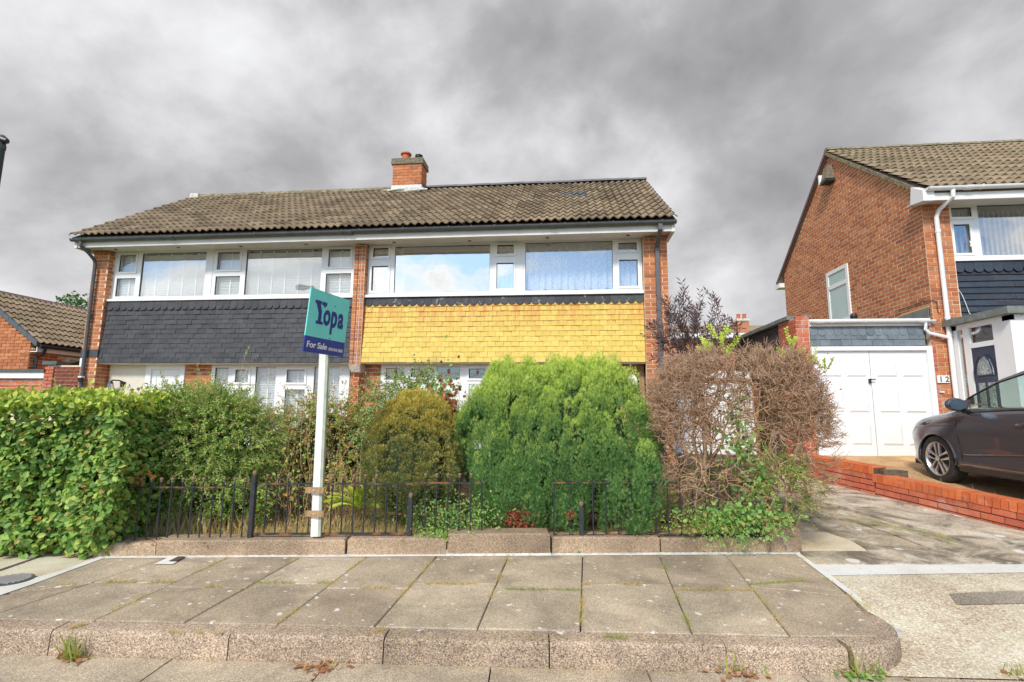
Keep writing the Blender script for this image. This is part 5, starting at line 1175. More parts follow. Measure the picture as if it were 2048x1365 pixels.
bg_ = thing('bungalow', 'brick bungalow with a brown tiled roof behind the hedge at the left edge', 'bungalow', (-14.5, 13, .3))
EX, RX, BY0, BY1, EZb, RZb = -12.55, -14.55, 10.75, 19.0, 2.80, 4.20
MB().box((2*RX-EX, BY0+.02, .2), (EX-.25, BY1, 2.75)).prism([(2*RX-EX+.2, BY0+.02, 2.7), (EX-.2, BY0+.02, 2.7), (RX, BY0+.02, RZb-.06)], (0, .1, 0)).build('wall', M_mortar, bg_)
PBn = Pieces('brick', bg_, BR, M_brick)
bricks(PBn, (RX-1.2, BY0, 1.2), (1, 0, 0), (0, -1, 0), EX-.25-RX+1.2, 1.9, 4.2, 'stretcher', keep=lambda s, z, a, b_: z < RZb-.1-abs((RX-1.2+s)-RX)*.70)
bricks(PBn, (EX-.25, BY0, 1.2), (0, 1, 0), (1, 0, 0), 4.6, 1.9, 2.75, 'stretcher', keep=lambda s, z, a, b_: not (11.55 < BY0+b_ and BY0+a < 12.55 and z < 2.62))
PBn.finish()
PT_ = Pieces('roof_tile', bg_, TILE, M_tile2); sl = Vector((RX-EX, 0, RZb-EZb)); ln = sl.length; u_ = sl/ln; nr = Vector((-u_.z*-1, 0, abs(u_.x))); nr = Vector((u_.z, 0, -u_.x)).normalized()
rows_ = 9; ex = ln/rows_
for r in range(rows_):
    for c in range(27):
        p = Vector((EX+.02, BY0-.05+(c+.5)*.304, EZb))+u_*(r*ex)+nr*.012; PT_.add(basis(p, Vector((0, .304, 0)), u_*ex*1.28, nr))
PT_.finish()
MB().prism([(EX, BY0-.03, EZb), (RX, BY0-.03, RZb), (2*RX-EX, BY0-.03, EZb), (2*RX-EX, BY0-.03, EZb-.06), (RX, BY0-.03, RZb-.07), (EX, BY0-.03, EZb-.06)], (0, 8.2, 0)).build('roof_underlay', M_mortar2, bg_)
for i in range(7):
    f0, f1 = i/7, (i+.97)/7; a = Vector((EX, 0, EZb))+u_*(ln*f0); b_ = Vector((EX, 0, EZb))+u_*(ln*f1); q = MB()
    q.prism([(a.x, BY0-.09, a.z-.05), (b_.x, BY0-.09, b_.z-.05), (b_.x, BY0-.09, b_.z+.075), (a.x, BY0-.09, a.z+.075)], (0, .12, 0)).build('dry_verge_unit', M_gut, bg_)
MB().prism([(RX-.09, BY0-.08, RZb+.02), (RX, BY0-.08, RZb+.10), (RX+.09, BY0-.08, RZb+.02)], (0, 8.3, 0)).build('ridge', simple('purple_ridge', (.20, .13, .12), .8), bg_)
box('fascia', (EX-.05, BY0-.03, EZb-.17), (EX-.03, BY1, EZb-.02), M_white, bg_); box('soffit', (EX-.25, BY0, EZb-.17), (EX-.05, BY1, EZb-.15), M_white, bg_)
MB().tube([(EX+.03, BY0-.03, EZb-.03), (EX+.03, BY1, EZb-.03)], .05, 8).build('gutter', M_black, bg_, smooth=True)
MB().tube([(EX+.03, BY0+.12, EZb-.05), (EX-.02, BY0+.12, EZb-.22), (EX-.20, BY0+.12, EZb-.30), (EX-.20, BY0+.12, .3)], .033, 8).build('downpipe', M_black, bg_, smooth=True)
MB().tube([(EX+.06, BY0+1.3, EZb+.05), (EX+.06, BY0+1.3, EZb-.25), (EX-.10, BY0+.9, EZb-.42), (EX-.16, BY0+.55, EZb-.50), (EX-.16, BY0+.5, .3)], .05, 8).build('soil_pipe', M_black, bg_, smooth=True)
wY0, wY1 = 11.62, 12.50
wq = MB(); X0 = EX-.24
wq.box((X0, wY0, 1.7), (X0+.05, wY0+.08, 2.6)).box((X0, wY1-.08, 1.7), (X0+.05, wY1, 2.6)).box((X0, wY0+.08, 2.53), (X0+.05, wY1-.08, 2.6)).box((X0, wY0+.08, 2.22), (X0+.05, wY1-.08, 2.31)).box((X0, wY0+.08, 1.7), (X0+.05, wY1-.08, 1.78))
wo = wq.build('window', M_white, bg_)
for a, b_ in ((1.78, 2.22), (2.31, 2.53)): MB().add([(X0+.02, wY0+.08, a), (X0+.02, wY1-.08, a), (X0+.02, wY1-.08, b_), (X0+.02, wY0+.08, b_)], [(0, 1, 2, 3)]).build('pane', M_frost, wo)
# flat roofed garage and brick wall between bungalow and pair
YL = 10.0
a0, a1 = aY(0, 742, YL), aY(92, 742, YL)
fg = thing('flat_roof_garage', 'flat roofed brick garage with a white fascia above the hedge at the left edge', 'garage', (a1.x-2, 11, .3))
zt = aY(60, 739, YL).z; zm = aY(60, 745, YL).z; zb = aY(60, 757, YL).z
box('wall', (a1.x-4.2, YL+.05, .2), (a1.x-.05, YL+.7, zm-.01), M_mortar, fg)
PF = Pieces('brick', fg, BR, M_brick2); bricks(PF, (a1.x-2.6, YL+.045, 1.0), (1, 0, 0), (0, -1, 0), 2.55, 1.2, zb, 'stretcher'); PF.finish()
box('fascia', (a1.x-4.2, YL-.02, zb), (a1.x-.02, YL+.04, zm), M_white, fg); box('roof_edge', (a1.x-4.25, YL-.05, zm), (a1.x+.0, YL+.7, zt), M_gut, fg)
bw = thing('boundary_wall', 'short dark brick wall filling the gap left of the pair above the hedge', 'wall', (a1.x+.6, 10.2, .3))
q0, q1 = aY(94, 735, YL+.02), aY(152, 735, YL+.02); z1 = aY(120, 731, YL).z
box('mortar_core', (q0.x, YL+.03, .2), (q1.x+.25, YL+.25, z1), M_mortar, bw)
PF = Pieces('brick', bw, BR, M_brickd); bricks(PF, (q0.x+.22, YL+.02, .8), (1, 0, 0), (0, -1, 0), q1.x+.25-q0.x-.22, 1.2, z1, 'stretcher'); PF.finish()
PF = Pieces('pier_brick', bw, BR, M_brick2); bricks(PF, (q0.x-.02, YL-.01, .8), (1, 0, 0), (0, -1, 0), .235, 1.2, z1+.0, 'english'); PF.finish()
box('coping', (q0.x-.05, YL-.05, z1+.01), (q0.x+.30, YL+.27, z1+.09), M_gut, bw)

# far house with a chimney, seen in the gap between the two houses
fc = aY(1488, 645, 34)
fh = thing('far_house', 'distant house with a brick chimney in the gap between the two houses', 'house', (fc.x-1, 36, .3))
ze = aY(1480, 668, 34).z
box('wall', (fc.x-7, 34.2, .2), (fc.x+3, 42, ze-.1), M_bface, fh)
MB().prism([(fc.x-7.3, 33.9, ze), (fc.x-7.3, 38, ze+1.2), (fc.x-7.3, 42.2, ze)], (10.6, 0, 0)).build('roof', M_tile2, fh)
box('fascia', (fc.x-7.3, 33.8, ze-.3), (fc.x+3.2, 33.88, ze+.02), M_white, fh)
zc = aY(1488, 640, 34).z
cho = box('chimney', (aY(1480, 650, 34).x, 34.4, ze), (aY(1503, 650, 34).x, 35.2, zc), M_bface, fh)
box('chimney_capping', (aY(1480, 650, 34).x-.06, 34.35, zc), (aY(1503, 650, 34).x+.06, 35.25, zc+.15), M_mort3, cho)
for u in (1485, 1497): MB().lathe((aY(u, 650, 34).x, 34.7, zc+.15), [(.14, 0), (.12, .3), (.15, .34)], 8).build('chimney_pot', M_terra, cho)

# ================================================================== THE PARKED CAR
M_paint, nt, b = newmat('dark_grey_metallic_paint')
b.inputs['Base Color'].default_value = (.075, .077, .088, 1); b.inputs['Metallic'].default_value = .25; b.inputs['Roughness'].default_value = .28; b.inputs['Coat Weight'].default_value = 1; b.inputs['Coat Roughness'].default_value = .03
M_tyre = simple('tyre_rubber', (.035, .035, .036), .85, .2, 20); M_alloy = simple('alloy_silver', (.62, .62, .63), .3, .03, metal=.8); M_dark = simple('dark_trim', (.012, .012, .014), .45)
M_pl = simple('grey_sill_plastic', (.045, .045, .05), .5)
CX, CYF = 5.93, 8.44           # centre line, front bumper (Y); car points towards the garage
GZ = .425                      # ground under the front axle
car = thing('parked_car', 'dark grey hatchback parked on the raised drive facing the garage', 'car', (CX, CYF-2, GZ))
Lc = 4.07
def W(s):            # half width
    if s < .55: return .58+.285*sin(min(1, s/.55)*pi/2)**.8
    if s > 3.6: return .865-.10*((s-3.6)/.47)**2
    return .865+.015*sin((s-.55)/3.05*pi)
def lerp1(x, X, Yv): return float(np.interp(x, X, Yv))
def belt(s): return lerp1(s, [0, .12, .5, 1.1, 2.0, 3.3, 3.9, 4.07], [.60, .72, .83, .925, .965, 1.0, 1.0, .95])
def hood(s): return lerp1(s, [0, .08, .25, .6, 1.1, 1.25, 3.6, 4.0, 4.07], [.62, .72, .80, .90, .985, 1.01, 1.03, 1.02, .97])
AX1, AX2, RW = .84, 3.40, .345
def zlow(s):
    z = .20 if .35 < s < 3.75 else .20+.06
    for ax in (AX1, AX2):
        d = abs(s-ax)
        if d < RW: z = max(z, .30+sqrt(RW**2-d**2)*.985)
    return z
S_ = sorted(set([0, .03, .08, .15, .25, .35, .45]+[AX1-RW*cos(pi*i/14) for i in range(15)]+[AX2-RW*cos(pi*i/14) for i in range(15)]+[1.2+i*.16 for i in range(12)]+[3.8, 3.9, 4.0, 4.05, 4.07]))
def side(s):
    w_ = W(s); zl = zlow(s); bz = belt(s); fl_ = 0
    for ax in (AX1, AX2):
        d = abs(s-ax); fl_ = max(fl_, .018*max(0, 1-(d/.45)**2))
    zs_ = [0, .10, .16, .40, .62, .78, 1.0]; out_ = []
    def ww(z):
        f = (z-.20)/(bz-.20)
        k = lerp1(f, [0, .08, .16, .22, .5, .72, .78, .92, 1], [-.055, -.02, -.012, -.028, -.018, .0, -.012, -.03, -.065])
        return w_+k+fl_*lerp1(f, [0, .5, .9, 1], [1, 1, .6, 0])
    n = 12
    for i in range(n+1):
        z = .20+(bz-.20)*i/n
        z = max(z, zl) if z < zl else z
        out_.append((ww(z), z))
    return out_
vs = []; fs = []; rows_ = []
for s in S_:
    r = side(s); bz = belt(s); hz_ = hood(s); w1 = r[-1][0]
    r += [(w1-.04, bz+(hz_-bz)*.55), (w1*.82, hz_-.012), (w1*.45, hz_+.012), (0, hz_+.02)]
    rows_.append(r)
def cp(x, s, z, sg_=1): return (CX-sg_*x, CYF-s, GZ+z)
n = len(rows_[0])
for sg_ in (1, -1):
    o = len(vs)
    for s, r in zip(S_, rows_):
        sl_ = lambda z: max(0, .06*(1-abs(z-.45)/.4)) if s < .03 else 0
        for x, z in r: vs.append(cp(x, s+(.0), z, sg_))
    for i in range(len(S_)-1):
        for j in range(n-1): fs.append((o+i*n+j, o+i*n+j+1, o+(i+1)*n+j+1, o+(i+1)*n+j))
    fs.append(tuple(o+j for j in range(n)))
    fs.append(tuple(o+(len(S_)-1)*n+j for j in range(n)))
body = MB().add(vs, fs); me_ = body.build('body', M_paint, car, smooth=True)
bm = bmesh.new(); bm.from_mesh(me_.data); bmesh.ops.remove_doubles(bm, verts=bm.verts, dist=.002); bmesh.ops.recalc_face_normals(bm, faces=bm.faces); bm.to_mesh(me_.data); bm.free()
me_.data.set_sharp_from_angle(angle=radians(50))
# greenhouse: pillars and roof as one skin, windows set in it
def roofz(s): return lerp1(s, [1.05, 1.35, 1.7, 2.05, 2.5, 3.1, 3.6, 3.85, 4.0], [.98, 1.16, 1.33, 1.425, 1.455, 1.44, 1.38, 1.30, 1.05])
def ghw(s, f): return lerp1(f, [0, 1], [W(s)-.075, W(s)-.075-.17*min(1, (roofz(s)-belt(s))/.42)])
GS = [1.05, 1.2, 1.35, 1.5, 1.7, 1.85, 2.05, 2.25, 2.5, 2.8, 3.1, 3.35, 3.6, 3.75, 3.85, 3.95]
vs = []; fs = []; fr_ = [0, .33, .66, .90, 1.0]; n = len(fr_)+3
def gpt(s, f):
    z0 = belt(s)-.01 if s > 1.2 else hood(s)-.03; z1 = roofz(s)
    return (ghw(s, f), z0+(z1-z0)*f)
for sg_ in (1, -1):
    o = len(vs)
    for s in GS:
        pr_ = [gpt(s, f) for f in fr_]; wt = pr_[-1][0]; zt_ = pr_[-1][1]
        pr_ += [(wt-.05, zt_+.025), (wt*.5, zt_+.045), (0, zt_+.05)]
        for x, z in pr_: vs.append(cp(x, s, z, sg_))
    for i in range(len(GS)-1):
        for j in range(n-1):
            glass_face = j < 3 and GS[i] >= 1.35 and GS[i+1] <= 3.4
            if j >= 5 and GS[i+1] <= 2.05: continue
            if not glass_face: fs.append((o+i*n+j, o+i*n+j+1, o+(i+1)*n+j+1, o+(i+1)*n+j))
sh = MB().add(vs, [f for f in fs]); rf_ = sh.build('roof', M_paint, car, smooth=True); rf_.data.set_sharp_from_angle(angle=radians(50))
# side glass, black pillars
for sg_, only in ((1, 0), (-1, 1)):
    for nm, ss, mt in (('front_window', [1.35, 1.5, 1.7, 1.85, 2.05, 2.25, 2.43], M_cglass), ('rear_window', [2.55, 2.8, 3.1, 3.38], M_cglass), ('door_pillar', [2.43, 2.49, 2.55], M_dark)):
        vs = []; fs = []
        for s in ss:
            for f in (0, .45, .90): x, z = gpt(s, f); vs.append(cp(x+.002, s, z, sg_))
        for i in range(len(ss)-1):
            for j in range(2): a = i*3+j; fs.append((a, a+1, a+4, a+3))
        MB().add(vs, fs).build(nm, mt, car, smooth=True)
    q = MB(); q.tube([cp(gpt(s, .92)[0]+.006, s, gpt(s, .92)[1], sg_) for s in (1.3, 1.5, 1.7, 1.9, 2.1, 2.5, 3.0, 3.38)], .010, 6); q.tube([cp(gpt(s, 0)[0]+.008, s, belt(s)+.002, sg_) for s in (1.3, 1.8, 2.4, 3.0, 3.45)], .010, 6)
    q.build('window_trim', M_dark, car, smooth=True)
# windscreen and rear screen (on the skin, a few millimetres proud)
vs = []; fs = []
for s in GS[:7]:
    pr_ = gpt(s, 1.0); wt = pr_[0]; zt_ = pr_[1]
    for x, z in ((-(wt-.05), zt_+.025), (-wt*.5, zt_+.045), (0, zt_+.05), (wt*.5, zt_+.045), (wt-.05, zt_+.025)): vs.append(cp(x, s, z))
for i in range(6):
    for j in range(4): a = i*5+j; fs.append((a, a+1, a+6, a+5))
MB().add(vs, fs).build('windscreen', M_cglass, car, smooth=True)
box('interior', (CX-.66, CYF-3.6, GZ+.55), (CX+.66, CYF-1.35, GZ+.80), simple('car_interior', (.22, .24, .23), .8), car)
for sx in (-.36, .36): MB().box((CX+sx-.24, CYF-2.75, GZ+.5), (CX+sx+.24, CYF-2.55, GZ+1.12)).box((CX+sx-.12, CYF-2.74, GZ+1.14), (CX+sx+.12, CYF-2.62, GZ+1.32)).build('seat', simple('seat_cloth', (.20, .22, .22), .9), car)
MB().tube([(CX+.36+.17*cos(a), CYF-1.95, GZ+.98+.17*sin(a)) for a in np.linspace(0, 2*pi, 13)], .014, 5).build('steering_wheel', M_dark, car)
# wheels
def wheel(sg_, s, gz):
    x = CX-sg_*(.765); c = Vector((x, CYF-s, gz+.31)); R = .315; k = 28
    prf = [(-.10, R*.72), (-.10, R*.93), (-.085, R*.985), (-.05, R), (.05, R), (.085, R*.985), (.10, R*.93), (.10, R*.72)]
    vs = []; fs = []
    for i in range(k):
        a = 2*pi*i/k
        for px_, r_ in prf: vs.append((c.x-sg_*px_, c.y+r_*cos(a), c.z+r_*sin(a)))
    m_ = len(prf)
    for i in range(k):
        for j in range(m_-1): fs.append((i*m_+j, i*m_+j+1, ((i+1) % k)*m_+j+1, ((i+1) % k)*m_+j))
    ty = MB().add(vs, fs).build('tyre', M_tyre, car, smooth=True)
    fx0 = .085
    def P3(r_, a, d): return (c.x-sg_*d, c.y+r_*cos(a), c.z+r_*sin(a))
    q = MB(); vs = []; fs = []
    for i in range(k):
        a = 2*pi*i/k
        for r_, d in ((R*.73, .098), (R*.70, .10), (R*.665, .085), (R*.655, .0)): vs.append(P3(r_, a, d))
    for i in range(k):
        for j in range(3): fs.append((i*4+j, i*4+j+1, ((i+1) % k)*4+j+1, ((i+1) % k)*4+j))
    q.add(vs, fs).build('rim', M_alloy, ty, smooth=True)
    q = MB(); vs = [P3(R*.665, 2*pi*i/k, .045) for i in range(k)]; q.add(vs, [tuple(range(k))]).build('brake_disc', M_dark, ty)
    for i in range(5):
        for da, mt in ((-.20, M_alloy), (.20, M_alloy)):
            a = 2*pi*i/5+pi/2; q = MB(); a1 = a+da
            pts = [P3(.035, a-.5*np.sign(da)*-1, .085), P3(R*.67, a1-.085, .092), P3(R*.67, a1+.085, .092), P3(.045, a+.75*np.sign(da), .085)]
            low = [(p[0]+sg_*.03, p[1], p[2]) for p in pts]
            q.add(pts+low, [(0, 1, 2, 3), (0, 4, 5, 1), (1, 5, 6, 2), (2, 6, 7, 3), (3, 7, 4, 0)]).build('spoke', mt, ty)
    MB().prism([P3(.035, 2*pi*i/10, .088) for i in range(10)], (-sg_*.012, 0, 0)).build('hub_cap', M_alloy, ty)
gz2 = GZ-.09*2.56*.55
for sg_ in (1, -1): wheel(sg_, AX1, GZ); wheel(sg_, AX2, GZ)
for sg_ in (1, -1):
    for ax in (AX1, AX2):
        vs = []; fs = []; k = 14
        for i in range(k+1):
            a = -.15+(pi+.3)*i/k
            for xx in (.52, .845): vs.append(cp(xx, ax+.355*cos(a), .30+.355*sin(a), sg_))
        for i in range(k): fs.append((2*i, 2*i+1, 2*i+3, 2*i+2))
        MB().add(vs, fs).build('wheel_arch_liner', M_dark, car)
        q = MB(); q.tube([cp(W(ax+.35*cos(a))+.0, ax+.352*cos(a), .30+.352*sin(a), sg_) for a in np.linspace(-.1, pi+.1, 15)], .014, 6).build('arch_lip', M_paint, car, smooth=True)
box('underbody', (CX-.74, CYF-3.95, GZ+.19), (CX+.74, CYF-.2, GZ+.26), M_dark, car)
for sg_ in (1, -1):
    q = MB(); q.prism([cp(.78, 1.2, .17, sg_), cp(.845, 1.2, .19, sg_), cp(.858, 1.2, .27, sg_), cp(.80, 1.2, .27, sg_)], (0, -1.86, 0)).build('sill', M_pl, car)
    q = MB(); q.prism([cp(.858, 1.22, .272, sg_), cp(.866, 1.22, .276, sg_), cp(.858, 1.22, .290, sg_)], (0, -1.82, 0)).build('sill_strip', M_chrome, car)
    def sx(s, z): 
        r = side(s); zs2 = [p[1] for p in r]; xs2 = [p[0] for p in r]; return lerp1(z, zs2, xs2)
    for s0, nm in ((1.23, 'door_gap'), (2.50, 'door_gap'), (3.30, 'door_gap')):
        q = MB(); pts = []
        for z in np.linspace(.27, belt(s0)-.01, 9): s = s0+(.06*(1-(z-.27)/.6) if s0 < 2 else .03*sin((z-.2)*4)); pts.append(cp(sx(s, z)+.001, s, z, sg_))
        q.tube(pts, .006, 4).build(nm, M_dark, car)
    q = MB(); q.tube([cp(sx(s, z_)+.002, s, z_, sg_) for s, z_ in ((2.14, .80), (2.20, .805), (2.32, .81), (2.38, .808))], [.012, .026, .026, .012], 8).build('door_handle', M_paint, car, smooth=True)
    # mirror
    mz = belt(1.45)+.10; mx_ = W(1.45)+.10
    q = MB(); c = cp(mx_, 1.42, mz, sg_); vs = []; fs = []
    for j in range(7):
        ph = -pi/2+pi*j/6
        for i in range(12):
            th = 2*pi*i/12; y_ = cos(ph)*sin(th)*.085; y_ = max(y_, -.06)
            vs.append((c[0]+cos(ph)*cos(th)*.125, c[1]+y_, c[2]+sin(ph)*.085))
    for j in range(6):
        for i in range(12): fs.append((j*12+i, j*12+(i+1) % 12, (j+1)*12+(i+1) % 12, (j+1)*12+i))
    mo = q.add(vs, fs).build('mirror', M_paint, car, smooth=True)
    vs = [(c[0]+.105*cos(2*pi*i/14), c[1]-.063, c[2]+.068*sin(2*pi*i/14)) for i in range(14)]
    MB().add(vs, [tuple(range(14))]).build('mirror_glass', simple('mirror_glass', (.6, .65, .66), .03, metal=1), mo)
    MB().tube([cp(mx_-.08, 1.42, mz-.06, sg_), cp(W(1.45)-.07, 1.42, belt(1.45)-.01, sg_)], .03, 6).build('mirror_stalk', M_dark, mo)
    # headlamp wrapping round the front corner
    vs = []; fs = []; ss = [.10, .2, .32, .45, .58]
    for s in ss:
        zt_ = belt(s)-.02-.0*s; zb_ = zt_-.11*(1-.55*(s-.1)/.48)
        vs += [cp(sx(s, zb_)+.004, s, zb_, sg_), cp(sx(s, zt_)+.004, s, zt_, sg_)]
    for i in range(len(ss)-1): fs.append((2*i, 2*i+1, 2*i+3, 2*i+2))
    MB().add(vs, fs).build('headlight', simple('headlight_glass', (.16, .17, .18), .08, spec=.9), car, smooth=True)
    vs = [cp(sx(s, z)+.005, s, z, sg_) for s, z in ((.62, .80), (.70, .83), (.86, .86), (.84, .82), (.74, .79))]
    vs = [cp(sx(s, z)+.004, s, z, sg_) for s, z in ((.56, .77), (.62, .80), (.76, .835), (.74, .79), (.64, .755))]
    MB().add(vs, [tuple(range(5))]).build('side_badge', M_dark, car)
    MB().tube([cp(sx(s, z)+.002, s, z, sg_) for s, z in ((1.3, .40), (1.7, .43), (2.2, .47), (2.9, .50))], .006, 5).build('crease', M_paint, car, smooth=True)
box('number_plate', (CX-.26, CYF-Lc-.012, GZ+.55), (CX+.26, CYF-Lc-.001, GZ+.66), simple('yellow_plate', (.8, .6, .05), .5), car)
for sx_ in (-.6, .6): box('tail_light', (CX+sx_-.14, CYF-Lc-.02, GZ+.78), (CX+sx_+.14, CYF-Lc+.01, GZ+.92), simple('tail_red', (.4, .02, .02), .2), car)
# ================================================================== PLANTS
UP = np.array([0, 0, 1.])
def V3(a): return np.array([a[0], a[1], a[2]], float)
NB = V3(bn); NBD = V3(bd)
def rn(n, s=1): return RN.normal(size=(n, 3))*s

# ---- clipped beech hedge at the left
hz1 = aY(110, 800, 4.05).z
hed = thing('beech_hedge', 'thick clipped leafy hedge filling the lower left corner, yellow-green along its top', 'hedge', (-5.5, 4.2, .13))
HL = 3.6
def hedge_pts(n, face):
    s = RN.random(n)*HL; w_ = RN.random(n)*.85; z = .15+RN.random(n)*(hz1-.15)
    if face == 'front': w_ = RN.random(n)**1.6*.22
    if face == 'top': z = hz1-RN.random(n)**1.5*.16
    if face == 'end': s = RN.random(n)**1.5*.2
    return s, w_, z
def hedge_world(s, w_, z):
    b0 = V3(bline(-3.60)); b0[2] = 0
    P_ = b0[None]-NBD[None]*s[:, None]+NB[None]*(w_-.06)[:, None]; P_[:, 2] = z
    k = (vnoise(P_+7, 3.2)-.5)*.24+(vnoise(P_+3, 9)-.5)*.08
    f = np.clip(1-w_/.35, 0, 1); P_ += -NB[None]*(k*f)[:, None]; P_[:, 2] += (vnoise(P_*np.array([1, 1, 0])+2, 4)-.4)*.13*np.clip((z-hz1+.3)/.3, 0, 1)
    lo = np.clip((.42-z)/.3, 0, 1); P_ += NB[None]*(lo*.10)[:, None]                       # tucks in at the foot
    e = np.clip((.25-s)/.25, 0, 1)*np.clip(np.abs(z-.8)/.7, 0, 1)*.14; P_ -= NBD[None]*e[:, None]
    return P_
Ps, Ds, Ns, Tp = [], [], [], []
for face, n, O in (('front', 15000, -NB), ('top', 7000, UP), ('end', 3800, NBD)):
    s, w_, z = hedge_pts(n, face); P_ = hedge_world(s, w_, z)
    Ds.append(O[None]*.45+rn(n, .55)+(np.array([0, 0, -.35]) if face != 'top' else UP*.6)[None]); Ns.append(O[None]*.9+UP[None]*.55+rn(n, .38))
    Ps.append(P_); Tp.append(np.clip((z-hz1+.17)/.15, 0, 1)*(RN.random(n) < .75)+(RN.random(n) < .05)*.6)
P_ = np.concatenate(Ps)
scatter('foliage', LEAF_BIG, P_, np.concatenate(Ds), np.concatenate(Ns), .040+RN.random(len(P_))*.026, M_beech, hed, tip=np.concatenate(Tp))
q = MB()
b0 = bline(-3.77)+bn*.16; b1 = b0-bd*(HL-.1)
q.add([(b0.x, b0.y, .2), (b1.x, b1.y, .2), (b1.x+bn.x*.5, b1.y+bn.y*.5, .2), (b0.x+bn.x*.5, b0.y+bn.y*.5, .2)]+[(p.x, p.y, hz1-.22) for p in (b0, b1, b1+bn*.5, b0+bn*.5)], [(0, 1, 5, 4), (1, 2, 6, 5), (2, 3, 7, 6), (3, 0, 4, 7), (4, 5, 6, 7)]).build('inner_shade_core', M_core, hed)  # solid dark box stands in for branches and shade inside the hedge
# upright new shoots on the top
n = 46; s = RN.random(n)*2.2; w_ = RN.random(n)*.7; base_ = hedge_world(s, w_, np.full(n, hz1-.04)); A_ = []; B_ = []; Lp = []; Ld = []
for b0_ in base_:
    h = .05+RN.random()*.13; d = np.array([RN.normal()*.2, RN.normal()*.2, 1.]); A_.append(b0_); B_.append(b0_+d*h)
    for k in range(7): Lp.append(b0_+d*h*(k+1)/7); Ld.append(rn(1, .7)[0]+UP*.5)
segs('shoot', A_, B_, .003, .0015, M_twig, hed, kind='stuff'); scatter('shoot_leaves', LEAF_BIG, Lp, Ld, UP[None]+rn(len(Lp), .5), .042, M_beech, hed, tip=np.ones(len(Lp)))
# dead orange shoot hanging in front of the hedge end
path = [aY(u, v, 4.02) for u, v in ((262, 925), (232, 960), (214, 990), (206, 1030), (196, 1082))]
t = thing('dead_shoot', 'dead orange-leaved shoot hanging at the right end of the clipped hedge', 'branch', tuple(path[0]))
segs('stem', path[:-1], path[1:], .006, .004, leafmat('orange_stem', [(.45, .15, .06), (.55, .2, .08)], trans=0), t)
Lp = []; 
for a, b_ in zip(path[:-1], path[1:]):
    for k in range(6): Lp.append(V3(a.lerp(b_, k/6))+rn(1, .012)[0])
for k in range(70): Lp.append(V3(aY(245+RN.normal()*30, 945+RN.normal()*16, 4.0+RN.random()*.15)))
for k in range(60): Lp.append(V3(aY(185+RN.normal()*14, 1030+RN.normal()*34, 4.0+RN.random()*.1)))
scatter('dead_leaves', LEAF_BIG, Lp, rn(len(Lp))+UP*-.2, rn(len(Lp))-NB*1.2, .045, M_beechdead, t)

# ---- small-leaved arching shrubs (cotoneaster habit)
def arching(name, label, c, r, nspray, nleaf, leaf, mat, cat='shrub', slen=.26, berries=0, core=True, tipf=.25, T=LEAF_SM, zmin=.2, droop=.45, group=None, twigmat=None, corek=.66, front=.5):
    t = thing(name, label, cat, (c[0], c[1], zmin), group); c = np.array(c, float); r = np.array(r, float)
    d = sph(nspray*2); d[:, 1] = np.where(d[:, 1] > 0, np.where(RN.random(len(d)) < front, -d[:, 1], d[:, 1]), d[:, 1]); d[:, 2] = np.where(d[:, 2] < -.55, -d[:, 2], d[:, 2]); d = d[:nspray]
    k = .72+.30*RN.random(nspray)+(vnoise(d*2+c, 2.2)-.5)*.30
    A_ = c+d*r*k[:, None]*.86; out = unit(d*np.array([1, 1, .8])+rn(nspray, .45)+UP*.15)
    Ls = []; Ds = []; Ns = []; SA = []; SB = []; ls = slen*(.6+.8*RN.random(nspray))
    for j in range(nspray):
        p = A_[j].copy(); dv = out[j].copy(); st = ls[j]/4; pts = [p.copy()]
        for i in range(4): dv = dv+np.array([0, 0, -droop*.35])+RN.normal(size=3)*.12; dv /= np.linalg.norm(dv); p = p+dv*st; pts.append(p.copy())
        pts = np.array(pts); SA.append(pts[:-1]); SB.append(pts[1:]); u_ = RN.random(nleaf)*4; i_ = np.minimum(u_.astype(int), 3); q = pts[i_]+(pts[i_+1]-pts[i_])*(u_-i_)[:, None]
        Ls.append(q+RN.normal(size=(nleaf, 3))*leaf*.45); ax = pts[i_+1]-pts[i_]; Ds.append(unit(ax)+RN.normal(size=(nleaf, 3))*.75); Ns.append(np.tile(UP*.7+d[j]*.7, (nleaf, 1))+RN.normal(size=(nleaf, 3))*.4)
    Ls = np.concatenate(Ls); keep = Ls[:, 2] > zmin; tip = (RN.random(len(Ls)) < tipf*np.clip((Ls[:, 2]-c[2])/r[2]+.5, 0, 1)).astype(float)
    scatter('foliage', T, Ls[keep], np.concatenate(Ds)[keep], np.concatenate(Ns)[keep], (leaf*(.7+.6*RN.random(len(Ls))))[keep], mat, t, tip=tip[keep])
    segs('twigs', np.concatenate(SA), np.concatenate(SB), .0028, .0018, twigmat or M_twig, t, kind='stuff', rnd=np.full(nspray*4, .2))
    if core: blob('inner_shade_core', c, r*corek, M_core, t, amp=.3)  # solid dark lump in place of inner branches and their shade
    if berries:
        bp = c+sph(berries)*r*(.85+.2*RN.random((berries, 1))); bp = bp[(bp[:, 1] < c[1]+.1) & (bp[:, 2] > zmin+.1)]; q = MB()
        for p in bp:
            for k in range(RN.integers(1, 5)): o_ = p+RN.normal(size=3)*.012; q.add([tuple(o_+np.array(a)*.006) for a in ((1, 0, 0), (-1, 0, 0), (0, 1, 0), (0, -1, 0), (0, 0, 1), (0, 0, -1))], [(0, 2, 4), (2, 1, 4), (1, 3, 4), (3, 0, 4), (2, 0, 5), (1, 2, 5), (3, 1, 5), (0, 3, 5)])
        q.build('berries', M_berry, t, kind='stuff')
    return t
cz = aY(405, 775, 5.0).z
cc1 = V3(aY(418, 900, 5.05)); 
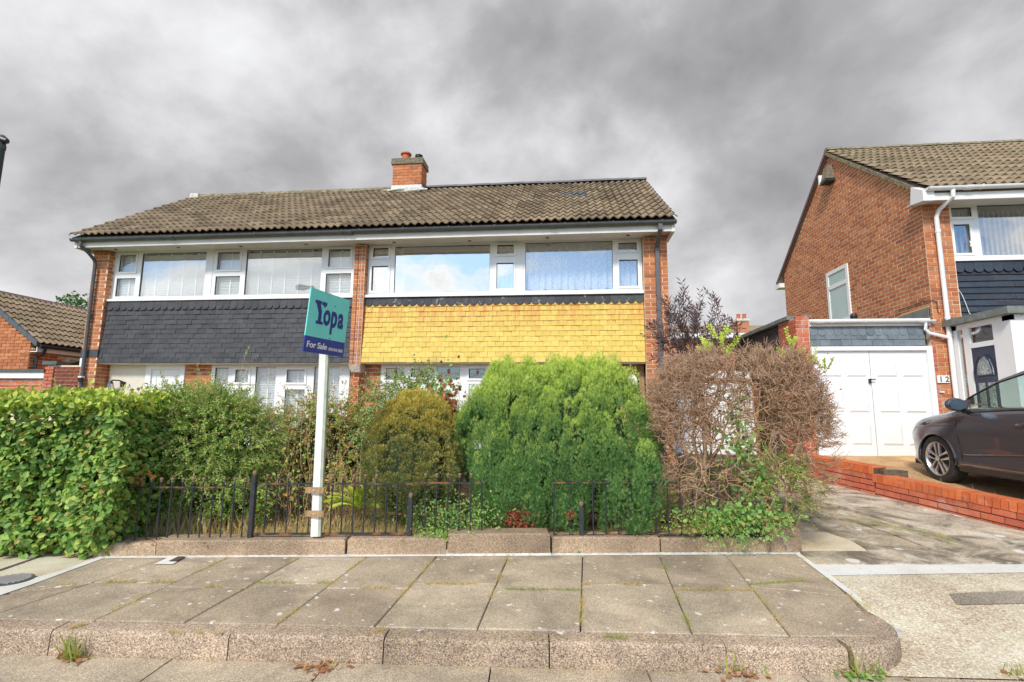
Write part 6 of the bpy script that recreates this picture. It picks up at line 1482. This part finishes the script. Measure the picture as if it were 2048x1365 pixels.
cot = arching('cotoneaster_bush', 'spreading small-leaved bush with red berries between the clipped hedge and the sign', (cc1[0]-.06, 5.0, (cz+.2)/2+.0), (.92, .66, (cz-.2)/2), 2500, 36, .021, M_coto, berries=60, slen=.24, corek=.55)
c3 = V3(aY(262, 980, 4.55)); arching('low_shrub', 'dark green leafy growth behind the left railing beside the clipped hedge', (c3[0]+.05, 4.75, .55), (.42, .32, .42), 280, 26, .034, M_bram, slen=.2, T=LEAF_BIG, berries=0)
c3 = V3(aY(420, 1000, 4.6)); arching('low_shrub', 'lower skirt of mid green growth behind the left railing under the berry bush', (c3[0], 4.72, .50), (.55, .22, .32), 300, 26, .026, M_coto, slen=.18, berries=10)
# tall thin stems rising out of the bush
def wisps(t, items, mat, leafmat_, leaf=.02, r=.003):
    A_, B_, Lp, Ld = [], [], [], []
    for pts in items:
        for a, b_ in zip(pts[:-1], pts[1:]):
            A_.append(V3(a)); B_.append(V3(b_))
            m_ = max(3, int((b_-a).length/.018))
            for k in range(m_): Lp.append(V3(a.lerp(b_, k/m_))+rn(1, .008)[0]); Ld.append(rn(1, .8)[0]+UP*.5)
    segs('long_stem', A_, B_, r, r*.6, mat, t, kind='stuff'); scatter('stem_leaves', LEAF_SM, Lp, Ld, rn(len(Lp), .6)-NB+UP*.5, leaf, leafmat_, t)
wisps(cot, [[aY(470, 790, 5), aY(480, 750, 5), aY(490, 712, 5), aY(500, 690, 5)], [aY(478, 780, 5), aY(495, 740, 5), aY(512, 712, 5)], [aY(393, 790, 5), aY(394, 755, 5), aY(396, 724, 5)], [aY(540, 800, 5), aY(535, 770, 5), aY(543, 745, 5)]], M_twig, M_coto)

# ---- mixed rose and perennial growth between the berry bush and the golden conifer
def stems_bush(name, label, us, vs_, ys, n, mat, leaf=.03, nl=10, r=.004, cat='shrub', v0=1045, group=None, lean=.25, twig=M_twig, T=LEAF_SM, tip=0):
    A_, B_, Lp, Ld = [], [], [], []; RR = []
    for i in range(n):
        y = ys[0]+RN.random()*(ys[1]-ys[0]); u = us[0]+RN.random()*(us[1]-us[0]); base_ = aY(u, v0, y); base_.z = hgt(base_.x, y); v = vs_[0]+RN.random()**.7*(vs_[1]-vs_[0]); tp_ = aY(u+RN.normal()*18, v, y+RN.normal()*.15)
        p = V3(base_); q = V3(tp_); m_ = 7; pr_ = p; bow = RN.normal(size=3)*np.array([lean, lean, .03])*.4
        for k in range(1, m_+1):
            f = k/m_; c_ = p+(q-p)*f+bow*sin(pi*f)+RN.normal(size=3)*.008; A_.append(pr_); B_.append(c_); RR.append(r*(1.1-.6*f)); 
            for _ in range(nl if f > .3 else max(1, nl//3)): Lp.append(pr_+(c_-pr_)*RN.random()+RN.normal(size=3)*.03); Ld.append(RN.normal(size=3)*.8+UP*.1)
            pr_ = c_
    t = thing(name, label, cat, tuple(np.mean(A_[::7], axis=0)), group)
    segs('stems', A_, B_, RR, np.array(RR)*.9, twig, t, kind='stuff'); scatter('foliage', T, Lp, Ld, rn(len(Lp), .6)-NB*.8+UP*.6, leaf*(.6+.8*RN.random(len(Lp))), mat, t, tip=(RN.random(len(Lp)) < tip).astype(float)); return t
stems_bush('rose_bush', 'straggly rose with yellow and orange leaves left of the sign post', (560, 640), (760, 960), (4.9, 5.4), 26, M_rose, .036, 5)
stems_bush('rose_bush', 'dry brown rose stems with few leaves just right of the sign post', (640, 735), (850, 1000), (4.9, 5.5), 60, M_rose, .026, 4, r=.0035)
stems_bush('rose_bush', 'tall thin climbing stems with small leaves in front of the brick under the corbel', (640, 790), (735, 860), (5.9, 6.8), 34, M_rose, .036, 7)
arching('low_shrub', 'green undergrowth behind the rose stems under the shuttered window', (aY(640, 900, 6.2).x, 6.2, .85), (.85, .4, .65), 420, 22, .032, M_rose, slen=.3, zmin=.3)
arching('low_shrub', 'blue-green leafy shrub rising behind the golden conifer', (aY(820, 850, 6.2).x, 6.2, 1.05), (.62, .4, .80), 380, 20, .036, M_bram, slen=.3, zmin=.3)
stems_bush('rose_bush', 'thin shoots with reddish buds in front of the leaded window', (770, 940), (745, 800), (5.9, 6.3), 22, M_rose, .03, 8)
for k, (u, v, h_, lab) in enumerate(((720, 985, .28, 'bright lime green fern clump beside the golden conifer'),)):
    c_ = V3(aY(u, v, 4.95)); t = thing('fern', lab, 'plant', tuple(c_)); Lp, Ld = [], []
    for f in range(26):
        a = RN.random()*2*pi; el = .4+RN.random()*.9; d = np.array([cos(a)*cos(el), sin(a)*cos(el)*.7-.2, sin(el)])
        for j in range(16): p = c_+np.array([0, 0, -.16])+d*(.03+.022*j)+np.array([0, 0, -.0006*j*j]); sd_ = np.cross(d, UP); Lp += [p, p]; Ld += [sd_*1+d*.6, -sd_+d*.6]
    scatter('fronds', LEAF_NAR, Lp, Ld, UP[None]-NB[None]*.6+rn(len(Lp), .3), .07, M_lime, t)
t = thing('bleeding_red_shrub', 'shrub with large dark red leaves squeezed between the two conifers', 'shrub', tuple(aY(893, 900, 5.3))); t.name = 'red_shrub'
A_ = [V3(aY(880+6*i, 1040, 5.3)) for i in range(5)]; B_ = [V3(aY(870+12*i, 800+14*(i % 3), 5.25)) for i in range(5)]; segs('stems', A_, B_, .008, .004, M_twig, t, kind='stuff')
Lp = [V3(aY(896+RN.normal()*12, 820+RN.normal()*30, 5.2)) for _ in range(110)]; scatter('red_leaves', LEAF_BIG, Lp, rn(110), rn(110, .5)-NB, .055, M_red, t)
Lp = [V3(aY(890+RN.normal()*14, 800+RN.normal()*38, 5.3)) for _ in range(150)]; scatter('green_leaves', LEAF_BIG, Lp, rn(150), rn(150, .5)-NB, .045, M_bram, t)

# ---- conifers
def conifer(name, label, c, rx, ry, z0, z1, npl, per, mat, pa=.075, ph=.15, spray=.038, seed=0, flat=3.0, tipk=1.0, tint=0.0, upk=.9, lobes=(), gap=None, rough=0, ex=2.1):
    t = thing(name, label, 'conifer', (c[0], c[1], z0)); PC_, PD, PR = [], [], []
    def rad(h): return np.clip(1-np.clip(h, 0, 1)**flat, 0, 1)**(1/ex)*(.80+.20*np.clip(h/.35, 0, 1))
    th = RN.random(npl*3)*2*pi; h = RN.random(npl*3)**.85
    keep = (np.sin(th) < .35) | (RN.random(npl*3) < .35); th, h = th[keep][:npl], h[keep][:npl]; m_ = len(th)
    r = rad(h); k = 1+(vnoise(np.stack([np.cos(th), np.sin(th), h*1.5], 1)*2+seed, 1.7)-.5)*.18
    se = lambda v: np.sign(v)*np.abs(v)**.82
    P0 = np.stack([c[0]+rx*r*k*se(np.cos(th)), c[1]+ry*r*k*se(np.sin(th)), z0+(z1-z0)*h*(.93+.09*RN.random(m_))], 1); O = unit(np.stack([np.cos(th)*.9, np.sin(th)*1.0, .15+1.2*h**3], 1))
    nt_ = int(npl*.30); rr = np.sqrt(RN.random(nt_))*.86; tt = RN.random(nt_)*2*pi; hh = (1-rr**2.6)**(1/flat); P1 = np.stack([c[0]+rx*rr*np.cos(tt), c[1]+ry*rr*np.sin(tt), z0+(z1-z0)*hh*(.96+.06*RN.random(nt_))], 1)
    P0 = np.concatenate([P0, P1]); O = np.concatenate([O, unit(np.stack([np.cos(tt)*.3, np.sin(tt)*.3-.1, np.ones(nt_)], 1))])
    for (lx_, ly_, lz_, lr, ln_) in lobes:
        d = sph(ln_); d[:, 1] = -np.abs(d[:, 1]); P0 = np.concatenate([P0, np.array([lx_, ly_, lz_])+d*np.array([lr, lr*.7, lr*1.5])]); O = np.concatenate([O, d])
    if gap is not None: kk = ~gap(P0); P0, O = P0[kk], O[kk]
    m_ = len(P0); sc = .55+.9*RN.random(m_)**1.3
    if rough: P0 = P0+O*((vnoise(P0+seed, 3.1)-.5)*.20+(vnoise(P0+9, 7.3)-.5)*.10)[:, None]
    d = sph(m_*per).reshape(m_, per, 3); fr = (d*O[:, None]).sum(2); d = np.where((fr < -.15)[..., None], d-2*fr[..., None]*O[:, None], d)
    rad3 = np.array([pa, pa, ph])*sc[:, None, None]; Q = P0[:, None]+d*rad3*(.82+.22*RN.random((m_, per, 1)))
    D = d*.55+UP*upk+O[:, None]*.35+RN.normal(size=d.shape)*.30; Nn = d*.8+O[:, None]*.7+RN.normal(size=d.shape)*.35
    hrel = (Q[..., 2]-z0)/(z1-z0); tip = np.clip((d[..., 2]*.5+.05)+(hrel-.60)*1.2*tipk+(RN.random((m_, 1))-.5)*.5+tint, 0, 1)
    Q, D, Nn, tip = Q.reshape(-1, 3), D.reshape(-1, 3), Nn.reshape(-1, 3), tip.reshape(-1); kz = Q[:, 2] > z0-.06
    scatter('foliage', SPRAY, Q[kz], D[kz], Nn[kz], spray*(.7+.6*RN.random(kz.sum())), mat, t, tip=tip[kz])
    # dark core: crown's inner branches with shade put into the colour; and the stem
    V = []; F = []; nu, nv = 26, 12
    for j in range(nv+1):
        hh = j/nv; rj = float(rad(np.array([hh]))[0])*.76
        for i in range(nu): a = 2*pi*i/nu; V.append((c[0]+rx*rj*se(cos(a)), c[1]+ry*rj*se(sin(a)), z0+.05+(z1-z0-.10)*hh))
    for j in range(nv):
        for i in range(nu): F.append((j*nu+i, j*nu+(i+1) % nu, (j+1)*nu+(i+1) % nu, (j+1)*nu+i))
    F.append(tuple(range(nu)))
    MB().add(V, F).build('inner_shade_core', simple('conifer_shade_fill', (.035, .05, .02), .95, .4, 30), t)
    MB().tube([(c[0], c[1], .1), (c[0], c[1], z0+.3)], .06, 8).build('trunk', M_bark, t)
    return t
yc = 5.20
xl, xr_ = aY(919, 880, yc-.25).x, aY(1322, 880, yc-.25).x; zt_ = aY(1085, 752, yc-.2).z; gx, grx = (xl+xr_)/2, (xr_-xl)/2-.05
lb = []
for u, v, r_, n_ in ((1250, 1010, .17, 34), (1135, 1030, .13, 24), (1010, 1020, .14, 22), (1060, 1010, .15, 22), (960, 980, .12, 16), (1290, 960, .12, 16)): p = aY(u, v, 4.78); lb.append((p.x, 4.80, p.z, r_, n_))
conifer('green_conifer', 'big rounded bright green conifer bush in the middle of the front garden', (gx, yc), grx, .50, .34, zt_, 620, 170, M_yew, pa=.058, ph=.17, spray=.034, flat=5.5, lobes=lb, rough=1, ex=3.0)
xl, xr_ = aY(724, 900, 4.85).x, aY(914, 900, 4.85).x; zt_ = aY(815, 795, 4.95).z
lb = []
for u, v, r_, n_ in ((845, 1000, .10, 16), (770, 1000, .10, 10), (830, 960, .11, 12), (880, 950, .10, 10)): p = aY(u, v, 4.62); lb.append((p.x, 4.64, p.z, r_, n_))
conifer('golden_conifer', 'smaller domed conifer with golden orange tips beside the green one', ((xl+xr_)/2, 5.0), (xr_-xl)/2-.015, .40, .34, zt_, 430, 105, M_gold, pa=.060, ph=.075, spray=.023, flat=2.8, tipk=1.0, tint=.16, lobes=lb, upk=.5)
# rusty dead patch low on the green conifer
Lp = [V3(aY(1035+RN.normal()*18, 1042+RN.normal()*13, 4.66)) for _ in range(260)]+[V3(aY(1140+RN.normal()*4, 1028+RN.normal()*4, 4.6)) for _ in range(25)]
t = thing('dead_twig_patch', 'rust coloured dead sprig at the foot of the big green conifer', 'plant', tuple(Lp[0])); scatter('dead_leaves', LEAF_SM, Lp, rn(len(Lp))+UP*.3, rn(len(Lp), .5)-NB, .026, M_red, t)

# ---- bare clipped bush on the right
bb_ = thing('bare_bush', 'leafless brown clipped bush, a dense mass of bare twigs right of the green conifer', 'bush', tuple(aZ(1425, 1060, .2)))
by = 5.15; bcx = aY(1468, 800, by).x; brx = (aY(1650, 800, by).x-aY(1290, 800, by).x)/2; bz1 = aY(1470, 698, by-.1).z; bz0 = 1.02
def shell(n, k0, k1, low=.25):
    d = sph(n); d[:, 2] = np.abs(d[:, 2]); lo = RN.random(n) < low; d[lo, 2] *= -.75; d = unit(d); e = np.sign(d)*np.abs(d)**.66
    k = k0+(k1-k0)*RN.random((n, 1)); k = k*(.93+.16*vnoise(d*2+4, 1.6))[:, None]; P_ = np.array([bcx, by, bz0])+e*k*np.array([brx, .55, 1])*np.array([1, 1, 1])
    P_[:, 2] = bz0+e[:, 2]*k[:, 0]*np.where(e[:, 2] > 0, bz1-bz0, .62); return P_, d
trunks = []
SA, SB, RA, RB, TP = [], [], [], [], []
def limb(p, q, r0, r1, m_, wob, store=None, tipv=0):
    p, q = np.array(p, float), np.array(q, float); L_ = np.linalg.norm(q-p); bow = RN.normal(size=3)*wob*L_; pr_ = p; pts = [p]
    for k in range(1, m_+1):
        f = k/m_; c_ = p+(q-p)*f+bow*sin(pi*f)+RN.normal(size=3)*wob*L_*.22*(k < m_); SA.append(pr_); SB.append(c_); RA.append(r0+(r1-r0)*(k-1)/m_); RB.append(r0+(r1-r0)*f); TP.append(tipv); pr_ = c_; pts.append(c_)
    if store is not None: store += pts[1:]
    return pts
fork = V3(aY(1408, 938, 4.95)); ground_ = V3(aZ(1432, 1062, .22)); n1 = []
limb(ground_, fork, .030, .026, 4, .03)
M1 = [((1340, 860), 4.9), ((1395, 800), 5.1), ((1450, 850), 4.9), ((1500, 905), 4.85), ((1375, 770), 5.3)]
for (u, v), y in M1: limb(fork, V3(aY(u, v, y)), .020, .012, 6, .07, n1)
for (u0, y0), (u, v), y in (((1500, 5.2), (1480, 820), 5.1), ((1545, 5.2), (1530, 800), 5.1), ((1560, 5.0), (1600, 860), 4.95), ((1475, 5.4), (1440, 760), 5.3), ((1590, 5.3), (1590, 780), 5.4), ((1520, 5.0), (1560, 930), 4.8), ((1350, 5.3), (1330, 840), 5.3), ((1450, 5.1), (1500, 750), 5.0)):
    p0_ = aY(u0, 1040, y0); p0_.z = .25; limb(V3(p0_), V3(aY(u, v, y)), .018, .011, 8, .06, n1)
n1 = np.array(n1); P2, _ = shell(150, .35, .78, .35); n2 = []
for q in P2: s = n1[np.argsort(np.linalg.norm(n1-q+np.array([0, 0, .15]), axis=1))[RN.integers(0, 4)]]; limb(s, q, .0095, .006, 5, .09, n2)
n2 = np.array(n2); P3, _ = shell(950, .55, .95, .25); n3 = []
for q in P3: s = n2[np.argmin(np.linalg.norm(n2-q+RN.normal(size=3)*.04, axis=1))]; limb(s, q, .0058, .0036, 4, .12, n3)
n3a = np.array(n3); P4, D4 = shell(5200, .84, 1.03, .10)
P4 += RN.normal(size=P4.shape)*.012
for q, d in zip(P4, D4): s = n3a[np.argmin(((n3a-q)**2).sum(1))]; limb(s, q, .0036, .0024, 2, .14, None, tipv=RN.random()*.9)
n = 12500; i_ = RN.integers(0, len(P4), n); A4 = P4[i_]+RN.normal(size=(n, 3))*.008; B4 = A4+unit(D4[i_]*.6+UP*.45*(RN.random((n, 1)))+RN.normal(size=(n, 3))*.7)*(.03+.05*RN.random((n, 1)))
segs('twigs', np.concatenate([SA, A4]), np.concatenate([SB, B4]), np.concatenate([RA, np.full(n, .0026)]), np.concatenate([RB, np.full(n, .0016)]), M_twig, bb_, kind='stuff', tip=np.concatenate([TP, np.full(n, .8)]), rnd=RN.random(len(SA)+n))

# brambles and small-leaved growth under and in the bare bush
def leafpatch(t, nm, u, v, su, sv, y, sy, n, leaf, mat, T=LEAF_BIG, dn=0.3):
    Lp = []
    for _ in range(n): yy = y+RN.normal()*sy; Lp.append(V3(aY(u+RN.normal()*su, v+RN.normal()*sv, yy)))
    Lp = np.array(Lp); Lp[:, 2] = np.maximum(Lp[:, 2], .16)
    scatter(nm, T, Lp, rn(n, .7)-UP*dn, -NB[None]+UP*.5+rn(n, .5), leaf*(.6+.7*RN.random(n)), mat, t)
br_ = thing('bramble', 'bramble leaves climbing up through the middle of the bare bush', 'bramble', tuple(aY(1480, 1000, 4.85)))
leafpatch(br_, 'leaves', 1478, 905, 20, 28, 4.82, .06, 150, .058, M_bram); leafpatch(br_, 'leaves', 1520, 965, 20, 15, 4.82, .06, 70, .05, M_bram); leafpatch(br_, 'leaves', 1465, 830, 16, 26, 4.95, .08, 60, .05, M_bram)
segs('canes', [V3(aY(1480, 1050, 4.85)), V3(aY(1500, 1050, 4.85))], [V3(aY(1475, 900, 4.8)), V3(aY(1525, 930, 4.8))], .004, .003, M_twig, br_)
br_ = thing('bramble', 'bramble mound spilling over the right end of the edging stones', 'bramble', tuple(aY(1500, 1050, 4.7)))
leafpatch(br_, 'leaves', 1490, 1035, 50, 17, 4.72, .07, 520, .044, M_bram); leafpatch(br_, 'small_leaves', 1440, 1045, 60, 18, 4.72, .07, 1500, .020, M_coto, LEAF_SM); leafpatch(br_, 'trailing_leaves', 1475, 1080, 40, 10, 4.62, .02, 120, .026, M_bram)
arching('low_shrub', 'small-leaved shrub spilling past the end stone beside the driveway', (aY(1560, 1000, 4.85).x, 4.92, .62), (.26, .22, .34), 150, 26, .020, M_coto, slen=.24, zmin=.22, core=False)
arching('low_shrub', 'sparse dark green growth behind the right railing', (aY(1420, 1000, 5.2).x, 5.25, .50), (.50, .22, .28), 120, 18, .028, M_bram, slen=.24, zmin=.2, core=False)
gc = thing('ground_ivy', 'low leafy ground plants around the short railing between the conifers', 'plant', tuple(aY(900, 1050, 4.6)))
leafpatch(gc, 'leaves', 900, 1040, 42, 22, 4.55, .05, 1500, .026, M_bram, LEAF_SM); leafpatch(gc, 'leaves', 880, 1070, 30, 6, 4.40, .03, 200, .026, M_coto, LEAF_SM); leafpatch(gc, 'leaves', 960, 1030, 20, 20, 4.7, .05, 500, .024, M_coto, LEAF_SM)

# ---- dark purple feathery tree beside the right end of the pair
pt2 = thing('purple_tree', 'feathery dark purple-leaved tree at the right corner of the pair', 'tree', tuple(aY(1400, 900, 7.2)))
base_ = V3(aY(1415, 900, 7.2)); base_[2] = .3; SA, SB, RA, RB, TP = [], [], [], [], []; Lp, Ld = [], []
limb(base_, V3(aY(1395, 720, 7.2)), .035, .02, 5, .03)
fr_pts = [(1330, 640), (1345, 600), (1362, 578), (1378, 590), (1395, 605), (1412, 585), (1425, 610), (1340, 670), (1360, 650), (1385, 640), (1405, 650), (1370, 620), (1350, 690), (1380, 680), (1410, 690), (1440, 640), (1455, 650), (1470, 640), (1450, 670), (1480, 660), (1430, 680), (1330, 720), (1365, 715), (1400, 715), (1440, 700), (1315, 600), (1310, 640), (1320, 690), (1300, 660), (1345, 740), (1380, 740), (1420, 730), (1330, 760), (1470, 690)]
for (u, v) in fr_pts:
    for rep in range(3):
        q = V3(aY(u+RN.normal()*9, v+RN.normal()*9, 7.2+RN.normal()*.28)); s = V3(aY(1395+RN.normal()*12+(u-1395)*.35, 735+(v-735)*.35, 7.2)); pts = limb(s, q, .006, .0025, 5, .10); tv = (q-s)/np.linalg.norm(q-s)
        for k in range(20):
            f = .35+.65*k/19; j = min(int(f*5), 4); p = pts[j]+(pts[j+1]-pts[j])*(f*5-j); sd_ = np.cross(tv, NB)*(1 if k % 2 else -1); Lp.append(p); Ld.append(sd_*.8+tv*.9+RN.normal(size=3)*.25)
segs('branches', SA, SB, RA, RB, leafmat('dark_twig', [(.13, .09, .09), (.17, .12, .11)], trans=0), pt2, kind='stuff'); scatter('foliage', LEAF_NAR, Lp, Ld, -NB[None]+rn(len(Lp), .5), .085*(.6+.7*RN.random(len(Lp))), M_purple, pt2)
def sprig(label, cs, y, n, leaf=.055):
    t = thing('ash_sprig', label, 'branch', tuple(aY(cs[0][0], cs[0][1], y))); Lp, Ld = [], []; A_, B_ = [], []
    for (u, v) in cs:
        for _ in range(n):
            a = V3(aY(u, v+25, y)); b_ = V3(aY(u+RN.normal()*14, v+RN.normal()*9, y+RN.normal()*.1)); A_.append(a); B_.append(b_); tv = unit((b_-a)[None])[0]
            for k in range(11): p = a+(b_-a)*(.3+.07*k); sd_ = np.cross(tv, NB)*(1 if k % 2 else -1); Lp.append(p); Ld.append(sd_+tv*.8+RN.normal(size=3)*.2)
    segs('stalks', A_, B_, .003, .002, leafmat('green_stalk', [(.3, .36, .1), (.36, .4, .12)], trans=0), t, kind='stuff'); scatter('leaves', LEAF_BIG, Lp, Ld, -NB[None]+UP*.5+rn(len(Lp), .4), leaf*.6, M_lime, t)
sprig('bright lime green leaf sprig above the left top of the bare bush', [(1440, 665), (1450, 690), (1415, 682)], 5.3, 6)
sprig('bright lime green leaf sprig in front of the brick pier of the garage', [(1582, 675), (1575, 700)], 5.3, 5)
sprig('small pale green sprig against the white garage doors', [(1625, 715), (1650, 722)], 5.1, 3, .045)
leafpatch(bb_, 'reddish_leaves', 1640, 765, 12, 28, 5.15, .08, 130, .022, M_red, LEAF_SM)

# ---- trees beyond
def tree(name, label, u, v, y, r, n, leaf=.18):
    c_ = V3(aY(u, v, y)); t = thing(name, label, 'tree', (c_[0], y, .2)); P_ = c_+sph(n)*np.array([r, r, r*.9])*(RN.random((n, 1))**.4)*(.8+.5*vnoise(sph(n)*3+9, 1))[:, None]
    scatter('crown', LEAF_BIG, P_, rn(n), rn(n, .6)+UP*.6-NB*.4, leaf, M_tree, t); MB().tube([(c_[0], y, .2), (c_[0], y, c_[2])], [.14, .08], 8).build('trunk', M_bark, t)
tree('broadleaf_tree', 'green tree top showing between the bungalow roof and the pair', 152, 622, 26, 1.1, 900)

# ---- grass, straw and fallen leaves
def blades(name, P_, h, mat, parent=None, lean=.35, w=1.0, **k):
    n = len(P_); return scatter(name, BLADE, P_, UP[None]+rn(n, lean), rn(n), h*(.5+RN.random(n)), mat, parent, **k)
def on_ground(us, vs_, n, z=None):
    out_ = []
    for _ in range(n):
        u = us[0]+RN.random()*(us[1]-us[0]); v = vs_[0]+RN.random()*(vs_[1]-vs_[0]); p = aZ(u, v, .22); p = aZ(u, v, hgt(p.x, p.y)+.01) if z is None else aZ(u, v, z); out_.append(V3(p))
    return np.array(out_)
blades('straw_grass', on_ground((250, 840), (1040, 1078), 5200), .07, M_grassd)
blades('dry_lawn_grass', on_ground((500, 1420), (985, 1072), 9000), .03, M_grassd, lean=.9)
blades('tall_dry_grass', on_ground((290, 500), (1050, 1074), 700), .17, M_grassd, lean=.22)
n = 900; P_ = on_ground((480, 760), (1000, 1060), n); scatter('fallen_leaves', LEAF_BIG, P_, rn(n)*np.array([1, 1, .1]), UP[None]+rn(n, .25), .035, M_dleaf, None)
n = 260; P_ = np.array([V3(atline(u, 1082, .12))+np.array([0, 0, .0]) for u in 250+RN.random(n)*250]); P_ += RN.normal(size=P_.shape)*np.array([.03, .05, .004]); scatter('leaf_litter', LEAF_BIG, P_, rn(n)*np.array([1, 1, .15]), UP[None]+rn(n, .4), .03, M_dleaf, None)
for o in list(C.objects):
    if o.name in ('straw_grass', 'dry_lawn_grass', 'tall_dry_grass', 'fallen_leaves', 'leaf_litter'): pass
def weed(label, u, v, z, n, h, mat, leaves=0, spread=.05, lean=.5, lmat=None):
    c_ = V3(aZ(u, v, z)); t = thing('weed', label, 'weed', tuple(c_)); P_ = c_+RN.normal(size=(n, 3))*np.array([spread, spread*.4, 0]); blades('blades', P_, h, mat, t, lean=lean)
    if leaves: P_ = c_+RN.normal(size=(leaves, 3))*np.array([spread*1.4, spread*.6, .006])+np.array([0, -.02, .012]); scatter('dead_leaves', LEAF_BIG, P_, rn(leaves)*np.array([1, 1, .2]), UP[None]+rn(leaves, .5), .035, lmat or M_dleaf, t)
weed('spiky grass tuft growing from the kerb joint at the left', 148, 1318, .0, 60, .11, M_grassg, 22, .035)
weed('flat dead weed against the foot of the kerb below the sign', 648, 1336, .0, 26, .05, M_moss, 34, .05)
weed('grass tuft at the kerb foot left of the corner stone', 1478, 1346, .0, 40, .10, M_grassg, 40, .05)
weed('green weed with dead grass at the foot of the curved kerb stone', 1712, 1350, .0, 60, .13, M_grassg, 50, .06, lmat=M_bram)
weed('grass tuft at the lower right corner beside the aggregate crossing', 2035, 1352, .0, 50, .06, M_grassg, 10, .05)
weed('green leafy weed against the edging stones left of the sign', 486, 1107, ZP, 70, .12, M_grassg, 40, .03, .3, M_bram)
weed('tiny green seedling at the foot of the edging under the short railing', 1160, 1106, ZP, 26, .03, M_grassg, 12, .015, .5, M_bram)
# tufts and moss in the joints
def strip(pts, z, n, h, mat, wd_=.008, clump=True):
    out_ = []; P3_ = [V3(aZ(u, v, z)) for u, v in pts]; P3_ = np.array(P3_)
    tt = RN.random(n)*(len(P3_)-1)
    if clump: tt = tt[(vnoise(np.stack([tt*3, tt*0, tt*0+pts[0][0]*.1], 1), 2.5) > .38)]
    i_ = np.minimum(tt.astype(int), len(P3_)-2); return P3_[i_]+(P3_[i_+1]-P3_[i_])*(tt-i_)[:, None]+RN.normal(size=(len(tt), 3))*np.array([wd_, wd_, 0])
G1, G2 = [], []
for pts, n in ((((1690, 1040), (1830, 1062), (1905, 1083)), 1100), (((1715, 1058), (1800, 1068)), 250), (((1640, 992), (1760, 1012)), 250), (((1640, 1003), (1700, 1015)), 150), (((1210, 1275), (1250, 1278)), 160)):
    G1.append(strip(pts, ZP if pts[0][1] > 1100 else .2, n, .02, M_grassg, .010))
for pts, n in ((((735, 1270), (770, 1262)), 200), (((140, 1258), (170, 1250)), 160), (((330, 1266), (440, 1268)), 260), (((0, 1300), (300, 1318), (700, 1334), (1100, 1344), (1450, 1352)), 500), (((700, 1282), (1100, 1280), (1600, 1286)), 400), (((1725, 1208), (1745, 1228)), 80), (((1620, 1100), (1740, 1104)), 160)):
    G2.append(strip(pts, ZP if pts[0][1] < 1295 else .0, n, .012, M_moss, .007))
for k, (a, b_, dn_, kind_) in enumerate(JOINTS):
    L_ = (b_-a).length; n = int(L_*(900 if kind_ == 'h' else 520)); t_ = RN.random(n); keep = vnoise(np.stack([t_*L_*3, t_*0+k*1.7, t_*0], 1), 1.9) > (.46 if kind_ == 'h' else .54); t_ = t_[keep]
    Q_ = V3(a)+(V3(b_)-V3(a))*t_[:, None]+RN.normal(size=(len(t_), 3))*np.array([.008, .008, 0]); (G1 if k in (10, 13, 16, 4) else G2).append(Q_)
P_ = np.concatenate(G1); blades('joint_grass', P_, .026, M_grassg, None, lean=.6)
P_ = np.concatenate(G2); blades('joint_moss', P_, .026, M_moss, None, lean=.9)
# rough grass on the raised drive behind the low wall
Pw = []
for _ in range(1500):
    s = RN.random()*3.2; p = S0+wd*s-wn*(.24+RN.random()*.22); Pw.append((p.x, p.y, D12(p.x, p.y)+.005))
blades('wall_top_grass', np.array(Pw), .055, M_grassd)
Pw = []
for _ in range(60): s = RN.random()*2.6; p = S0+wd*s-wn*(.26+RN.random()*.12); Pw.append((p.x, p.y, D12(p.x, p.y)))
blades('seed_heads', np.array(Pw), .15, M_grassd, lean=.2)
for nm, lb_, ct in (('straw_grass', 'short straw coloured grass behind the railings', 'grass'), ('dry_lawn_grass', 'dry worn lawn inside the garden', 'grass'), ('tall_dry_grass', 'taller dry grass stalks behind the left railing', 'grass'), ('fallen_leaves', 'brown fallen leaves on the garden soil near the sign', 'leaves'), ('leaf_litter', 'brown leaf litter along the left edging stones', 'leaves'), ('joint_grass', 'green grass growing in the paving and driveway joints', 'grass'), ('joint_moss', 'yellow moss and dry tufts in the paving joints', 'moss'), ('wall_top_grass', 'short dry grass behind the low brick wall by the car', 'grass'), ('seed_heads', 'tall dry grass heads behind the low brick wall', 'grass')):
    setp(bpy.data.objects[nm], lb_, ct, kind='stuff')
